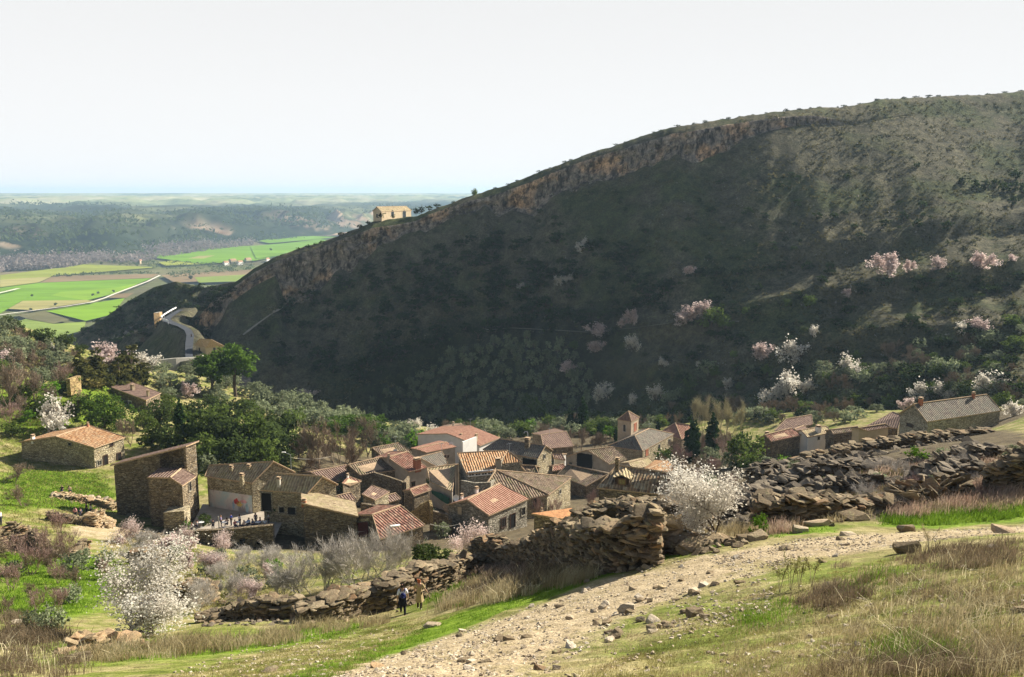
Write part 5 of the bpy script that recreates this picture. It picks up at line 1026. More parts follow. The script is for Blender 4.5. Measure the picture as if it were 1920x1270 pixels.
# ---- almond trees in blossom on the hill
BT = 'almond trees in blossom on the hillside'
for k, u, v, s, w, lab in [('w',1135,753,38,1.0,'white almond tree in blossom above the church, left of three'),('w',1186,759,24,1.0,'small white almond tree in blossom above the bell tower'),('w',1230,752,34,1.0,'round white almond tree in blossom up and right of the bell tower'),('w',1185,657,32,1.1,'cream almond tree in blossom alone on the dark slope'),('p',1118,664,28,1.3,'rust tinged almond tree in blossom beside the olive grove'),('p',1118,634,30,1.5,'pale brown budding almond tree above the rust tinged one'),('p',1186,608,32,.9,'tall pink almond tree in blossom on the dark slope'),('p',1168,614,18,1.2,'small lilac almond tree touching the tall pink one'),
 ('p',1312,604,44,1.2,'large pink almond tree in blossom beside two green trees mid slope'),('p',1284,612,32,1.2,'lower pink almond tree at the left of the large one mid slope'),('p',1293,517,20,1.4,'small pink almond tree in blossom high on the dark slope'),('w',1524,632,24,.9,'slim white almond tree in blossom on the terrace edge'),('p',1428,682,44,1.0,'tall pink almond tree in blossom, left of a pair on the lower terraces'),('w',1486,680,46,1.1,'round white almond tree in blossom, right of a pair on the lower terraces'),('w',1478,748,58,1.0,'big white almond tree in blossom above the ribbed red roof'),('w',1446,758,46,1.1,'broad white almond tree leaning on the big one above the red roof'),('w',1512,740,32,1.0,'small white almond tree at the right of the big one'),
 ('w',1590,708,44,1.3,'white topped almond tree in blossom over a grassy bank'),('p',1664,516,46,1.4,'widest pink almond tree in blossom on the upper terrace'),('p',1704,510,24,1.0,'small pink almond tree beside the widest one on the upper terrace'),('p',1760,508,30,1.0,'reddish almond tree in blossom midway along the upper terrace'),('p',1838,508,38,1.4,'pink almond tree in blossom at the right of the upper terrace'),('p',1895,490,14,2.0,'low pink almond bush at the right edge of the upper terrace'),('w',1803,626,24,1.1,'white almond tree in blossom on the right, left of a pair'),('p',1836,624,30,1.2,'cream almond tree in blossom on the right, right of a pair'),('w',1728,752,40,1.1,'white almond tree in blossom behind the large barn, left one'),('w',1766,752,38,1.3,'white almond tree in blossom behind the large barn, right one'),('p',1700,772,30,1.1,'grey pink almond tree at the left end of the large barn'),('w',1862,740,46,1.3,'broad pale almond tree in blossom behind the barn roof end'),('w',1900,780,30,1.2,'white almond tree in blossom right of the large barn'),
 ('w',1090,470,26,1.1,'ghostly grey white almond tree high on the dark slope'),('w',980,545,16,1.3,'faint white almond tree in the shade above the grove, left'),('w',1046,533,18,1.3,'faint white almond tree in the shade above the grove, centre'),('w',1065,528,18,1.2,'faint white almond tree in the shade above the grove, right'),('p',1062,700,26,1.5,'lilac grey almond tree among the olives'),('w',1243,690,22,1.0,'small pale almond tree in the shade above the cypresses'),('w',1362,730,24,1.0,'slim white almond tree over the bare poplars'),('p',1590,556,16,1.4,'low rosy almond bush on the middle terrace'),('w',1312,690,14,1.0,'tiny pale almond tree on the dark lower slope'),('p',576,752,26,1.7,'pink almond tree in blossom above the olive belt'),('w',775,805,22,1.6,'cream almond tree in blossom in front of the dark grove'),('w',820,822,30,1.4,'cream almond tree in blossom behind the white walled house'),('w',905,822,18,1.5,'pale almond tree right of the highest pink roof'),('p',1048,798,22,1.2,'pink almond tree left of the triple cypresses')]:
    plant('white_almond' if k == 'w' else 'pink_almond', u, v, s, lab, BT, w, True if v < 745 else False, True)
for u, v, s, lab in [(1335,612,42,'green tree in front of the large pink almond tree mid slope'),(1358,617,32,'bright green tree right of the large pink almond tree mid slope'),(1335,565,16,'small yellow green tree above the large pink almond tree'),(1398,588,14,'tiny dark green tree right of the pink almond trees'),(1375,672,16,'low yellow green bush on the lower dark slope'),(1518,575,24,'rounded green tree on the middle terrace'),(1478,575,16,'pale green bush at the left of the middle terrace')]: plant('oak', u, v, s, lab, None, 1.1, True, True)
# ---- the lit valley floor right of the village
RV = {'olive': 'grey green olive bush on the valley floor right of the village', 'oak': 'leafy green tree on the valley floor right of the village', 'bare_tree': 'bare brown bush on the valley floor right of the village', 'bush': 'dark green bush on the valley floor right of the village'}
scatter(['olive', 'olive', 'oak', 'bare_tree', 'bush'], [(1540,690),(1700,655),(1920,600),(1920,790),(1890,770),(1700,745),(1620,760),(1540,745)], 85, (18, 34), RV, {k: 'bushes of the valley floor: ' + k.replace('_', ' ') for k in RV}, 1.25, False, 8, 13)
scatter(['olive', 'bare_tree', 'oak', 'bush'], [(1240,700),(1440,700),(1440,790),(1240,790)], 34, (16, 30), {k: v.replace('right of the village', 'behind the bare poplars') for k, v in RV.items()}, {k: 'bushes behind the poplars: ' + k.replace('_', ' ') for k in RV}, 1.2, False, 9, 13)
scatter(['olive', 'bare_tree'], [(1380,790),(1480,775),(1640,785),(1600,800),(1440,800)], 18, (18, 30), {k: v.replace('right of the village', 'behind the ribbed red roof') for k, v in RV.items()}, {k: 'bushes behind the red roof: ' + k.replace('_', ' ') for k in RV}, 1.3, False, 10, 14)
scatter(['olive', 'oak', 'olive'], [(830,800),(1000,815),(1230,800),(1240,790),(1000,790),(850,790)], 30, (20, 30), {'olive': 'olive tree at the back edge of the village', 'oak': 'green tree at the back edge of the village'}, {'olive': 'olive trees behind the village', 'oak': 'green trees behind the village'}, 1.2, False, 12, 14)
# ---- the wooded belt between the left meadow and the village
for k, u, v, s, w, lab in [('tall_pine',400,744,84,1.25,'dark stone pine in front of the roadside chapel, the shorter of two'),('tall_pine',442,744,102,1.2,'tall stone pine with a bright crown, the taller of two by the chapel'),('round_pine',197,808,80,1.0,'big round headed pine beside the lone brown roofed house'),('umbrella_pine',660,846,68,1.25,'wide flat umbrella pine over the bare brown trees'),
 ('cypress',341,838,100,.85,'tall dark cypress behind the loft barn'),('cypress',355,832,58,1.0,'shorter cypress touching the tall one behind the loft barn'),('conifer',150,720,62,1.2,'dark conifer on the meadow rim, left end of its clump'),('conifer',183,722,74,1.1,'rusty conifer with drooping boughs left of the pink almond'),('conifer',248,724,84,1.1,'rusty drooping conifer right of the pink almond'),('conifer',225,728,66,1.1,'darker conifer low in front of the pink almond'),('conifer',165,726,52,1.1,'small dark conifer at the front of the rim clump')]:
    plant(k, u, v, s, lab, None, w)
plant('pink_almond', 205, 700, 62, 'pink almond tree in blossom among the rim conifers', None, 1.1); plant('white_almond', 272, 702, 46, 'white almond tree in blossom right of the rim conifers', None, 1.2); plant('pink_almond', 368, 702, 34, 'lilac almond tree below the road parapet', None, 1.2); plant('pink_almond', 352, 748, 34, 'dusky pink almond tree behind the lone brown roofed house', None, 1.1)
for i, (u, v, s) in enumerate([(270,808,46),(300,800,62),(285,842,52),(322,846,60),(388,838,82),(420,848,82),(458,858,92),(500,860,86),(384,872,70),(440,880,70),(487,880,72),(430,800,60),(470,800,58),(520,842,76),(548,812,52),(560,862,60),(335,800,52),(362,790,48),(405,800,50),(530,880,56),(315,770,36),(400,775,40)]):
    plant('dark_oak' if i % 2 else 'oak', u, v, s, 'dense dark evergreen oak in the wooded belt behind the terrace houses' if i % 2 else 'mid green oak in the wooded belt behind the terrace houses', 'dark oaks of the wooded belt' if i % 2 else 'green oaks of the wooded belt', 1.0)
scatter('olive', [(470,745),(520,745),(600,775),(700,800),(800,830),(860,850),(780,850),(690,830),(560,800),(480,785)], 48, (26, 40), 'pale olive tree in the belt above the village', 'pale olive trees above the village', 1.2, False, 14, 12)
scatter('olive', [(280,690),(340,690),(440,715),(470,745),(440,770),(300,745)], 22, (18, 30), 'pale green olive bush on the slope below the gorge road', 'olive bushes below the gorge road', 1.3, False, 15, 12)
for u, v, s, w, lab in [(782,846,50,.9,'fresh green tree behind the brown village roofs'),(720,838,28,1.2,'light green shrub left of the fresh green tree'),(997,812,32,1.1,'yellow green tree behind the slate roofed house'),(300,836,30,1.4,'round yellow green bush right of the low stone house'),(64,742,34,1.1,'bright green bush on the left meadow, upper one'),(98,742,34,1.0,'bright green bush on the left meadow, beside bare trees'),(50,790,26,1.3,'brightest lime bush low on the left meadow'),(1144,822,30,1.0,'yellow green shrub left of the bell tower'),(512,1082,44,.9,'bright green leafy shrub in front of the terrace wall'),(570,942,24,.9,'green creeper bush right of the leaning chimney house'),(640,930,44,.7,'bushy green shrub among the left houses')]: plant('bright_bush', u, v, s, lab, None, w)
for i, (u, v, s) in enumerate([(30,628,34),(84,650,42),(120,660,40),(12,612,24),(52,642,26),(150,668,26)]): plant('dark_oak', u, v, s, 'dark oak on the skyline of the left meadow', 'dark oaks on the left skyline', 1.05)
scatter(['olive', 'olive', 'bare_tree'], [(0,615),(60,650),(150,680),(270,725),(200,720),(120,720),(60,700),(0,720)], 40, (22, 38), {'olive': 'grey green bush on the upper left slope', 'bare_tree': 'bare shrub on the upper left slope'}, {'olive': 'grey green bushes of the upper left slope', 'bare_tree': 'bare shrubs of the upper left slope'}, 1.2, False, 16, 13)
for k, u, v, s, w, lab in [('bare_tree',42,700,48,1.2,'bare spreading tree on the upper left meadow'),('bare_tree',18,772,92,1.0,'tall brown bare tree at the left edge of the meadow'),('bare_tree',66,760,62,1.0,'greenish bare tree in the left meadow'),('bare_tree',118,740,46,1.1,'bare brown shrub before the yellow ruined wall'),('pink_almond',4,694,44,1.0,'pale pink almond tree cut by the left edge'),('white_almond',105,672,30,.7,'small white almond tree on the upper left slope'),('white_almond',92,812,72,1.0,'bright white almond tree in full blossom behind the low stone house'),('bare_tree',150,780,46,.9,'pale budding tree left of the round pine'),('bare_tree',245,838,52,.9,'grey bare tree behind the low stone house'),('bare_tree',30,905,36,1.6,'low grey bare tree on the grass below the low stone house'),('bare_tree',40,950,42,1.3,'thin bare tree on the grass left of the lane'),
 ('bare_tree',600,890,104,1.0,'tallest bare brown tree behind the village'),('bare_tree',640,885,92,1.0,'bare brown tree under the umbrella pine'),('bare_tree',568,885,62,1.1,'smaller bare brown tree left of the tallest one'),('bare_tree',690,858,74,1.0,'bare grey tree right of the umbrella pine'),('bare_tree',625,872,60,1.0,'low bare tree between the two brown ones'),('bare_tree',660,872,60,1.0,'bare grey tree against the left village roofs'),('olive',392,885,40,1.0,'pale olive tree right of the loft barn')]: plant(k, u, v, s, lab, None, w)
# ---- in the village
for u, v, s, w, lab in [(1069,814,50,1.2,'dark cypress left of the church, left of three'),(1080,812,38,.9,'dark cypress left of the church, the short middle of three'),(1093,812,74,1.0,'slender tall cypress left of the church, right of three'),(1124,832,44,1.2,'broad dark cypress just left of the bell tower'),(1154,828,32,1.0,'small dark cypress against the bell tower'),(1234,812,30,1.1,'short cypress behind the church roof'),(1294,868,96,.95,'dark cypress right of the church, left of a touching pair'),(1302,868,90,.85,'dark cypress right of the church, right of a touching pair'),(1335,862,98,1.05,'tallest lone cypress right of the church'),(1391,826,24,.9,'small cypress tip behind the round green tree')]: plant('cypress', u, v, s, lab, 'cypresses of the village', w)
plant('oak', 1396, 874, 74, 'round fresh green tree in front of the grey stone house', None, .95)
for i, (u, v, s) in enumerate([(1302,815,66),(1318,815,74),(1333,816,62),(1350,816,76),(1362,815,60),(1388,812,62),(1376,812,48),(1225,800,30)]): plant('poplar', u, v, s, 'tall bare straw coloured poplar behind the cypresses', 'bare poplars behind the cypresses', 1.0)
for i, (u, v, s) in enumerate([(1050,842,44),(1066,846,42),(1090,846,44),(1130,846,34),(1112,846,30),(1200,806,28),(1212,802,24),(1250,800,26),(1272,798,26),(1030,828,34),(1340,850,40),(1355,850,44),(1368,850,40),(1318,850,40)]): plant('bare_tree', u, v, s, 'bare brown tree among the village roofs', 'bare trees among the village roofs', .95)
for i, (u, v, s, w) in enumerate([(1440,884,30,1.3),(1468,882,34,1.2),(1492,890,30,1.1)]): plant('bright_bush' if i == 1 else 'olive', u, v, s, 'feathery green bush below the grey stone house', 'feathery bushes below the grey stone house', w)
scatter(['bare_tree', 'oak', 'olive', 'rosy_shrub'], [(690,900),(900,880),(1060,870),(1150,880),(1300,870),(1280,900),(1100,935),(1060,960),(840,985),(700,990),(660,960)], 46, (14, 26), {'bare_tree': 'small bare tree squeezed between village houses', 'oak': 'small green tree squeezed between village houses', 'olive': 'small olive tree squeezed between village houses', 'rosy_shrub': 'low twiggy shrub squeezed between village houses'}, {'bare_tree': 'bare trees between the houses', 'oak': 'green trees between the houses', 'olive': 'olives between the houses', 'rosy_shrub': 'twiggy shrubs between the houses'}, 1.1, False, 21, 12)
scatter(['olive', 'oak', 'bare_tree', 'olive'], [(820,812),(1000,800),(1240,795),(1240,812),(1000,822),(860,826)], 46, (22, 36), {'olive': 'olive tree at the back edge of the village', 'oak': 'green tree at the back edge of the village', 'bare_tree': 'bare tree at the back edge of the village'}, {'olive': 'olive trees behind the village', 'oak': 'green trees behind the village', 'bare_tree': 'bare trees behind the village'}, 1.2, False, 22, 11)
scatter(['olive', 'oak', 'bare_tree', 'bush'], [(1240,790),(1420,795),(1660,775),(1690,760),(1640,745),(1450,765),(1240,775)], 50, (18, 32), {k: v.replace('right of the village', 'behind the ribbed red roof') for k, v in RV.items()}, {k: 'bushes behind the red roof: ' + k.replace('_', ' ') for k in RV}, 1.3, False, 23, 12)
scatter(['bare_tree', 'rosy_shrub', 'olive', 'oak'], [(1235,868),(1300,858),(1420,862),(1430,900),(1340,935),(1255,905)], 22, (24, 44), {'bare_tree': 'bare tree in the yard below the paired cypresses', 'rosy_shrub': 'twiggy brown shrub in the yard below the paired cypresses', 'olive': 'grey green shrub in the yard below the paired cypresses', 'oak': 'small green tree in the yard below the paired cypresses'}, {k: 'yard below the cypresses: ' + k.replace('_', ' ') for k in ('bare_tree', 'rosy_shrub', 'olive', 'oak')}, 1.1, False, 51, 13)
# ---- below the terrace and along the near wall
for k, u, v, s, w, lab in [('near_almond',240,1192,172,1.4,'large white almond tree in full blossom at the lower left'),('near_almond',1344,1010,162,1.25,'white almond tree in full blossom by the path, dark trunk showing'),('mid_almond',240,1018,48,1.2,'pink almond tree in blossom in front of the loft barn'),('mid_almond',345,1030,46,1.0,'cream almond tree in blossom left of the terrace wall'),('mid_almond',408,1042,52,1.1,'cream almond tree in blossom against the terrace wall'),('mid_almond',388,1082,50,1.4,'spreading almond tree in blossom below the terrace wall'),('mid_almond',466,1130,48,1.4,'low almond tree in blossom above the long ruined wall'),('mid_almond',884,1046,80,1.0,'pink almond tree in blossom left of the bright stone front'),
 ('bare_shrub',560,1112,86,1.1,'pale bare shrub above the long ruined wall, left end'),('bare_shrub',612,1112,100,1.0,'tall pale bare shrub over the long ruined wall, second from left'),('bare_shrub',664,1100,104,1.0,'silvery bare shrub in front of the dark stone barn'),('bare_shrub',704,1088,96,.9,'grey bare shrub in front of the dark red roof'),('bare_shrub',738,1074,78,.9,'thin grey bare shrub at the right end of the row'),('bare_shrub',524,1118,48,1.4,'low pale shrub at the foot of the bare row'),('bare_shrub',372,1150,60,1.0,'spiky grey shrub beside the ruined corner'),('bare_shrub',440,1112,40,1.3,'low grey shrub above the ruined corner'),
 ('rosy_shrub',1112,965,48,.5,'narrow lilac twig bush before the olive brown roof'),('rosy_shrub',1004,972,42,.8,'reddish twig bush beside the bright stone front'),('rosy_shrub',1040,968,34,.9,'low reddish twig bush behind the bright orange roof'),('dark_oak',795,1072,64,.95,'dark green rounded bush behind the long ruined wall'),('dark_oak',830,1066,44,1.0,'smaller dark green bush right of the rounded one'),('olive',98,1186,62,.95,'grey green feathery shrub left of the large white almond tree'),('olive',60,1180,40,1.0,'low grey shrub at the lower left edge'),
 ('rosy_shrub',60,1078,62,1.1,'brown bare bush by the curved ruin, left one'),('rosy_shrub',92,1056,72,.9,'brown bare bush by the curved ruin, tall one'),('rosy_shrub',128,1050,56,1.0,'brown bare bush by the curved ruin, right one'),('rosy_shrub',20,1110,54,1.2,'brown bare bush at the left edge of the lower meadow'),('rosy_shrub',112,1002,46,1.1,'grey bare bush beside the lane'),('bare_tree',300,1075,40,1.2,'bare twiggy bush on the small ruin'),('olive',830,1008,34,1.1,'olive bush below the green tarpaulin'),('bright_bush',1425,1000,44,.8,'fresh green bush right of the white almond by the path'),('dark_oak',1460,958,30,1.3,'dark bush in the shade of the upper ruin')]: plant(k, u, v, s, lab, None, w)
scatter(['bare_shrub', 'bare_shrub', 'pink_almond', 'olive', 'rosy_shrub'], [(245,1030),(340,1040),(520,1060),(550,1100),(430,1130),(330,1080),(250,1075)], 22, (26, 46), {'bare_shrub': 'pale bare shrub in the hollow below the terrace', 'pink_almond': 'small almond tree in blossom in the hollow below the terrace', 'olive': 'grey green bush in the hollow below the terrace', 'rosy_shrub': 'brown twiggy bush in the hollow below the terrace'}, {k: 'hollow below the terrace: ' + k.replace('_', ' ') for k in ('bare_shrub', 'pink_almond', 'olive', 'rosy_shrub')}, 1.2, False, 31, 22)
scatter(['rosy_shrub', 'bare_tree', 'olive'], [(0,1040),(60,1045),(150,1050),(230,1060),(150,1150),(60,1160),(0,1160)], 16, (30, 56), {'rosy_shrub': 'brown bare bush on the lower left meadow', 'bare_tree': 'thin bare bush on the lower left meadow', 'olive': 'grey bush on the lower left meadow'}, {k: 'lower left meadow: ' + k.replace('_', ' ') for k in ('rosy_shrub', 'bare_tree', 'olive')}, 1.0, False, 32, 30)
scatter(['olive', 'bare_tree', 'oak', 'rosy_shrub'], [(0,700),(120,700),(190,760),(150,800),(60,800),(0,830)], 20, (24, 44), {'rosy_shrub': 'brown bare bush on the left meadow', 'bare_tree': 'thin bare bush on the left meadow', 'olive': 'grey green bush on the left meadow', 'oak': 'leafy green bush on the left meadow'}, {k: 'left meadow: ' + k.replace('_', ' ') for k in ('rosy_shrub', 'bare_tree', 'olive', 'oak')}, 1.1, False, 33, 20)
scatter(['rosy_shrub', 'bare_shrub', 'olive', 'bright_bush'], [(1440,930),(1560,890),(1720,850),(1900,840),(1910,900),(1700,930),(1500,965)], 26, (16, 34), {'rosy_shrub': 'brown twiggy shrub among the ruined walls on the right', 'bare_shrub': 'pale bare shrub among the ruined walls on the right', 'olive': 'grey green shrub among the ruined walls on the right', 'bright_bush': 'small fresh green shrub among the ruined walls on the right'}, {k: 'ruins on the right: ' + k.replace('_', ' ') for k in ('rosy_shrub', 'bare_shrub', 'olive', 'bright_bush')}, 1.3, False, 35, 22)
# ---- trees on the plain
for u, v, s in [(239,581,7),(347,569,9),(58,583,6),(104,573,6),(174,555,5),(184,551,5),(213,548,5),(470,448,6),(508,470,5),(358,524,8),(190,496,6),(215,492,6),(60,556,5)]: plant('dark_oak', 0, 0, s, 'tiny dark lone tree on the green plain', 'lone trees on the plain', 1.1, p=on_z(u, v, ZP + 2), parts=False)
def hill_track(px, w, label):
    pts = []
    for (u0, v0), (u1, v1) in zip(px[:-1], px[1:]):
        for k in range(8):
            h = gp(u0 + (u1 - u0) * k / 8, v0 + (v1 - v0) * k / 8, True)
            if h is not None: pts.append(h + Vector((0, -.35, .55)))
    strip('hill_track', pts, w, m_plain('track_dust', (.30, .265, .20), .95, .3, .4, 'pos'), label, .15)
hill_track([(614,498),(585,528),(552,556),(520,584),(486,608),(452,634)], 2.6, 'pale footpath slanting down the left flank of the hill')
hill_track([(900,622),(960,618),(1040,622),(1100,626),(1190,618),(1280,606),(1400,606)], 1.6, 'faint terrace path across the middle of the hill')
# ---- masses nobody could count: scrub on the hill, bare woods along the river, far villages
def mass(name, pts, per, size, spread, mat, label, seed, asp=1.0, flat=.7):
    rng = np.random.RandomState(seed); pts = np.asarray(pts); n = len(pts); k = rng.uniform(.5, 1.4, n)
    c = np.repeat(pts, per, 0); kk = np.repeat(k, per); o = rng.normal(size=c.shape) * np.array([1, 1, flat]); o[:, 2] = np.abs(o[:, 2]); c = c + o * spread * kk[:, None]
    v, f = leaf_quads(c, nrm(o), size * kk, rng, asp); return tag(link(name, npmesh(name, v, f, [mat])), label, kind='stuff')
rng = np.random.RandomState(5); U = rng.uniform(430, 1925, 16000); V_ = rng.uniform(190, 800, 16000); cv = np.interp(U, [c[0] for c in CREST], [c[1] for c in CREST]); keep = (V_ > cv + 6) & (vnoise(U / 28, V_ / 16, 210) + .5 * vnoise(U / 90, V_ / 50, 211) + .25 * (U > 1500) > .72)
pts = []
for u, v in zip(U[keep], V_[keep]):
    h = BVH.ray_cast(Vector((0, 0, 0)), ray(u, v).normalized())
    if h[0] is not None: pts.append(tuple(h[0]))
mass('scrub', pts, 9, .55, .42, LSC, 'low scrub scattered over the long hill', 6)
mass('rocks', [q for i, q in enumerate(pts) if i % 9 == 0], 3, .55, .3, m_plain('pale_rock', (.26, .24, .21), .95, .3, .2, 'pos'), 'pale loose rocks among the hill scrub', 8)
def band(zf, poly, n, rng):
    pp = [zf(*q) for q in poly]; out = []
    a = np.array(pp)
    while len(out) < n:
        u = rng.uniform(a[:, 0].min(), a[:, 0].max()); v = rng.uniform(a[:, 1].min(), a[:, 1].max())
        if in_poly(np.array([u]), np.array([v]), pp)[0]: out.append(tuple(on_z(u, v, ZP + 1)))
    return out
rv = band(Zm, [(-30,580),(160,548),(400,522),(600,482),(880,480),(900,520),(740,590),(480,640),(0,668),(-30,680)], 1700, rng) + band(Zm, [(860,455),(1300,422),(1560,407),(1905,372),(1905,422),(1600,442),(1560,472),(1190,522),(900,512)], 1900, rng) + band(Zn, [(0,352),(300,332),(900,302),(900,332),(700,372),(0,412)], 1500, rng) + band(Zm, [(740,595),(1200,520),(1905,440),(1905,470),(1250,560),(1000,610)], 260, rng)
mass('river_woods', rv, 26, 3.4, 5.5, m_leaf('bare_river_twigs', [(.20, .165, .15), (.27, .225, .205), (.33, .28, .25)], .3, clump=.004), 'bare grey brown woods along the river', 9, 1.3, 1.0)
mass('hedgerows', band(Zm, [(750,602),(880,595),(1300,600),(1905,610),(1905,650),(1300,655),(1100,640),(830,615)], 240, rng) + band(Zm, [(1210,690),(1500,660),(1905,640),(1905,665),(1300,720)], 120, rng) + band(Zm, [(390,700),(800,680),(1180,680),(1180,690),(800,692),(400,712)], 90, rng), 9, 2.4, 2.0, LDK, 'hedges and scrub between the fields of the plain', 10)
hp = []
for i in range(700):
    a_ = rng.uniform(R(-34), R(6)); r_ = rng.uniform(2300, 4600); hp.append((r_ * math.sin(a_), r_ * math.cos(a_), 200.0))
hb = _bv([o for o in bpy.data.objects if o.name == 'hills'][0]); hq = []
for x, y, z in hp:
    h = hb.ray_cast(Vector((x, y, z)), Vector((0, 0, -1)))
    if h[0] is not None and float(vnoise(np.array([x / 500]), np.array([y / 900]), 220)[0]) > .42: hq.append(tuple(h[0]))
mass('far_scrub', hq, 60, 7, 40, LDK, 'dark scrub and woods on the far hills', 11, 1.6, .12)
# ================================================================== foreground: dry stone ruins, stones, grass
def rock_templates(n, seed, flat=1.0):
    out = []; rng = np.random.RandomState(seed)
    for k in range(n):
        bm = bmesh.new(); p = nrm(rng.normal(size=(18, 3))); p = np.sign(p) * np.abs(p) ** .55; p *= rng.uniform(.82, 1.08, (18, 1)) * .62
        for q in p: bm.verts.new(q)
        r = bmesh.ops.convex_hull(bm, input=bm.verts); bmesh.ops.delete(bm, geom=[e for e in set(r['geom_interior'] + r['geom_unused']) if isinstance(e, bmesh.types.BMVert)], context='VERTS')
        bmesh.ops.triangulate(bm, faces=bm.faces); bm.verts.index_update(); bmesh.ops.recalc_face_normals(bm, faces=bm.faces)
        out.append((np.array([v.co[:] for v in bm.verts]), np.array([[v.index for v in f.verts] for f in bm.faces]))); bm.free()
    return out
TPL = rock_templates(14, 3)
def m_slab(name, cols, lichen=(.36, .35, .22), amt=.5):
    t = NT(name); v = t.pos(); r = t.N('NewGeometry').outputs['Random Per Island']
    c = t.ramp(r, [(k / (len(cols) - 1), cols[k]) for k in range(len(cols))]); n = t.noise(v, 4, 5, .7); n2 = t.noise(t.pos('pos', (1, 1, 3)), 9, 4, .7)
    c = t.mix(t.math('MULTIPLY', t.math('SUBTRACT', n, .62 - .12 * amt), 6, True), c, lichen); c = t.mix(.6, c, t.ramp(n2, [(.35, (.5, .48, .45)), (.62, (1.15, 1.15, 1.15))]), 'MULTIPLY')
    return t.done(c, .95, t.bump(t.math('ADD', n, n2), .7, .05), .05)
MSL = m_slab('weathered_slabs', [(.085, .066, .045), (.17, .13, .085), (.26, .20, .125), (.14, .112, .08), (.34, .27, .175), (.24, .15, .085)], (.30, .28, .15))
MSO = m_slab('ochre_slabs', [(.30, .22, .13), (.42, .33, .20), (.38, .25, .14), (.50, .42, .30)], amt=.3)
MGV = m_slab('path_stones', [(.26, .20, .14), (.38, .305, .21), (.48, .395, .28), (.62, .54, .42), (.32, .25, .17)], (.55, .5, .4), .3)
MSD = m_slab('dark_rubble', [(.09, .075, .055), (.17, .14, .105), (.24, .20, .15), (.14, .115, .09), (.30, .25, .18)], (.24, .22, .13), .4)
MCORE = m_plain('earth_core', (.035, .028, .02), 1, .3, 2, 'pos')
def stones_mesh(pos, dims, rot, rng):
    """pos (n,3), dims (n,3), rot: (n,3) yaw, pitch, roll"""
    V = []; Fs = []; n0 = 0; ch = rng.randint(0, len(TPL), len(pos))
    for k in range(len(pos)):
        tv, tf = TPL[ch[k]]; v = tv * dims[k]; cy, sy = math.cos(rot[k][0]), math.sin(rot[k][0]); cp, sp = math.cos(rot[k][1]), math.sin(rot[k][1]); cr, sr = math.cos(rot[k][2]), math.sin(rot[k][2])
        M = np.array([[cy, -sy, 0], [sy, cy, 0], [0, 0, 1]]) @ np.array([[cp, 0, sp], [0, 1, 0], [-sp, 0, cp]]) @ np.array([[1, 0, 0], [0, cr, -sr], [0, sr, cr]])
        V.append(v @ M.T + pos[k]); Fs.append(tf + n0); n0 += len(tv)
    return np.concatenate(V), np.concatenate(Fs)
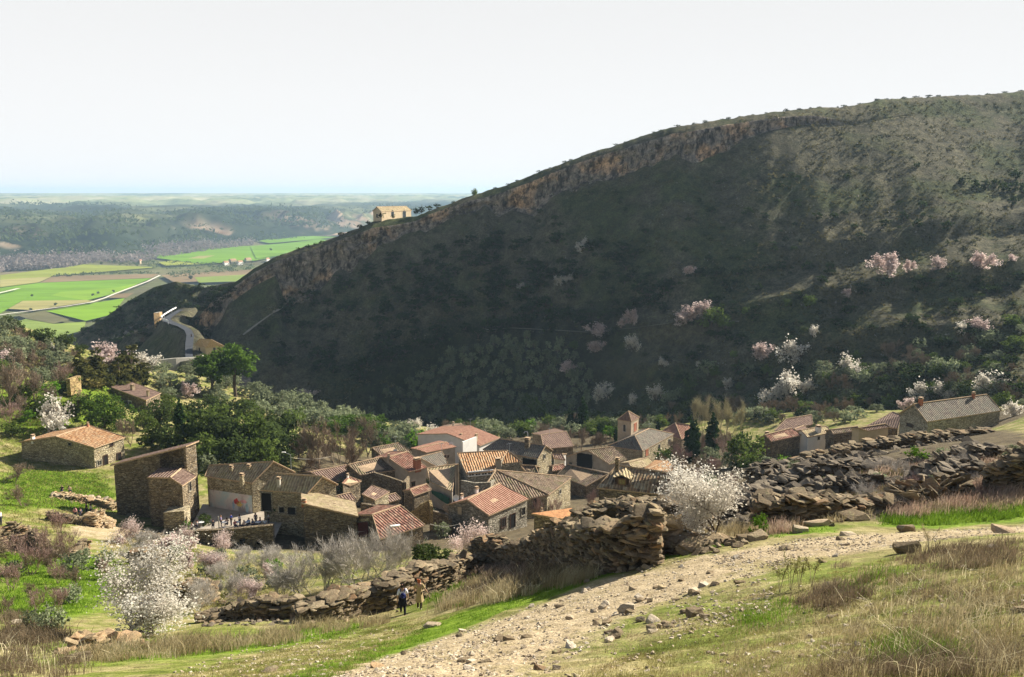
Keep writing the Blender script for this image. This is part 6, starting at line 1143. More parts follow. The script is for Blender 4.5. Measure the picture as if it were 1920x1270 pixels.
def ruin(label, base, hts, seed, sl=.55, st=.14, th=.75, mat=None, spill=.6, name='dry_stone_wall', tilt=.10):
    """base: (u, v) seen on the ground or (u, v, d); hts: heights in pixels"""
    rng = np.random.RandomState(seed); B = []; Hs = []
    for b, h in zip(base, hts):
        p = P(*b) if len(b) == 3 else gp(*b); p = Vector((p.x, p.y, min(p.z, gnd(p.x, p.y) if p.y < 110 else p.z))) if len(b) == 2 else p
        B.append(np.array(p)); Hs.append(h * (p.y * CP - p.z * SP) / F)
    B = np.array(B); L = np.r_[0, np.cumsum(np.linalg.norm(np.diff(B[:, :2], axis=0), axis=1))]
    at = lambda s: np.array([np.interp(s, L, B[:, k]) for k in range(3)]); ht = lambda s: float(np.interp(s, L, Hs)) * (1 + .22 * float(fbm(np.array([s / .9 + seed]), np.array([0.3]), 3, seed % 50)[0]))
    pos, dim, rot = [], [], []; zc = -.25; hmax = max(Hs) * 1.15
    while zc < hmax:
        tk = st * rng.uniform(.7, 1.5); s = rng.uniform(-.3, .1)
        while s < L[-1]:
            ln = sl * rng.uniform(.45, 1.7); sm = min(max(s + ln / 2, 0), L[-1]); h = ht(sm)
            if zc + tk * .3 < h:
                a = at(max(0, sm - .2)); b = at(min(L[-1], sm + .2)); d = b - a; yaw = math.atan2(d[1], d[0]); n = np.array([-d[1], d[0], 0]); n /= np.linalg.norm(n) + 1e-9; c = at(sm)
                for side in (-1, 1):
                    top = zc > h - .35
                    off = side * th * .28 + rng.normal() * (.05 + .08 * top); tl = tilt * (1 + 1.5 * top)
                    pos.append(c + n * off + np.array([0, 0, zc + tk / 2 + rng.normal() * .02])); dim.append((ln * 1.08, th * rng.uniform(.5, .75), tk * 1.15)); rot.append((yaw + rng.normal() * .18, rng.normal() * tl, rng.normal() * tl))
            s += ln * .96
        zc += tk * .86
    for k in range(int(L[-1] * 6 * spill)):
        s = rng.uniform(0, L[-1]); c = at(s); a = at(min(L[-1], s + .2)) - at(max(0, s - .2)); n = np.array([a[1], -a[0], 0]); n /= np.linalg.norm(n) + 1e-9; o = abs(rng.normal()) * .7 + th * .4; x = c + n * o * (1 if n[1] < 0 else -1)
        z = gnd(x[0], x[1]) if len(base[0]) == 2 else c[2] - o * .15; w = sl * rng.uniform(.3, .9); pos.append(np.array([x[0], x[1], z + .05])); dim.append((w, w * rng.uniform(.5, .9), st * rng.uniform(.6, 1.6))); rot.append((rng.uniform(0, 6.28), rng.normal() * .35, rng.normal() * .35))
    v, f = stones_mesh(np.array(pos), np.array(dim), np.array(rot), rng)
    # earth and rubble core between the two faces
    S_ = np.linspace(0, L[-1], max(4, int(L[-1] / .4))); cv = []; cf = []
    for i, s in enumerate(S_):
        c = at(s); a = at(min(L[-1], s + .2)) - at(max(0, s - .2)); n = np.array([-a[1], a[0], 0]); n /= np.linalg.norm(n) + 1e-9; h = max(.05, ht(s) * .93 - .12); w = th * .36
        cv += [c - n * w + [0, 0, -.6], c - n * w + [0, 0, h], c + n * w + [0, 0, h], c + n * w + [0, 0, -.6]]
        if i: j = 4 * i; cf += [(j - 4, j, j + 1, j - 3), (j - 3, j + 1, j + 2, j - 2), (j - 2, j + 2, j + 3, j - 1)]
    k = len(cv) - 4; cf += [(0, 1, 2, 3), (k + 3, k + 2, k + 1, k)]
    me = npmesh(name, np.concatenate([v, np.array(cv)]), [f, np.array(cf) + len(v)], [mat or MSL, MCORE], midx=[0] * len(f) + [1] * len(cf))
    return tag(link(name, me), label, 'stone wall', 'ruined dry stone walls')
ruin('tall collapsed slab wall right at the path, in full shade on its face', [(1030,1060),(1100,1070),(1165,1068),(1200,1064),(1225,1058)], [72,90,97,104,104], 1, .44, 0.100, 1.0, spill=1.2)
ruin('ochre end pillar of flat stacked slabs beside the path', [(1190,1050),(1215,1046),(1243,1036),(1275,1024)], [92,98,72,34], 2, .80, 0.136, 1.0, MSO, .8)
ruin('low tumbled tail of slabs right of the ochre pillar', [(1268,1040),(1310,1026),(1345,1014)], [26,18,8], 3, .6, 0.104, .9, spill=2.0)
ruin('mossy wall stub with stepped stones left of the tall slab wall', [(892,1066),(930,1064),(966,1062)], [58,60,40], 4, .42, 0.088, .9)
ruin('low wall joining the stub to the tall slab wall', [(962,1062),(1000,1062),(1034,1062)], [46,54,76], 5, .42, 0.096, .9)
ruin('dark rubble wall behind the ochre pillar', [(1160,1005,47),(1210,1000,47),(1260,994,46),(1326,985,45)], [58,62,58,40], 6, .45, 0.096, .8)
ruin('rubble wall running below the dormer house', [(1080,985,60),(1130,975,62),(1185,965,62),(1250,960,60)], [26,34,32,28], 7, .45, 0.096, .8)
ruin('highest ruined terrace wall on the right, top edge against the large barn', [(1490,880,64),(1560,866,65),(1640,856,66),(1720,848,66),(1800,842,67),(1852,840,67)], [20,28,32,34,36,34], 8, .45, 0.080, .9, tilt=.06)
ruin('middle ruined terrace wall on the right with dark gaps', [(1424,950,51),(1500,936,52),(1580,918,53),(1660,912,54),(1750,914,52),(1840,900,53)], [44,60,54,52,56,48], 9, .42, 0.080, 1.0, MSD, spill=1.5)
ruin('lower ruined wall on the right with bright slabs at its foot', [(1418,985),(1480,980),(1540,972),(1600,962),(1660,948)], [58,52,44,30,14], 10, .45, 0.088, 1.0, spill=2.5)
ruin('wall stub of grey slabs cut by the right edge', [(1846,925),(1885,922),(1935,916)], [44,64,84], 11, .42, 0.088, 1.0, spill=1.5)
ruin('sloping slab heap between the right walls', [(1660,960),(1730,945),(1800,932)], [26,40,36], 12, .45, 0.088, 1.3, spill=2.5, tilt=.25)
ruin('long dark ruined wall behind the two walkers', [(556,1168),(610,1164),(680,1152),(730,1142),(790,1120),(842,1100)], [26,46,54,62,64,46], 13, .45, 0.080, .9, tilt=.05)
ruin('lower left part of the long ruined wall, half buried', [(372,1168),(440,1162),(500,1160),(556,1160)], [12,28,40,40], 14, .42, 0.080, .8, tilt=.05)
ruin('broken wall corner between the long wall and the mossy stub', [(838,1098),(866,1084),(896,1072)], [46,40,30], 15, .42, 0.088, .8)
ruin('curved ruin with a bright rim on the left meadow', [(-8,1036),(30,1032),(62,1030),(92,1042),(128,1046),(160,1040)], [46,50,40,16,10,26], 16, .5, 0.112, .7, spill=.4)
ruin('small ruin in front of the left almond trees', [(246,1060),(282,1064),(312,1058)], [30,34,26], 17, .5, 0.112, .8)
ruin('ruined hut corner right of the large white almond tree', [(300,1140),(330,1142),(357,1140),(396,1128)], [44,50,52,40], 18, .5, 0.112, .8)
ruin('bright mossy stone mound at the end of the lane', [(170,988),(188,986),(206,990)], [24,28,12], 19, .5, 0.128, 1.2, MSO)
ruin('scattered stone row on the grass before the loft barn', [(100,930),(140,938),(190,946),(214,956)], [6,10,12,14], 20, .5, 0.128, 1.2, MSO, 2.0)
ruin('low dark wall along the lane, left of the pink almond', [(90,975),(125,982),(165,985)], [16,18,14], 21, .5, 0.112, .7)
ruin('small ruin below the left end of the terrace wall', [(250,1010),(275,1012),(300,1014)], [10,16,8], 22, .5, 0.112, .8)
ruin('stone foot below the large white almond tree', [(140,1216),(190,1214),(250,1206)], [22,20,12], 23, .5, 0.112, .9, MSO, 2.0)
for k, (bs, hh, lab) in enumerate([([(1440,925,56),(1520,905,57),(1600,890,58),(1700,882,58)], [30,34,38,30], 'stretch of ruined wall between the middle and highest walls on the right'),([(1560,900,60),(1660,880,61),(1760,872,60),(1850,862,60)], [26,32,38,36], 'dark ruined wall under the highest terrace on the right'),([(1780,905,50),(1830,890,51),(1870,880,52)], [50,58,40], 'broken end of the middle terrace wall on the right'),([(1470,958,47),(1540,944,48),(1620,930,48),(1690,925,48)], [34,40,40,24], 'tumbled wall just above the lower right wall'),([(1700,930,47),(1770,915,47),(1830,910,47)], [34,44,44], 'rubble shoulder between the slab heap and the middle wall'),([(1410,905,60),(1460,893,61),(1510,884,62)], [26,26,20], 'ruined wall under the feathery green bushes'),([(1330,985,46),(1380,970,47),(1430,955,48)], [36,44,44], 'dark rubble wall behind the white almond tree by the path')]):
    ruin(lab, bs, hh, 40 + k, .42, .085, 1.3, MSD, 3.0, tilt=.14)
# ---- stones on the path
rng = np.random.RandomState(77)
def samp(poly, n):
    a = np.array(poly); U = rng.uniform(a[:, 0].min(), a[:, 0].max(), n * 4); V = rng.uniform(a[:, 1].min(), a[:, 1].max(), n * 4); k = in_poly(U, V, poly); U, V = U[k][:n], V[k][:n]
    q = gpv(U, V); return q[~np.isnan(q[:, 0])]
def pebbles(name, q, lo, hi, mat, label):
    n = len(q); w = np.exp(rng.uniform(math.log(lo), math.log(hi), n)); dim = np.stack([w, w * rng.uniform(.55, .95, n), w * rng.uniform(.25, .6, n)], 1); q = q + np.c_[0 * w, 0 * w, dim[:, 2] * .15]
    v, f = stones_mesh(q, dim, np.stack([rng.uniform(0, 6.28, n), rng.normal(size=n) * .25, rng.normal(size=n) * .25], 1), rng)
    return tag(link(name, npmesh(name, v, f, [mat])), label, kind='stuff')
PP = PATH_UP + PATH_LO[::-1]
EDGE = [(560,1300),(700,1240),(850,1190),(1000,1145),(1170,1080),(1230,1090),(1060,1160),(900,1225),(780,1290)]
q = np.concatenate([samp(PP, 4200), samp(EDGE, 2600), samp([(1330,1050),(1500,1010),(1700,1000),(1920,985),(1920,1000),(1700,1020),(1560,1040),(1400,1085)], 2200)])
pebbles('gravel', q, .02, .11, MGV, 'pale gravel and small stones strewn over the path')
q = np.concatenate([samp([(300,1270),(560,1180),(760,1180),(700,1230),(600,1270)], 700), samp([(1050,1270),(1300,1150),(1500,1100),(1920,1020),(1920,1270)], 700), samp([(1250,1130),(1450,1080),(1450,1150),(1250,1200)], 400)])
pebbles('pebbles', q, .025, .11, MGV, 'loose pebbles in the grass beside the path')
q = np.concatenate([samp([(1430,960),(1540,900),(1700,860),(1880,845),(1925,900),(1925,925),(1780,935),(1640,955),(1480,985)], 1700), samp([(1190,1000),(1330,985),(1400,960),(1440,985),(1330,1010)], 160), samp([(840,1090),(900,1070),(1000,1066),(880,1095)], 90), samp([(380,1165),(560,1150),(840,1090),(850,1105),(560,1172),(380,1175)], 260)])
pebbles('rubble', q, .10, .36, MSD, 'dark fallen rubble between the ruined walls')
bigs = [(1300,1112,26,'dark rounded rock standing on the path'),(1242,1104,18,'grey rock on the upper path below the slab wall'),(1268,1126,16,'flat brown rock in the middle of the path'),(1176,1148,30,'mossy rock cluster stone at the path centre'),(1302,1154,30,'broad half buried rock right of the path centre'),(1322,1158,20,'smaller rock touching the broad half buried one'),(1238,1176,14,'dark stone lying left of the dry grass'),(1186,1108,16,'pale stone under the green verge'),(988,1198,20,'long rock at the lower left of the path'),(1014,1222,14,'dark stone on the lower path'),(1044,1226,16,'square stone on the lower path, right of the dark one'),(1010,1258,22,'lumpy stone at the bottom edge of the path'),
 (812,1176,30,'orange brown slab lying in the grass behind the walkers'),(705,1252,28,'long flat orange stone at the bottom left of the path'),(506,1260,30,'flat dark slab in the lower left grass'),(1556,1160,14,'lone dark stone on the trodden grass'),(1700,1036,46,'low grey boulder in the right hand grass'),(1780,1040,30,'flat grey boulder in the right hand grass'),(1860,1030,18,'pale square stone in the right hand grass'),(1808,1152,22,'mossy slab in the right hand grass'),(1910,1150,28,'striped grey rock cut by the right edge'),(1880,1000,40,'long dark rock at the path edge on the right'),(1395,1014,34,'pale leaning slab by the foot of the white almond tree'),(1418,1012,40,'long pale slab lying right of the white almond trunk'),(1500,998,26,'grey stone on the green verge of the path'),(1590,1004,26,'flat brown stone in the pale path'),
 (1700,998,30,'dark mossy stone in the pale path on the right'),(32,1172,22,'upright grey stone on the left meadow'),(150,1240,40,'reddish boulder under the large white almond tree'),(1745,930,44,'bright flat slab below the right walls'),(1772,938,30,'second bright slab below the right walls'),(1650,905,46,'long bright slab on the middle right wall'),(1600,975,50,'wide grey slab on the grass below the right walls'),(1530,985,46,'brown slab at the edge of the green verge')]
for k, (u, v, wpx, lab) in enumerate(bigs):
    p = gp(u, v)
    if p is None: continue
    w = wpx * (p.y * CP - p.z * SP) / F; r_ = np.random.RandomState(k + 400); fl_ = .38 if ('slab' in lab or 'flat' in lab or 'long' in lab) else .62
    tv, tf = TPL[k % len(TPL)]; me = npmesh('rock', tv * np.array([w, w * .7, w * fl_]), tf, [MSO if k % 4 == 1 else MSL if k % 3 else MGV])
    o = link('rock', me, None, p + UP * w * fl_ * .22); o.rotation_euler = (r_.normal() * .12, r_.normal() * .12, r_.uniform(-.5, .5)); tag(o, lab, 'rock', 'larger loose rocks')
for k, x in enumerate(samp([(640,1262),(1000,1135),(1300,1045),(1640,1005),(1600,1045),(1300,1150),(1150,1260)], 60)):
    tv, tf = TPL[k % len(TPL)]; w = rng.uniform(.16, .32); o = link('stone', npmesh('stone', tv * np.array([w, w * .75, w * .5]), tf, [MGV if k % 2 else MSL]), None, Vector(x) + UP * w * .1); o.rotation_euler = (rng.normal() * .2, rng.normal() * .2, rng.uniform(0, 6))
    tag(o, 'fist sized stone lying loose on the path', 'stone', 'fist sized stones on the path')
# ---- grass
def blades(c, ln, wd, lean, rng, curl=.5):
    """curved blades: two quads each"""
    n = len(c); a = rng.uniform(0, 6.283, n); d = np.stack([np.cos(a), np.sin(a), np.zeros(n)], 1) * (rng.uniform(.1, 1, n) * lean)[:, None]; s = np.stack([-np.sin(a), np.cos(a), np.zeros(n)], 1) * (wd / 2)[:, None]; L_ = ln[:, None]
    d = d + np.array([.10, .02, 0]); up = np.array([0, 0, 1.0])
    p1 = c + (up * .6 + d * .35) * L_; p2 = c + (up * (1 - .25 * lean)[:, None] * 1.0 if False else up * .95 + d * (1 + curl)) * L_ * .98
    v = np.stack([c - s, c + s, p1 + s * .8, p1 - s * .8, p2 + s * .25, p2 - s * .25], 1).reshape(-1, 3); i = np.arange(n)[:, None] * 6
    f = np.stack([np.concatenate([i + 0, i + 1, i + 2, i + 3], 1), np.concatenate([i + 3, i + 2, i + 4, i + 5], 1)], 1).reshape(-1, 4); return v, f
def grass(name, areas, mat, label, seed):
    """areas: (polygon, tufts, blades per tuft, length, tuft radius, lean)"""
    global rng
    rng = np.random.RandomState(seed); V = []; Fs = []; n0 = 0
    for poly, nt, nb, L_, rad, lean in areas:
        q = samp(poly, nt); n = len(q); k = rng.uniform(.55, 1.3, n); c = np.repeat(q, nb, 0); kk = np.repeat(k, nb); o = rng.normal(size=c.shape) * rad * kk[:, None]; o[:, 2] = 0; c = c + o; c[:, 2] = hz(c[:, 0], c[:, 1]) - .02
        dep = np.maximum(8, c[:, 1] * CP - c[:, 2] * SP); ln = L_ * kk * rng.uniform(.45, 1.25, len(c)); wd = np.maximum(.006, dep * .00055) * rng.uniform(.7, 1.3, len(c)); v, f = blades(c, ln, wd, lean, rng); V.append(v); Fs.append(f + n0); n0 += len(v)
    return tag(link(name, npmesh(name, np.concatenate(V), np.concatenate(Fs), [mat])), label, kind='stuff')
GDRY = m_leaf('dry_grass_blades', [(.22, .165, .085), (.38, .31, .17), (.56, .48, .30)], .35, clump=.7)
GBRN = m_leaf('brown_grass_blades', [(.13, .095, .06), (.24, .18, .115), (.36, .29, .19)], .35, clump=.8)
GGRN = m_leaf('green_grass_blades', [(.08, .14, .015), (.15, .26, .025), (.25, .36, .05)], .4, clump=.7)
GRED = m_leaf('reddish_grass_blades', [(.24, .15, .105), (.38, .27, .20), (.50, .40, .30)], .35, clump=.8)
GMIX = m_leaf('short_turf_blades', [(.12, .14, .03), (.24, .22, .075), (.40, .33, .16)], .35, clump=.9)
RF = [(1560,1060),(1700,1030),(1920,1010),(1920,1275),(1500,1275),(1600,1180)]
grass('dry_grass', [(RF, 90, 44, .26, .13, .7), ([(1640,1100),(1920,1080),(1920,1275),(1700,1275)], 60, 34, .34, .16, .7), ([(1240,1275),(1400,1190),(1560,1120),(1640,1140),(1560,1275)], 110, 30, .14, .16, .6), ([(860,1100),(1000,1060),(1150,1068),(1090,1095),(960,1125),(820,1150)], 150, 50, .55, .24, .5), ([(160,1225),(330,1205),(560,1185),(560,1205),(330,1235),(150,1245)], 150, 44, .50, .25, .5), ([(540,1180),(640,1165),(740,1160),(720,1175),(600,1190)], 40, 36, .45, .2, .45), ([(1660,950),(1780,940),(1900,930),(1900,960),(1700,975)], 60, 40, .45, .3, .5), ([(1270,1010),(1380,985),(1420,1000),(1300,1030)], 50, 34, .4, .25, .5), ([(1380,990),(1640,955),(1660,965),(1420,1005)], 60, 30, .35, .25, .5), ([(1000,1260),(1250,1150),(1450,1075),(1500,1085),(1300,1180),(1130,1270)], 90, 26, .10, .12, .8)], GDRY, 'tall dry straw coloured grass', 1)
grass('straw_stalks', [([(1500,1275),(1600,1130),(1700,1080),(1920,1060),(1920,1275)], 90, 4, .36, .10, 1.1), ([(840,1130),(1000,1060),(1150,1068),(1090,1095),(900,1140)], 50, 5, .65, .15, .8), ([(0,1200),(200,1220),(330,1205),(330,1235),(100,1270),(0,1275)], 40, 5, .55, .15, .9)], m_leaf('pale_straw', [(.45, .38, .22), (.62, .54, .35), (.72, .65, .46)], .3, clump=.8), 'long pale bent straw stalks', 7)
grass('brown_grass', [([(1440,965),(1560,900),(1720,862),(1900,850),(1905,900),(1700,940),(1500,985)], 170, 34, .34, .28, .55), ([(1060,1000),(1180,960),(1320,960),(1320,1000),(1100,1030)], 50, 30, .4, .25, .5), (RF, 46, 50, .24, .13, .7), ([(1500,1275),(1620,1240),(1920,1225),(1920,1275)], 70, 46, .26, .12, .8), ([(860,1090),(1000,1050),(1100,1060),(960,1110),(840,1140)], 110, 50, .55, .22, .45), ([(0,1190),(110,1200),(160,1270),(0,1275)], 60, 40, .45, .25, .6), ([(0,1150),(80,1160),(160,1210),(0,1210)], 90, 40, .5, .3, .6), ([(1480,1130),(1560,1100),(1640,1110),(1560,1150)], 50, 46, .28, .15, .6), ([(1700,1040),(1900,1020),(1900,1060),(1720,1075)], 60, 50, .34, .18, .6)], GBRN, 'brown withered grass tufts', 2)
grass('reddish_grass', [([(1560,905),(1700,870),(1860,860),(1900,880),(1760,900),(1600,930)], 120, 30, .4, .3, .5), ([(1640,945),(1720,920),(1880,905),(1925,930),(1900,955),(1680,975)], 210, 46, .55, .3, .5), ([(900,1075),(980,1050),(1040,1065),(940,1105)], 50, 40, .5, .22, .45), ([(1440,1005),(1490,1000),(1480,985),(1430,990)], 30, 34, .4, .2, .5)], GRED, 'reddish dry grass below the right ruins', 3)
VERGE = [(560,1300),(640,1262),(800,1200),(960,1143),(1130,1083),(1290,1038),(1420,1012),(1560,996),(1560,985),(1420,998),(1290,1018),(1200,1045),(1090,1078),(960,1118),(800,1172),(640,1235),(480,1290)]
grass('green_grass', [(VERGE, 1500, 26, .10, .16, .7), ([(1640,985),(1700,960),(1920,945),(1920,970),(1780,985)], 260, 34, .28, .22, .5), ([(1640,1215),(1720,1190),(1800,1230),(1740,1260),(1660,1250)], 60, 46, .22, .15, .5), ([(1560,1110),(1640,1060),(1680,1080),(1600,1130)], 40, 36, .16, .18, .5), ([(0,900),(40,880),(180,890),(215,930),(180,960),(60,950),(0,960)], 700, 16, .25, .5, .6), ([(0,1000),(60,1020),(200,1050),(240,1090),(160,1150),(60,1170),(0,1150)], 900, 18, .22, .4, .6), ([(110,1205),(330,1200),(560,1180),(700,1165),(640,1195),(420,1225),(220,1240)], 500, 18, .12, .25, .6), ([(1380,1160),(1480,1120),(1500,1150),(1400,1190)], 40, 30, .16, .2, .5), ([(780,1130),(900,1080),(1000,1090),(860,1140)], 80, 34, .3, .2, .45)], GGRN, 'fresh green grass on the verge and meadows', 4)
grass('turf', [([(300,1275),(700,1170),(860,1150),(700,1235),(620,1275)], 1700, 14, .07, .12, .8), ([(1080,1275),(1250,1190),(1450,1100),(1700,1040),(1920,1010),(1920,1275)], 3600, 14, .07, .12, .8), ([(0,600),(140,650),(280,700),(240,780),(200,820),(0,830)], 1500, 10, .35, .9, .7), ([(0,830),(60,850),(200,890),(215,960),(100,1000),(0,1000)], 900, 10, .25, .7, .7), ([(200,1000),(520,1060),(560,1110),(360,1150),(240,1100)], 900, 12, .3, .5, .6), ([(1420,880),(1640,890),(1900,870),(1900,920),(1500,960)], 400, 14, .3, .4, .6)], GMIX, 'short mixed turf', 5)
for i, (u, v, h) in enumerate([(1462,1112,70),(1482,1108,84),(1498,1104,62),(1522,1100,66),(1742,1042,70)]):
    r_ = np.random.RandomState(i + 50); p = gp(u, v); L_ = h * (p.y * CP - p.z * SP) / F; T = Tubes(); fol = []
    for k in range(4):
        a = r_.uniform(0, 6.28); pts = np.array([(0, 0, -.05), (math.cos(a) * .08, math.sin(a) * .08, .5), (math.cos(a) * .2 + r_.normal() * .04, math.sin(a) * .2, r_.uniform(.7, 1))]) * L_; T.add(pts, [.008, .006, .003], 4); fol.append(pts[1] + (pts[2] - pts[1]) * r_.uniform(0, 1, 60)[:, None] + r_.normal(size=(60, 3)) * .035)
    rt = empty('broom_plant', p); tag(rt, ['thin broom plant at the grass edge, left of four', 'tallest thin broom plant at the grass edge', 'thin leaning broom plant at the grass edge, third of four', 'leafiest broom plant at the grass edge, right of four', 'lone bare stalk plant in the right hand grass'][i], 'plant', 'thin broom plants by the path')
    link('stem', npmesh('stem', *T.get(), [TWY], smooth=True), rt); C = np.concatenate(fol); v_, f_ = leaf_quads(C, np.tile([0, 0, 1.0], (len(C), 1)), .022, r_, 2.6, .2, .8); link('foliage', npmesh('foliage', v_, f_, [GMIX if i < 4 else GDRY]), rt)
# ================================================================== people
SKIN = m_plain('skin', (.45, .27, .19), .6, .08, 4)
def skin_mesh(name, verts, edges, radii, mat, root=0, sub=1):
    me = bpy.data.meshes.new(name); me.from_pydata(verts, edges, []); o = bpy.data.objects.new(name, me); COL.objects.link(o)
    md = o.modifiers.new('s', 'SKIN'); md.use_smooth_shade = True
    for i, r in enumerate(radii): sv = me.skin_vertices[0].data[i]; sv.radius = (r, r) if isinstance(r, (int, float)) else r; sv.use_root = (i == root)
    if sub: o.modifiers.new('u', 'SUBSURF').render_levels = sub; o.modifiers['u'].levels = sub
    dg = bpy.context.evaluated_depsgraph_get(); ev = o.evaluated_get(dg); out = bpy.data.meshes.new_from_object(ev); bpy.data.objects.remove(o); bpy.data.meshes.remove(me)
    out.name = name; out.materials.clear(); out.materials.append(mat); return out
def pose(kind):
    """joints in metres, facing +Y"""
    J = dict(pel=(0,0,.95), sp=(0,-.01,1.12), ch=(0,-.01,1.34), nk=(0,.0,1.48), hd=(0,.02,1.58), tp=(0,.01,1.68), shl=(-.17,0,1.40), shr=(.17,0,1.40), ell=(-.23,-.03,1.14), elr=(.23,-.03,1.14), wrl=(-.24,.05,.92), wrr=(.24,.05,.92),
             hpl=(-.09,0,.92), hpr=(.09,0,.92), knl=(-.10,.03,.50), knr=(.10,.03,.50), anl=(-.10,0,.09), anr=(.10,0,.09), tol=(-.11,.14,.04), tor=(.11,.14,.04))
    if kind == 'walk': J.update(knl=(-.09,.16,.53), anl=(-.09,.20,.12), tol=(-.09,.34,.07), knr=(.09,-.02,.50), anr=(.09,-.24,.14), tor=(.09,-.13,.05), ell=(-.25,-.10,1.15), wrl=(-.27,-.12,.93), elr=(.25,.02,1.15), wrr=(.27,.14,.95))
    if kind == 'stride': J.update(knl=(-.09,.08,.51), anl=(-.09,.02,.09), tol=(-.10,.15,.04), knr=(.09,.06,.50), anr=(.09,-.16,.12), tor=(.09,-.04,.04), ell=(-.25,.02,1.15), wrl=(-.24,.16,.98), elr=(.30,-.04,1.18), wrr=(.40,.02,1.00))
    if kind == 'sit':
        for k in J: J[k] = (J[k][0], J[k][1], J[k][2] - .45)
        J.update(knl=(-.12,.42,.50), knr=(.12,.42,.50), anl=(-.12,.40,.09), anr=(.12,.38,.09), tol=(-.12,.53,.04), tor=(.12,.52,.04), ell=(-.25,.06,.72), elr=(.25,.06,.72), wrl=(-.16,.30,.66), wrr=(.16,.30,.66))
    return J
def person(label, loc, rz, kind, top, legs, hair, h=1.7, skirt=None, longhair=False, group=None, shoes=WD, fingers=True):
    J = pose(kind); root = empty('person', loc, rz); root.scale = (h / 1.72,) * 3; tag(root, label, 'person', group)
    n = list(J); ix = {k: i for i, k in enumerate(n)}; V = [J[k] for k in n]
    E = [('pel','sp'),('sp','ch'),('ch','nk'),('nk','hd'),('hd','tp'),('ch','shl'),('ch','shr'),('shl','ell'),('shr','elr'),('ell','wrl'),('elr','wrr'),('pel','hpl'),('pel','hpr'),('hpl','knl'),('hpr','knr'),('knl','anl'),('knr','anr'),('anl','tol'),('anr','tor')]
    rd = dict(pel=.12, sp=.115, ch=.125, nk=.05, hd=.085, tp=.075, shl=.055, shr=.055, ell=.042, elr=.042, wrl=.028, wrr=.028, hpl=.085, hpr=.085, knl=.058, knr=.058, anl=.038, anr=.038, tol=.03, tor=.03)
    E = [(ix[a], ix[b]) for a, b in E]; Rr = [rd[k] for k in n]
    V.append((0, .115, 1.585 - (.45 if kind == 'sit' else 0))); Rr.append(.012); E.append((ix['hd'], len(V) - 1))       # nose
    if fingers:
        for s, w, e in ((-1, 'wrl', 'ell'), (1, 'wrr', 'elr')):
            a = Vector(J[w]); d = (a - Vector(J[e])).normalized(); sd = Vector((d.y, -d.x, 0)); sd = sd.normalized() if sd.length > .05 else Vector((0, 1, 0)); pm = a + d * .075; V.append(tuple(pm)); Rr.append(.026); pi = len(V) - 1; E.append((ix[w], pi))
            for q, (o, ln) in enumerate(((-.030, .065), (-.010, .080), (.010, .085), (.030, .075))):
                b0 = pm + sd * o + d * .02; V.append(tuple(b0)); Rr.append(.010); E.append((pi, len(V) - 1)); V.append(tuple(b0 + d * ln * .9 + Vector((-s * .012, .01, 0)))); Rr.append(.007); E.append((len(V) - 2, len(V) - 1))
            t0 = a + d * .035 + sd * .035; V.append(tuple(t0 + d * .045 + sd * .012)); Rr.append(.009); E.append((pi, len(V) - 1))
    link('body', skin_mesh('body', V, E, Rr, SKIN, ix['pel']), root)
    def cloth(name, keys, edges, grow, mat, mid=None):
        VV = [J[k] for k in keys]; m = {k: i for i, k in enumerate(keys)}; return link(name, skin_mesh(name, VV, [(m[a], m[b]) for a, b in edges], [rd[k] + grow for k in keys], mat), root)
    M = lambda nm, c: m_plain(nm, c, .85, .15, 5)
    cloth('trousers', ['pel','hpl','hpr','knl','knr','anl','anr'], [('pel','hpl'),('pel','hpr'),('hpl','knl'),('hpr','knr'),('knl','anl'),('knr','anr')], .018, M('trouser_cloth', legs))
    cloth('top', ['pel','sp','ch','shl','shr','ell','elr'], [('pel','sp'),('sp','ch'),('ch','shl'),('ch','shr'),('shl','ell'),('shr','elr')], .020, M('top_cloth', top))
    for sgn, a, t in (('l', 'anl', 'tol'), ('r', 'anr', 'tor')): cloth('shoe', [a, t], [(a, t)], .012, shoes)
    if skirt:
        b = Bx(); z0 = J['sp'][2]; z1 = .48; n_ = 14
        for i in range(n_):
            a0 = 6.283 * i / n_; a1 = 6.283 * (i + 1) / n_; r1 = lambda a: .22 + .02 * math.sin(5 * a); b.poly([(math.cos(a0) * .16, math.sin(a0) * .15, z0), (math.cos(a1) * .16, math.sin(a1) * .15, z0), (math.cos(a1) * r1(a1), math.sin(a1) * r1(a1), z1), (math.cos(a0) * r1(a0), math.sin(a0) * r1(a0), z1)])
        b.build('coat', M('coat_cloth', skirt), root)
    hz_ = J['hd'][2]; HV = [(0, -.02, hz_ + .02), (0, -.015, hz_ + .075)] + ([(0, -.07, hz_ - .10)] if longhair else [(0, -.04, hz_ - .01)])
    link('hair', skin_mesh('hair', HV, [(0, 1), (0, 2)], [.088, .082, .07], M('hair_tone', hair)), root)
    return root, J
yaw_to = lambda u: -math.atan((u - 960) / F)
p = P(756, 1166, 44.7); p.z = gnd(p.x, p.y); r1, J1 = person('person with a white short sleeved top and black trousers walking away down the slope', p, yaw_to(756) + .05, 'walk', (.78, .77, .82), (.012, .012, .018), (.03, .02, .015), 1.72)
q = P(787, 1157, 46.0); q.z = gnd(q.x, q.y); r2, J2 = person('red haired person in a long beige coat walking beside the dry grass', q, yaw_to(787) - .15, 'stride', (.42, .32, .16), (.05, .035, .02), (.38, .10, .035), 1.70, (.44, .34, .18), True, shoes=WHT)
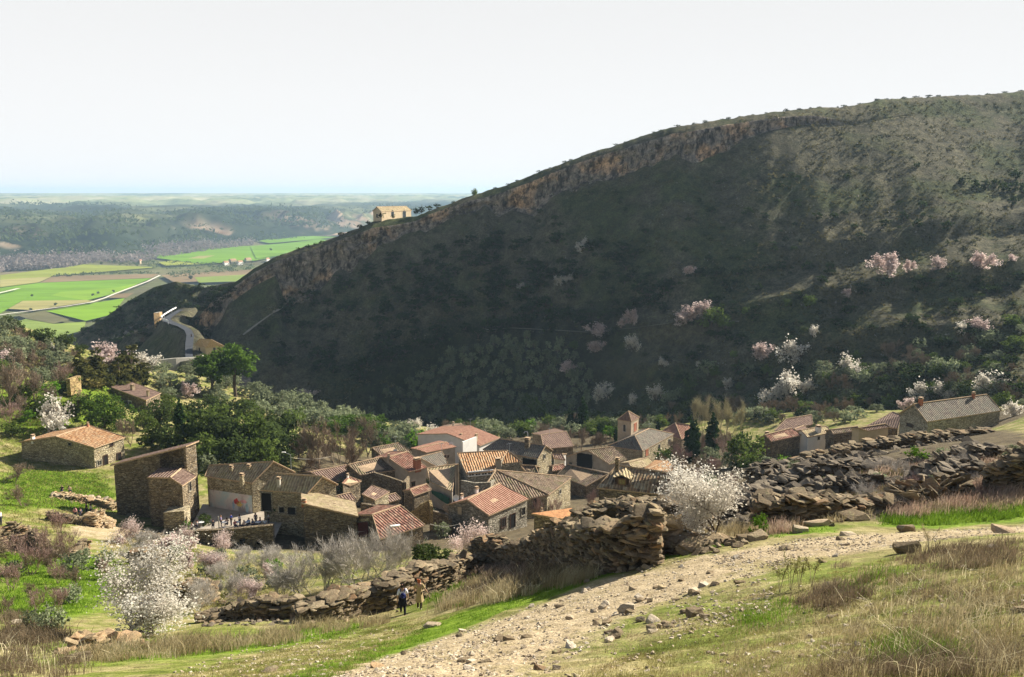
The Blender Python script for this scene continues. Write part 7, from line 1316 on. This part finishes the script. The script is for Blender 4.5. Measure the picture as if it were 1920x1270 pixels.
# backpack and the dark jacket tied below it
bk = empty('backpack', p, r1.rotation_euler.z); tag(bk, 'dark blue backpack on the back of the white shirted walker', 'backpack')
NAVY = m_plain('navy_nylon', (.012, .018, .10), .6, .2, 6); DARK = m_plain('black_cloth', (.012, .012, .022), .85, .2, 6)
me = skin_mesh('bag', [(0, -.20, 1.02), (0, -.22, 1.18), (0, -.20, 1.34)], [(0, 1), (1, 2)], [(.15, .09), (.16, .11), (.12, .07)], NAVY); link('bag', me, bk)
me = skin_mesh('pocket', [(0, -.31, 1.06), (0, -.31, 1.18)], [(0, 1)], [(.10, .05), (.10, .05)], NAVY); link('pocket', me, bk)
for s in (-1, 1): link('strap', skin_mesh('strap', [(s * .10, -.14, 1.34), (s * .115, -.02, 1.475), (s * .12, .13, 1.38), (s * .13, .12, 1.15), (s * .11, -.12, 1.05)], [(0, 1), (1, 2), (2, 3), (3, 4)], [.022] * 5, NAVY), bk)
b = Bx()
for i in range(12):
    a0 = math.pi + math.pi * i / 12 - .2; a1 = math.pi + math.pi * (i + 1) / 12 - .2; R0 = lambda a: .185; R1 = lambda a: .235 + .03 * math.sin(a * 7)
    b.poly([(math.cos(a0) * .18, math.sin(a0) * .17, 1.02), (math.cos(a1) * .18, math.sin(a1) * .17, 1.02), (math.cos(a1) * R1(a1), math.sin(a1) * .2, .62 + .05 * math.sin(a1 * 5)), (math.cos(a0) * R1(a0), math.sin(a0) * .2, .62 + .05 * math.sin(a0 * 5))])
o = b.build('jacket', DARK, r1); o['label'] = 'black jacket tied round the waist'
# people on the terrace and in the lane
TP = [(360,991,'sit',(.75,.73,.70),'person in white seated at the left end of the terrace'),(370,987,'sit',(.18,.19,.21),'person in dark grey seated near the left end of the terrace'),(400,986,'sit',(.10,.09,.12),'person in black seated left of the terrace post'),(415,984,'stand',(.45,.38,.62),'person in pale violet standing by the terrace post'),(426,983,'sit',(.55,.42,.36),'person in beige seated behind the terrace wall'),(434,981,'stand',(.05,.09,.50),'person in bright blue standing before the mural'),(441,986,'sit',(.50,.16,.16),'person in dull red seated before the mural'),(450,982,'stand',(.72,.72,.76),'person in white standing before the mural'),(458,987,'sit',(.62,.50,.42),'person in sand colour seated at the wall'),(467,983,'sit',(.30,.42,.55),'person in grey blue seated under the mural end'),(474,985,'sit',(.12,.14,.22),'person in navy seated under the mural end'),(480,980,'stand',(.03,.04,.09),'person in black blue standing at the mural end'),(488,981,'sit',(.48,.10,.08),'person in red seated near the corner post'),(497,984,'sit',(.62,.70,.80),'person in pale blue leaning at the terrace corner'),(504,979,'stand',(.50,.52,.56),'person in grey standing at the terrace corner')]
for k, (u, v, ps, col, lab) in enumerate(TP): x = on_z(u, v + 5, ZT + .02); person(lab, x, k * 1.7, ps, col, (.04, .04, .07), (.04, .025, .02) if k % 3 else (.25, .15, .07), 1.6 + .02 * (k % 6), None, k % 2 == 0, 'people on the terrace', fingers=False)
for k, (u, v, ps, col, lab) in enumerate([(142,975,'stand',(.80,.36,.42),'person in pink standing in the lane'),(152,977,'stand',(.03,.05,.10),'person in dark clothes standing beside the one in pink'),(171,968,'stand',(.72,.72,.60),'person in a pale top near the stone mound'),(163,966,'stand',(.05,.05,.06),'person in black near the stone mound'),(117,925,'sit',(.02,.02,.025),'person in black seated on the stone row'),(131,926,'sit',(.30,.22,.16),'person in brown seated on the stone row'),(2,985,'stand',(.75,.75,.80),'person in white at the left edge of the lane'),(290,980,'stand',(.70,.73,.85),'person in pale blue in front of the loft barn door')]):
    x = gp(u, v); person(lab, x, .8 * k, ps, col, (.03, .03, .05), (.05, .03, .02), 1.68, None, k % 2 == 0, 'people in the lane', fingers=False)
x = P(358, 636, 322.5); person('tiny person in black walking on the gorge road', Vector((x.x + .3, x.y, x.z + .25)), 0, 'walk', (.02, .02, .03), (.02, .02, .025), (.02, .02, .02), 1.75, fingers=False)
# café tables, pots and a post on the terrace
for k, u in enumerate((378, 421, 445, 463, 484)):
    x = on_z(u, 989, ZT + .01); t_ = empty('cafe_table', x); tag(t_, ['small round table at the left end of the terrace', 'small round table by the terrace post', 'small round table before the mural', 'small round table between the seated people', 'small round table near the terrace corner'][k], 'table', 'tables on the terrace')
    b = Bx(); b.tube((0, 0, .70), (0, 0, .74), .36, n=12); b.build('tabletop', WHT, t_); b = Bx(); b.tube((0, 0, 0), (0, 0, .70), .035); b.tube((0, 0, 0), (0, 0, .03), .22, n=10); b.build('leg', MET, t_)
b = Bx(); x = on_z(411, 995, ZT); b.tube((0, 0, 0), (0, 0, 1.9), .07); o = b.build('wooden_post', CON); o.location = x; tag(o, 'pale wooden post on the terrace edge', 'post')
for u, v, h, lab in ((350,985,20,'round leafy shrub at the stone pier on the terrace'),(385,978,24,'dark leafy plant against the terrace house wall'),(447,990,9,'small yellow green pot plant on the terrace wall'),(516,968,34,'dark climbing shrub at the right end of the terrace')): plant('bright_bush' if 'pot' in lab or 'pier' in lab else 'dark_oak', u, v, h, lab, None, 1.0, p=on_z(u, v + 6, ZT))
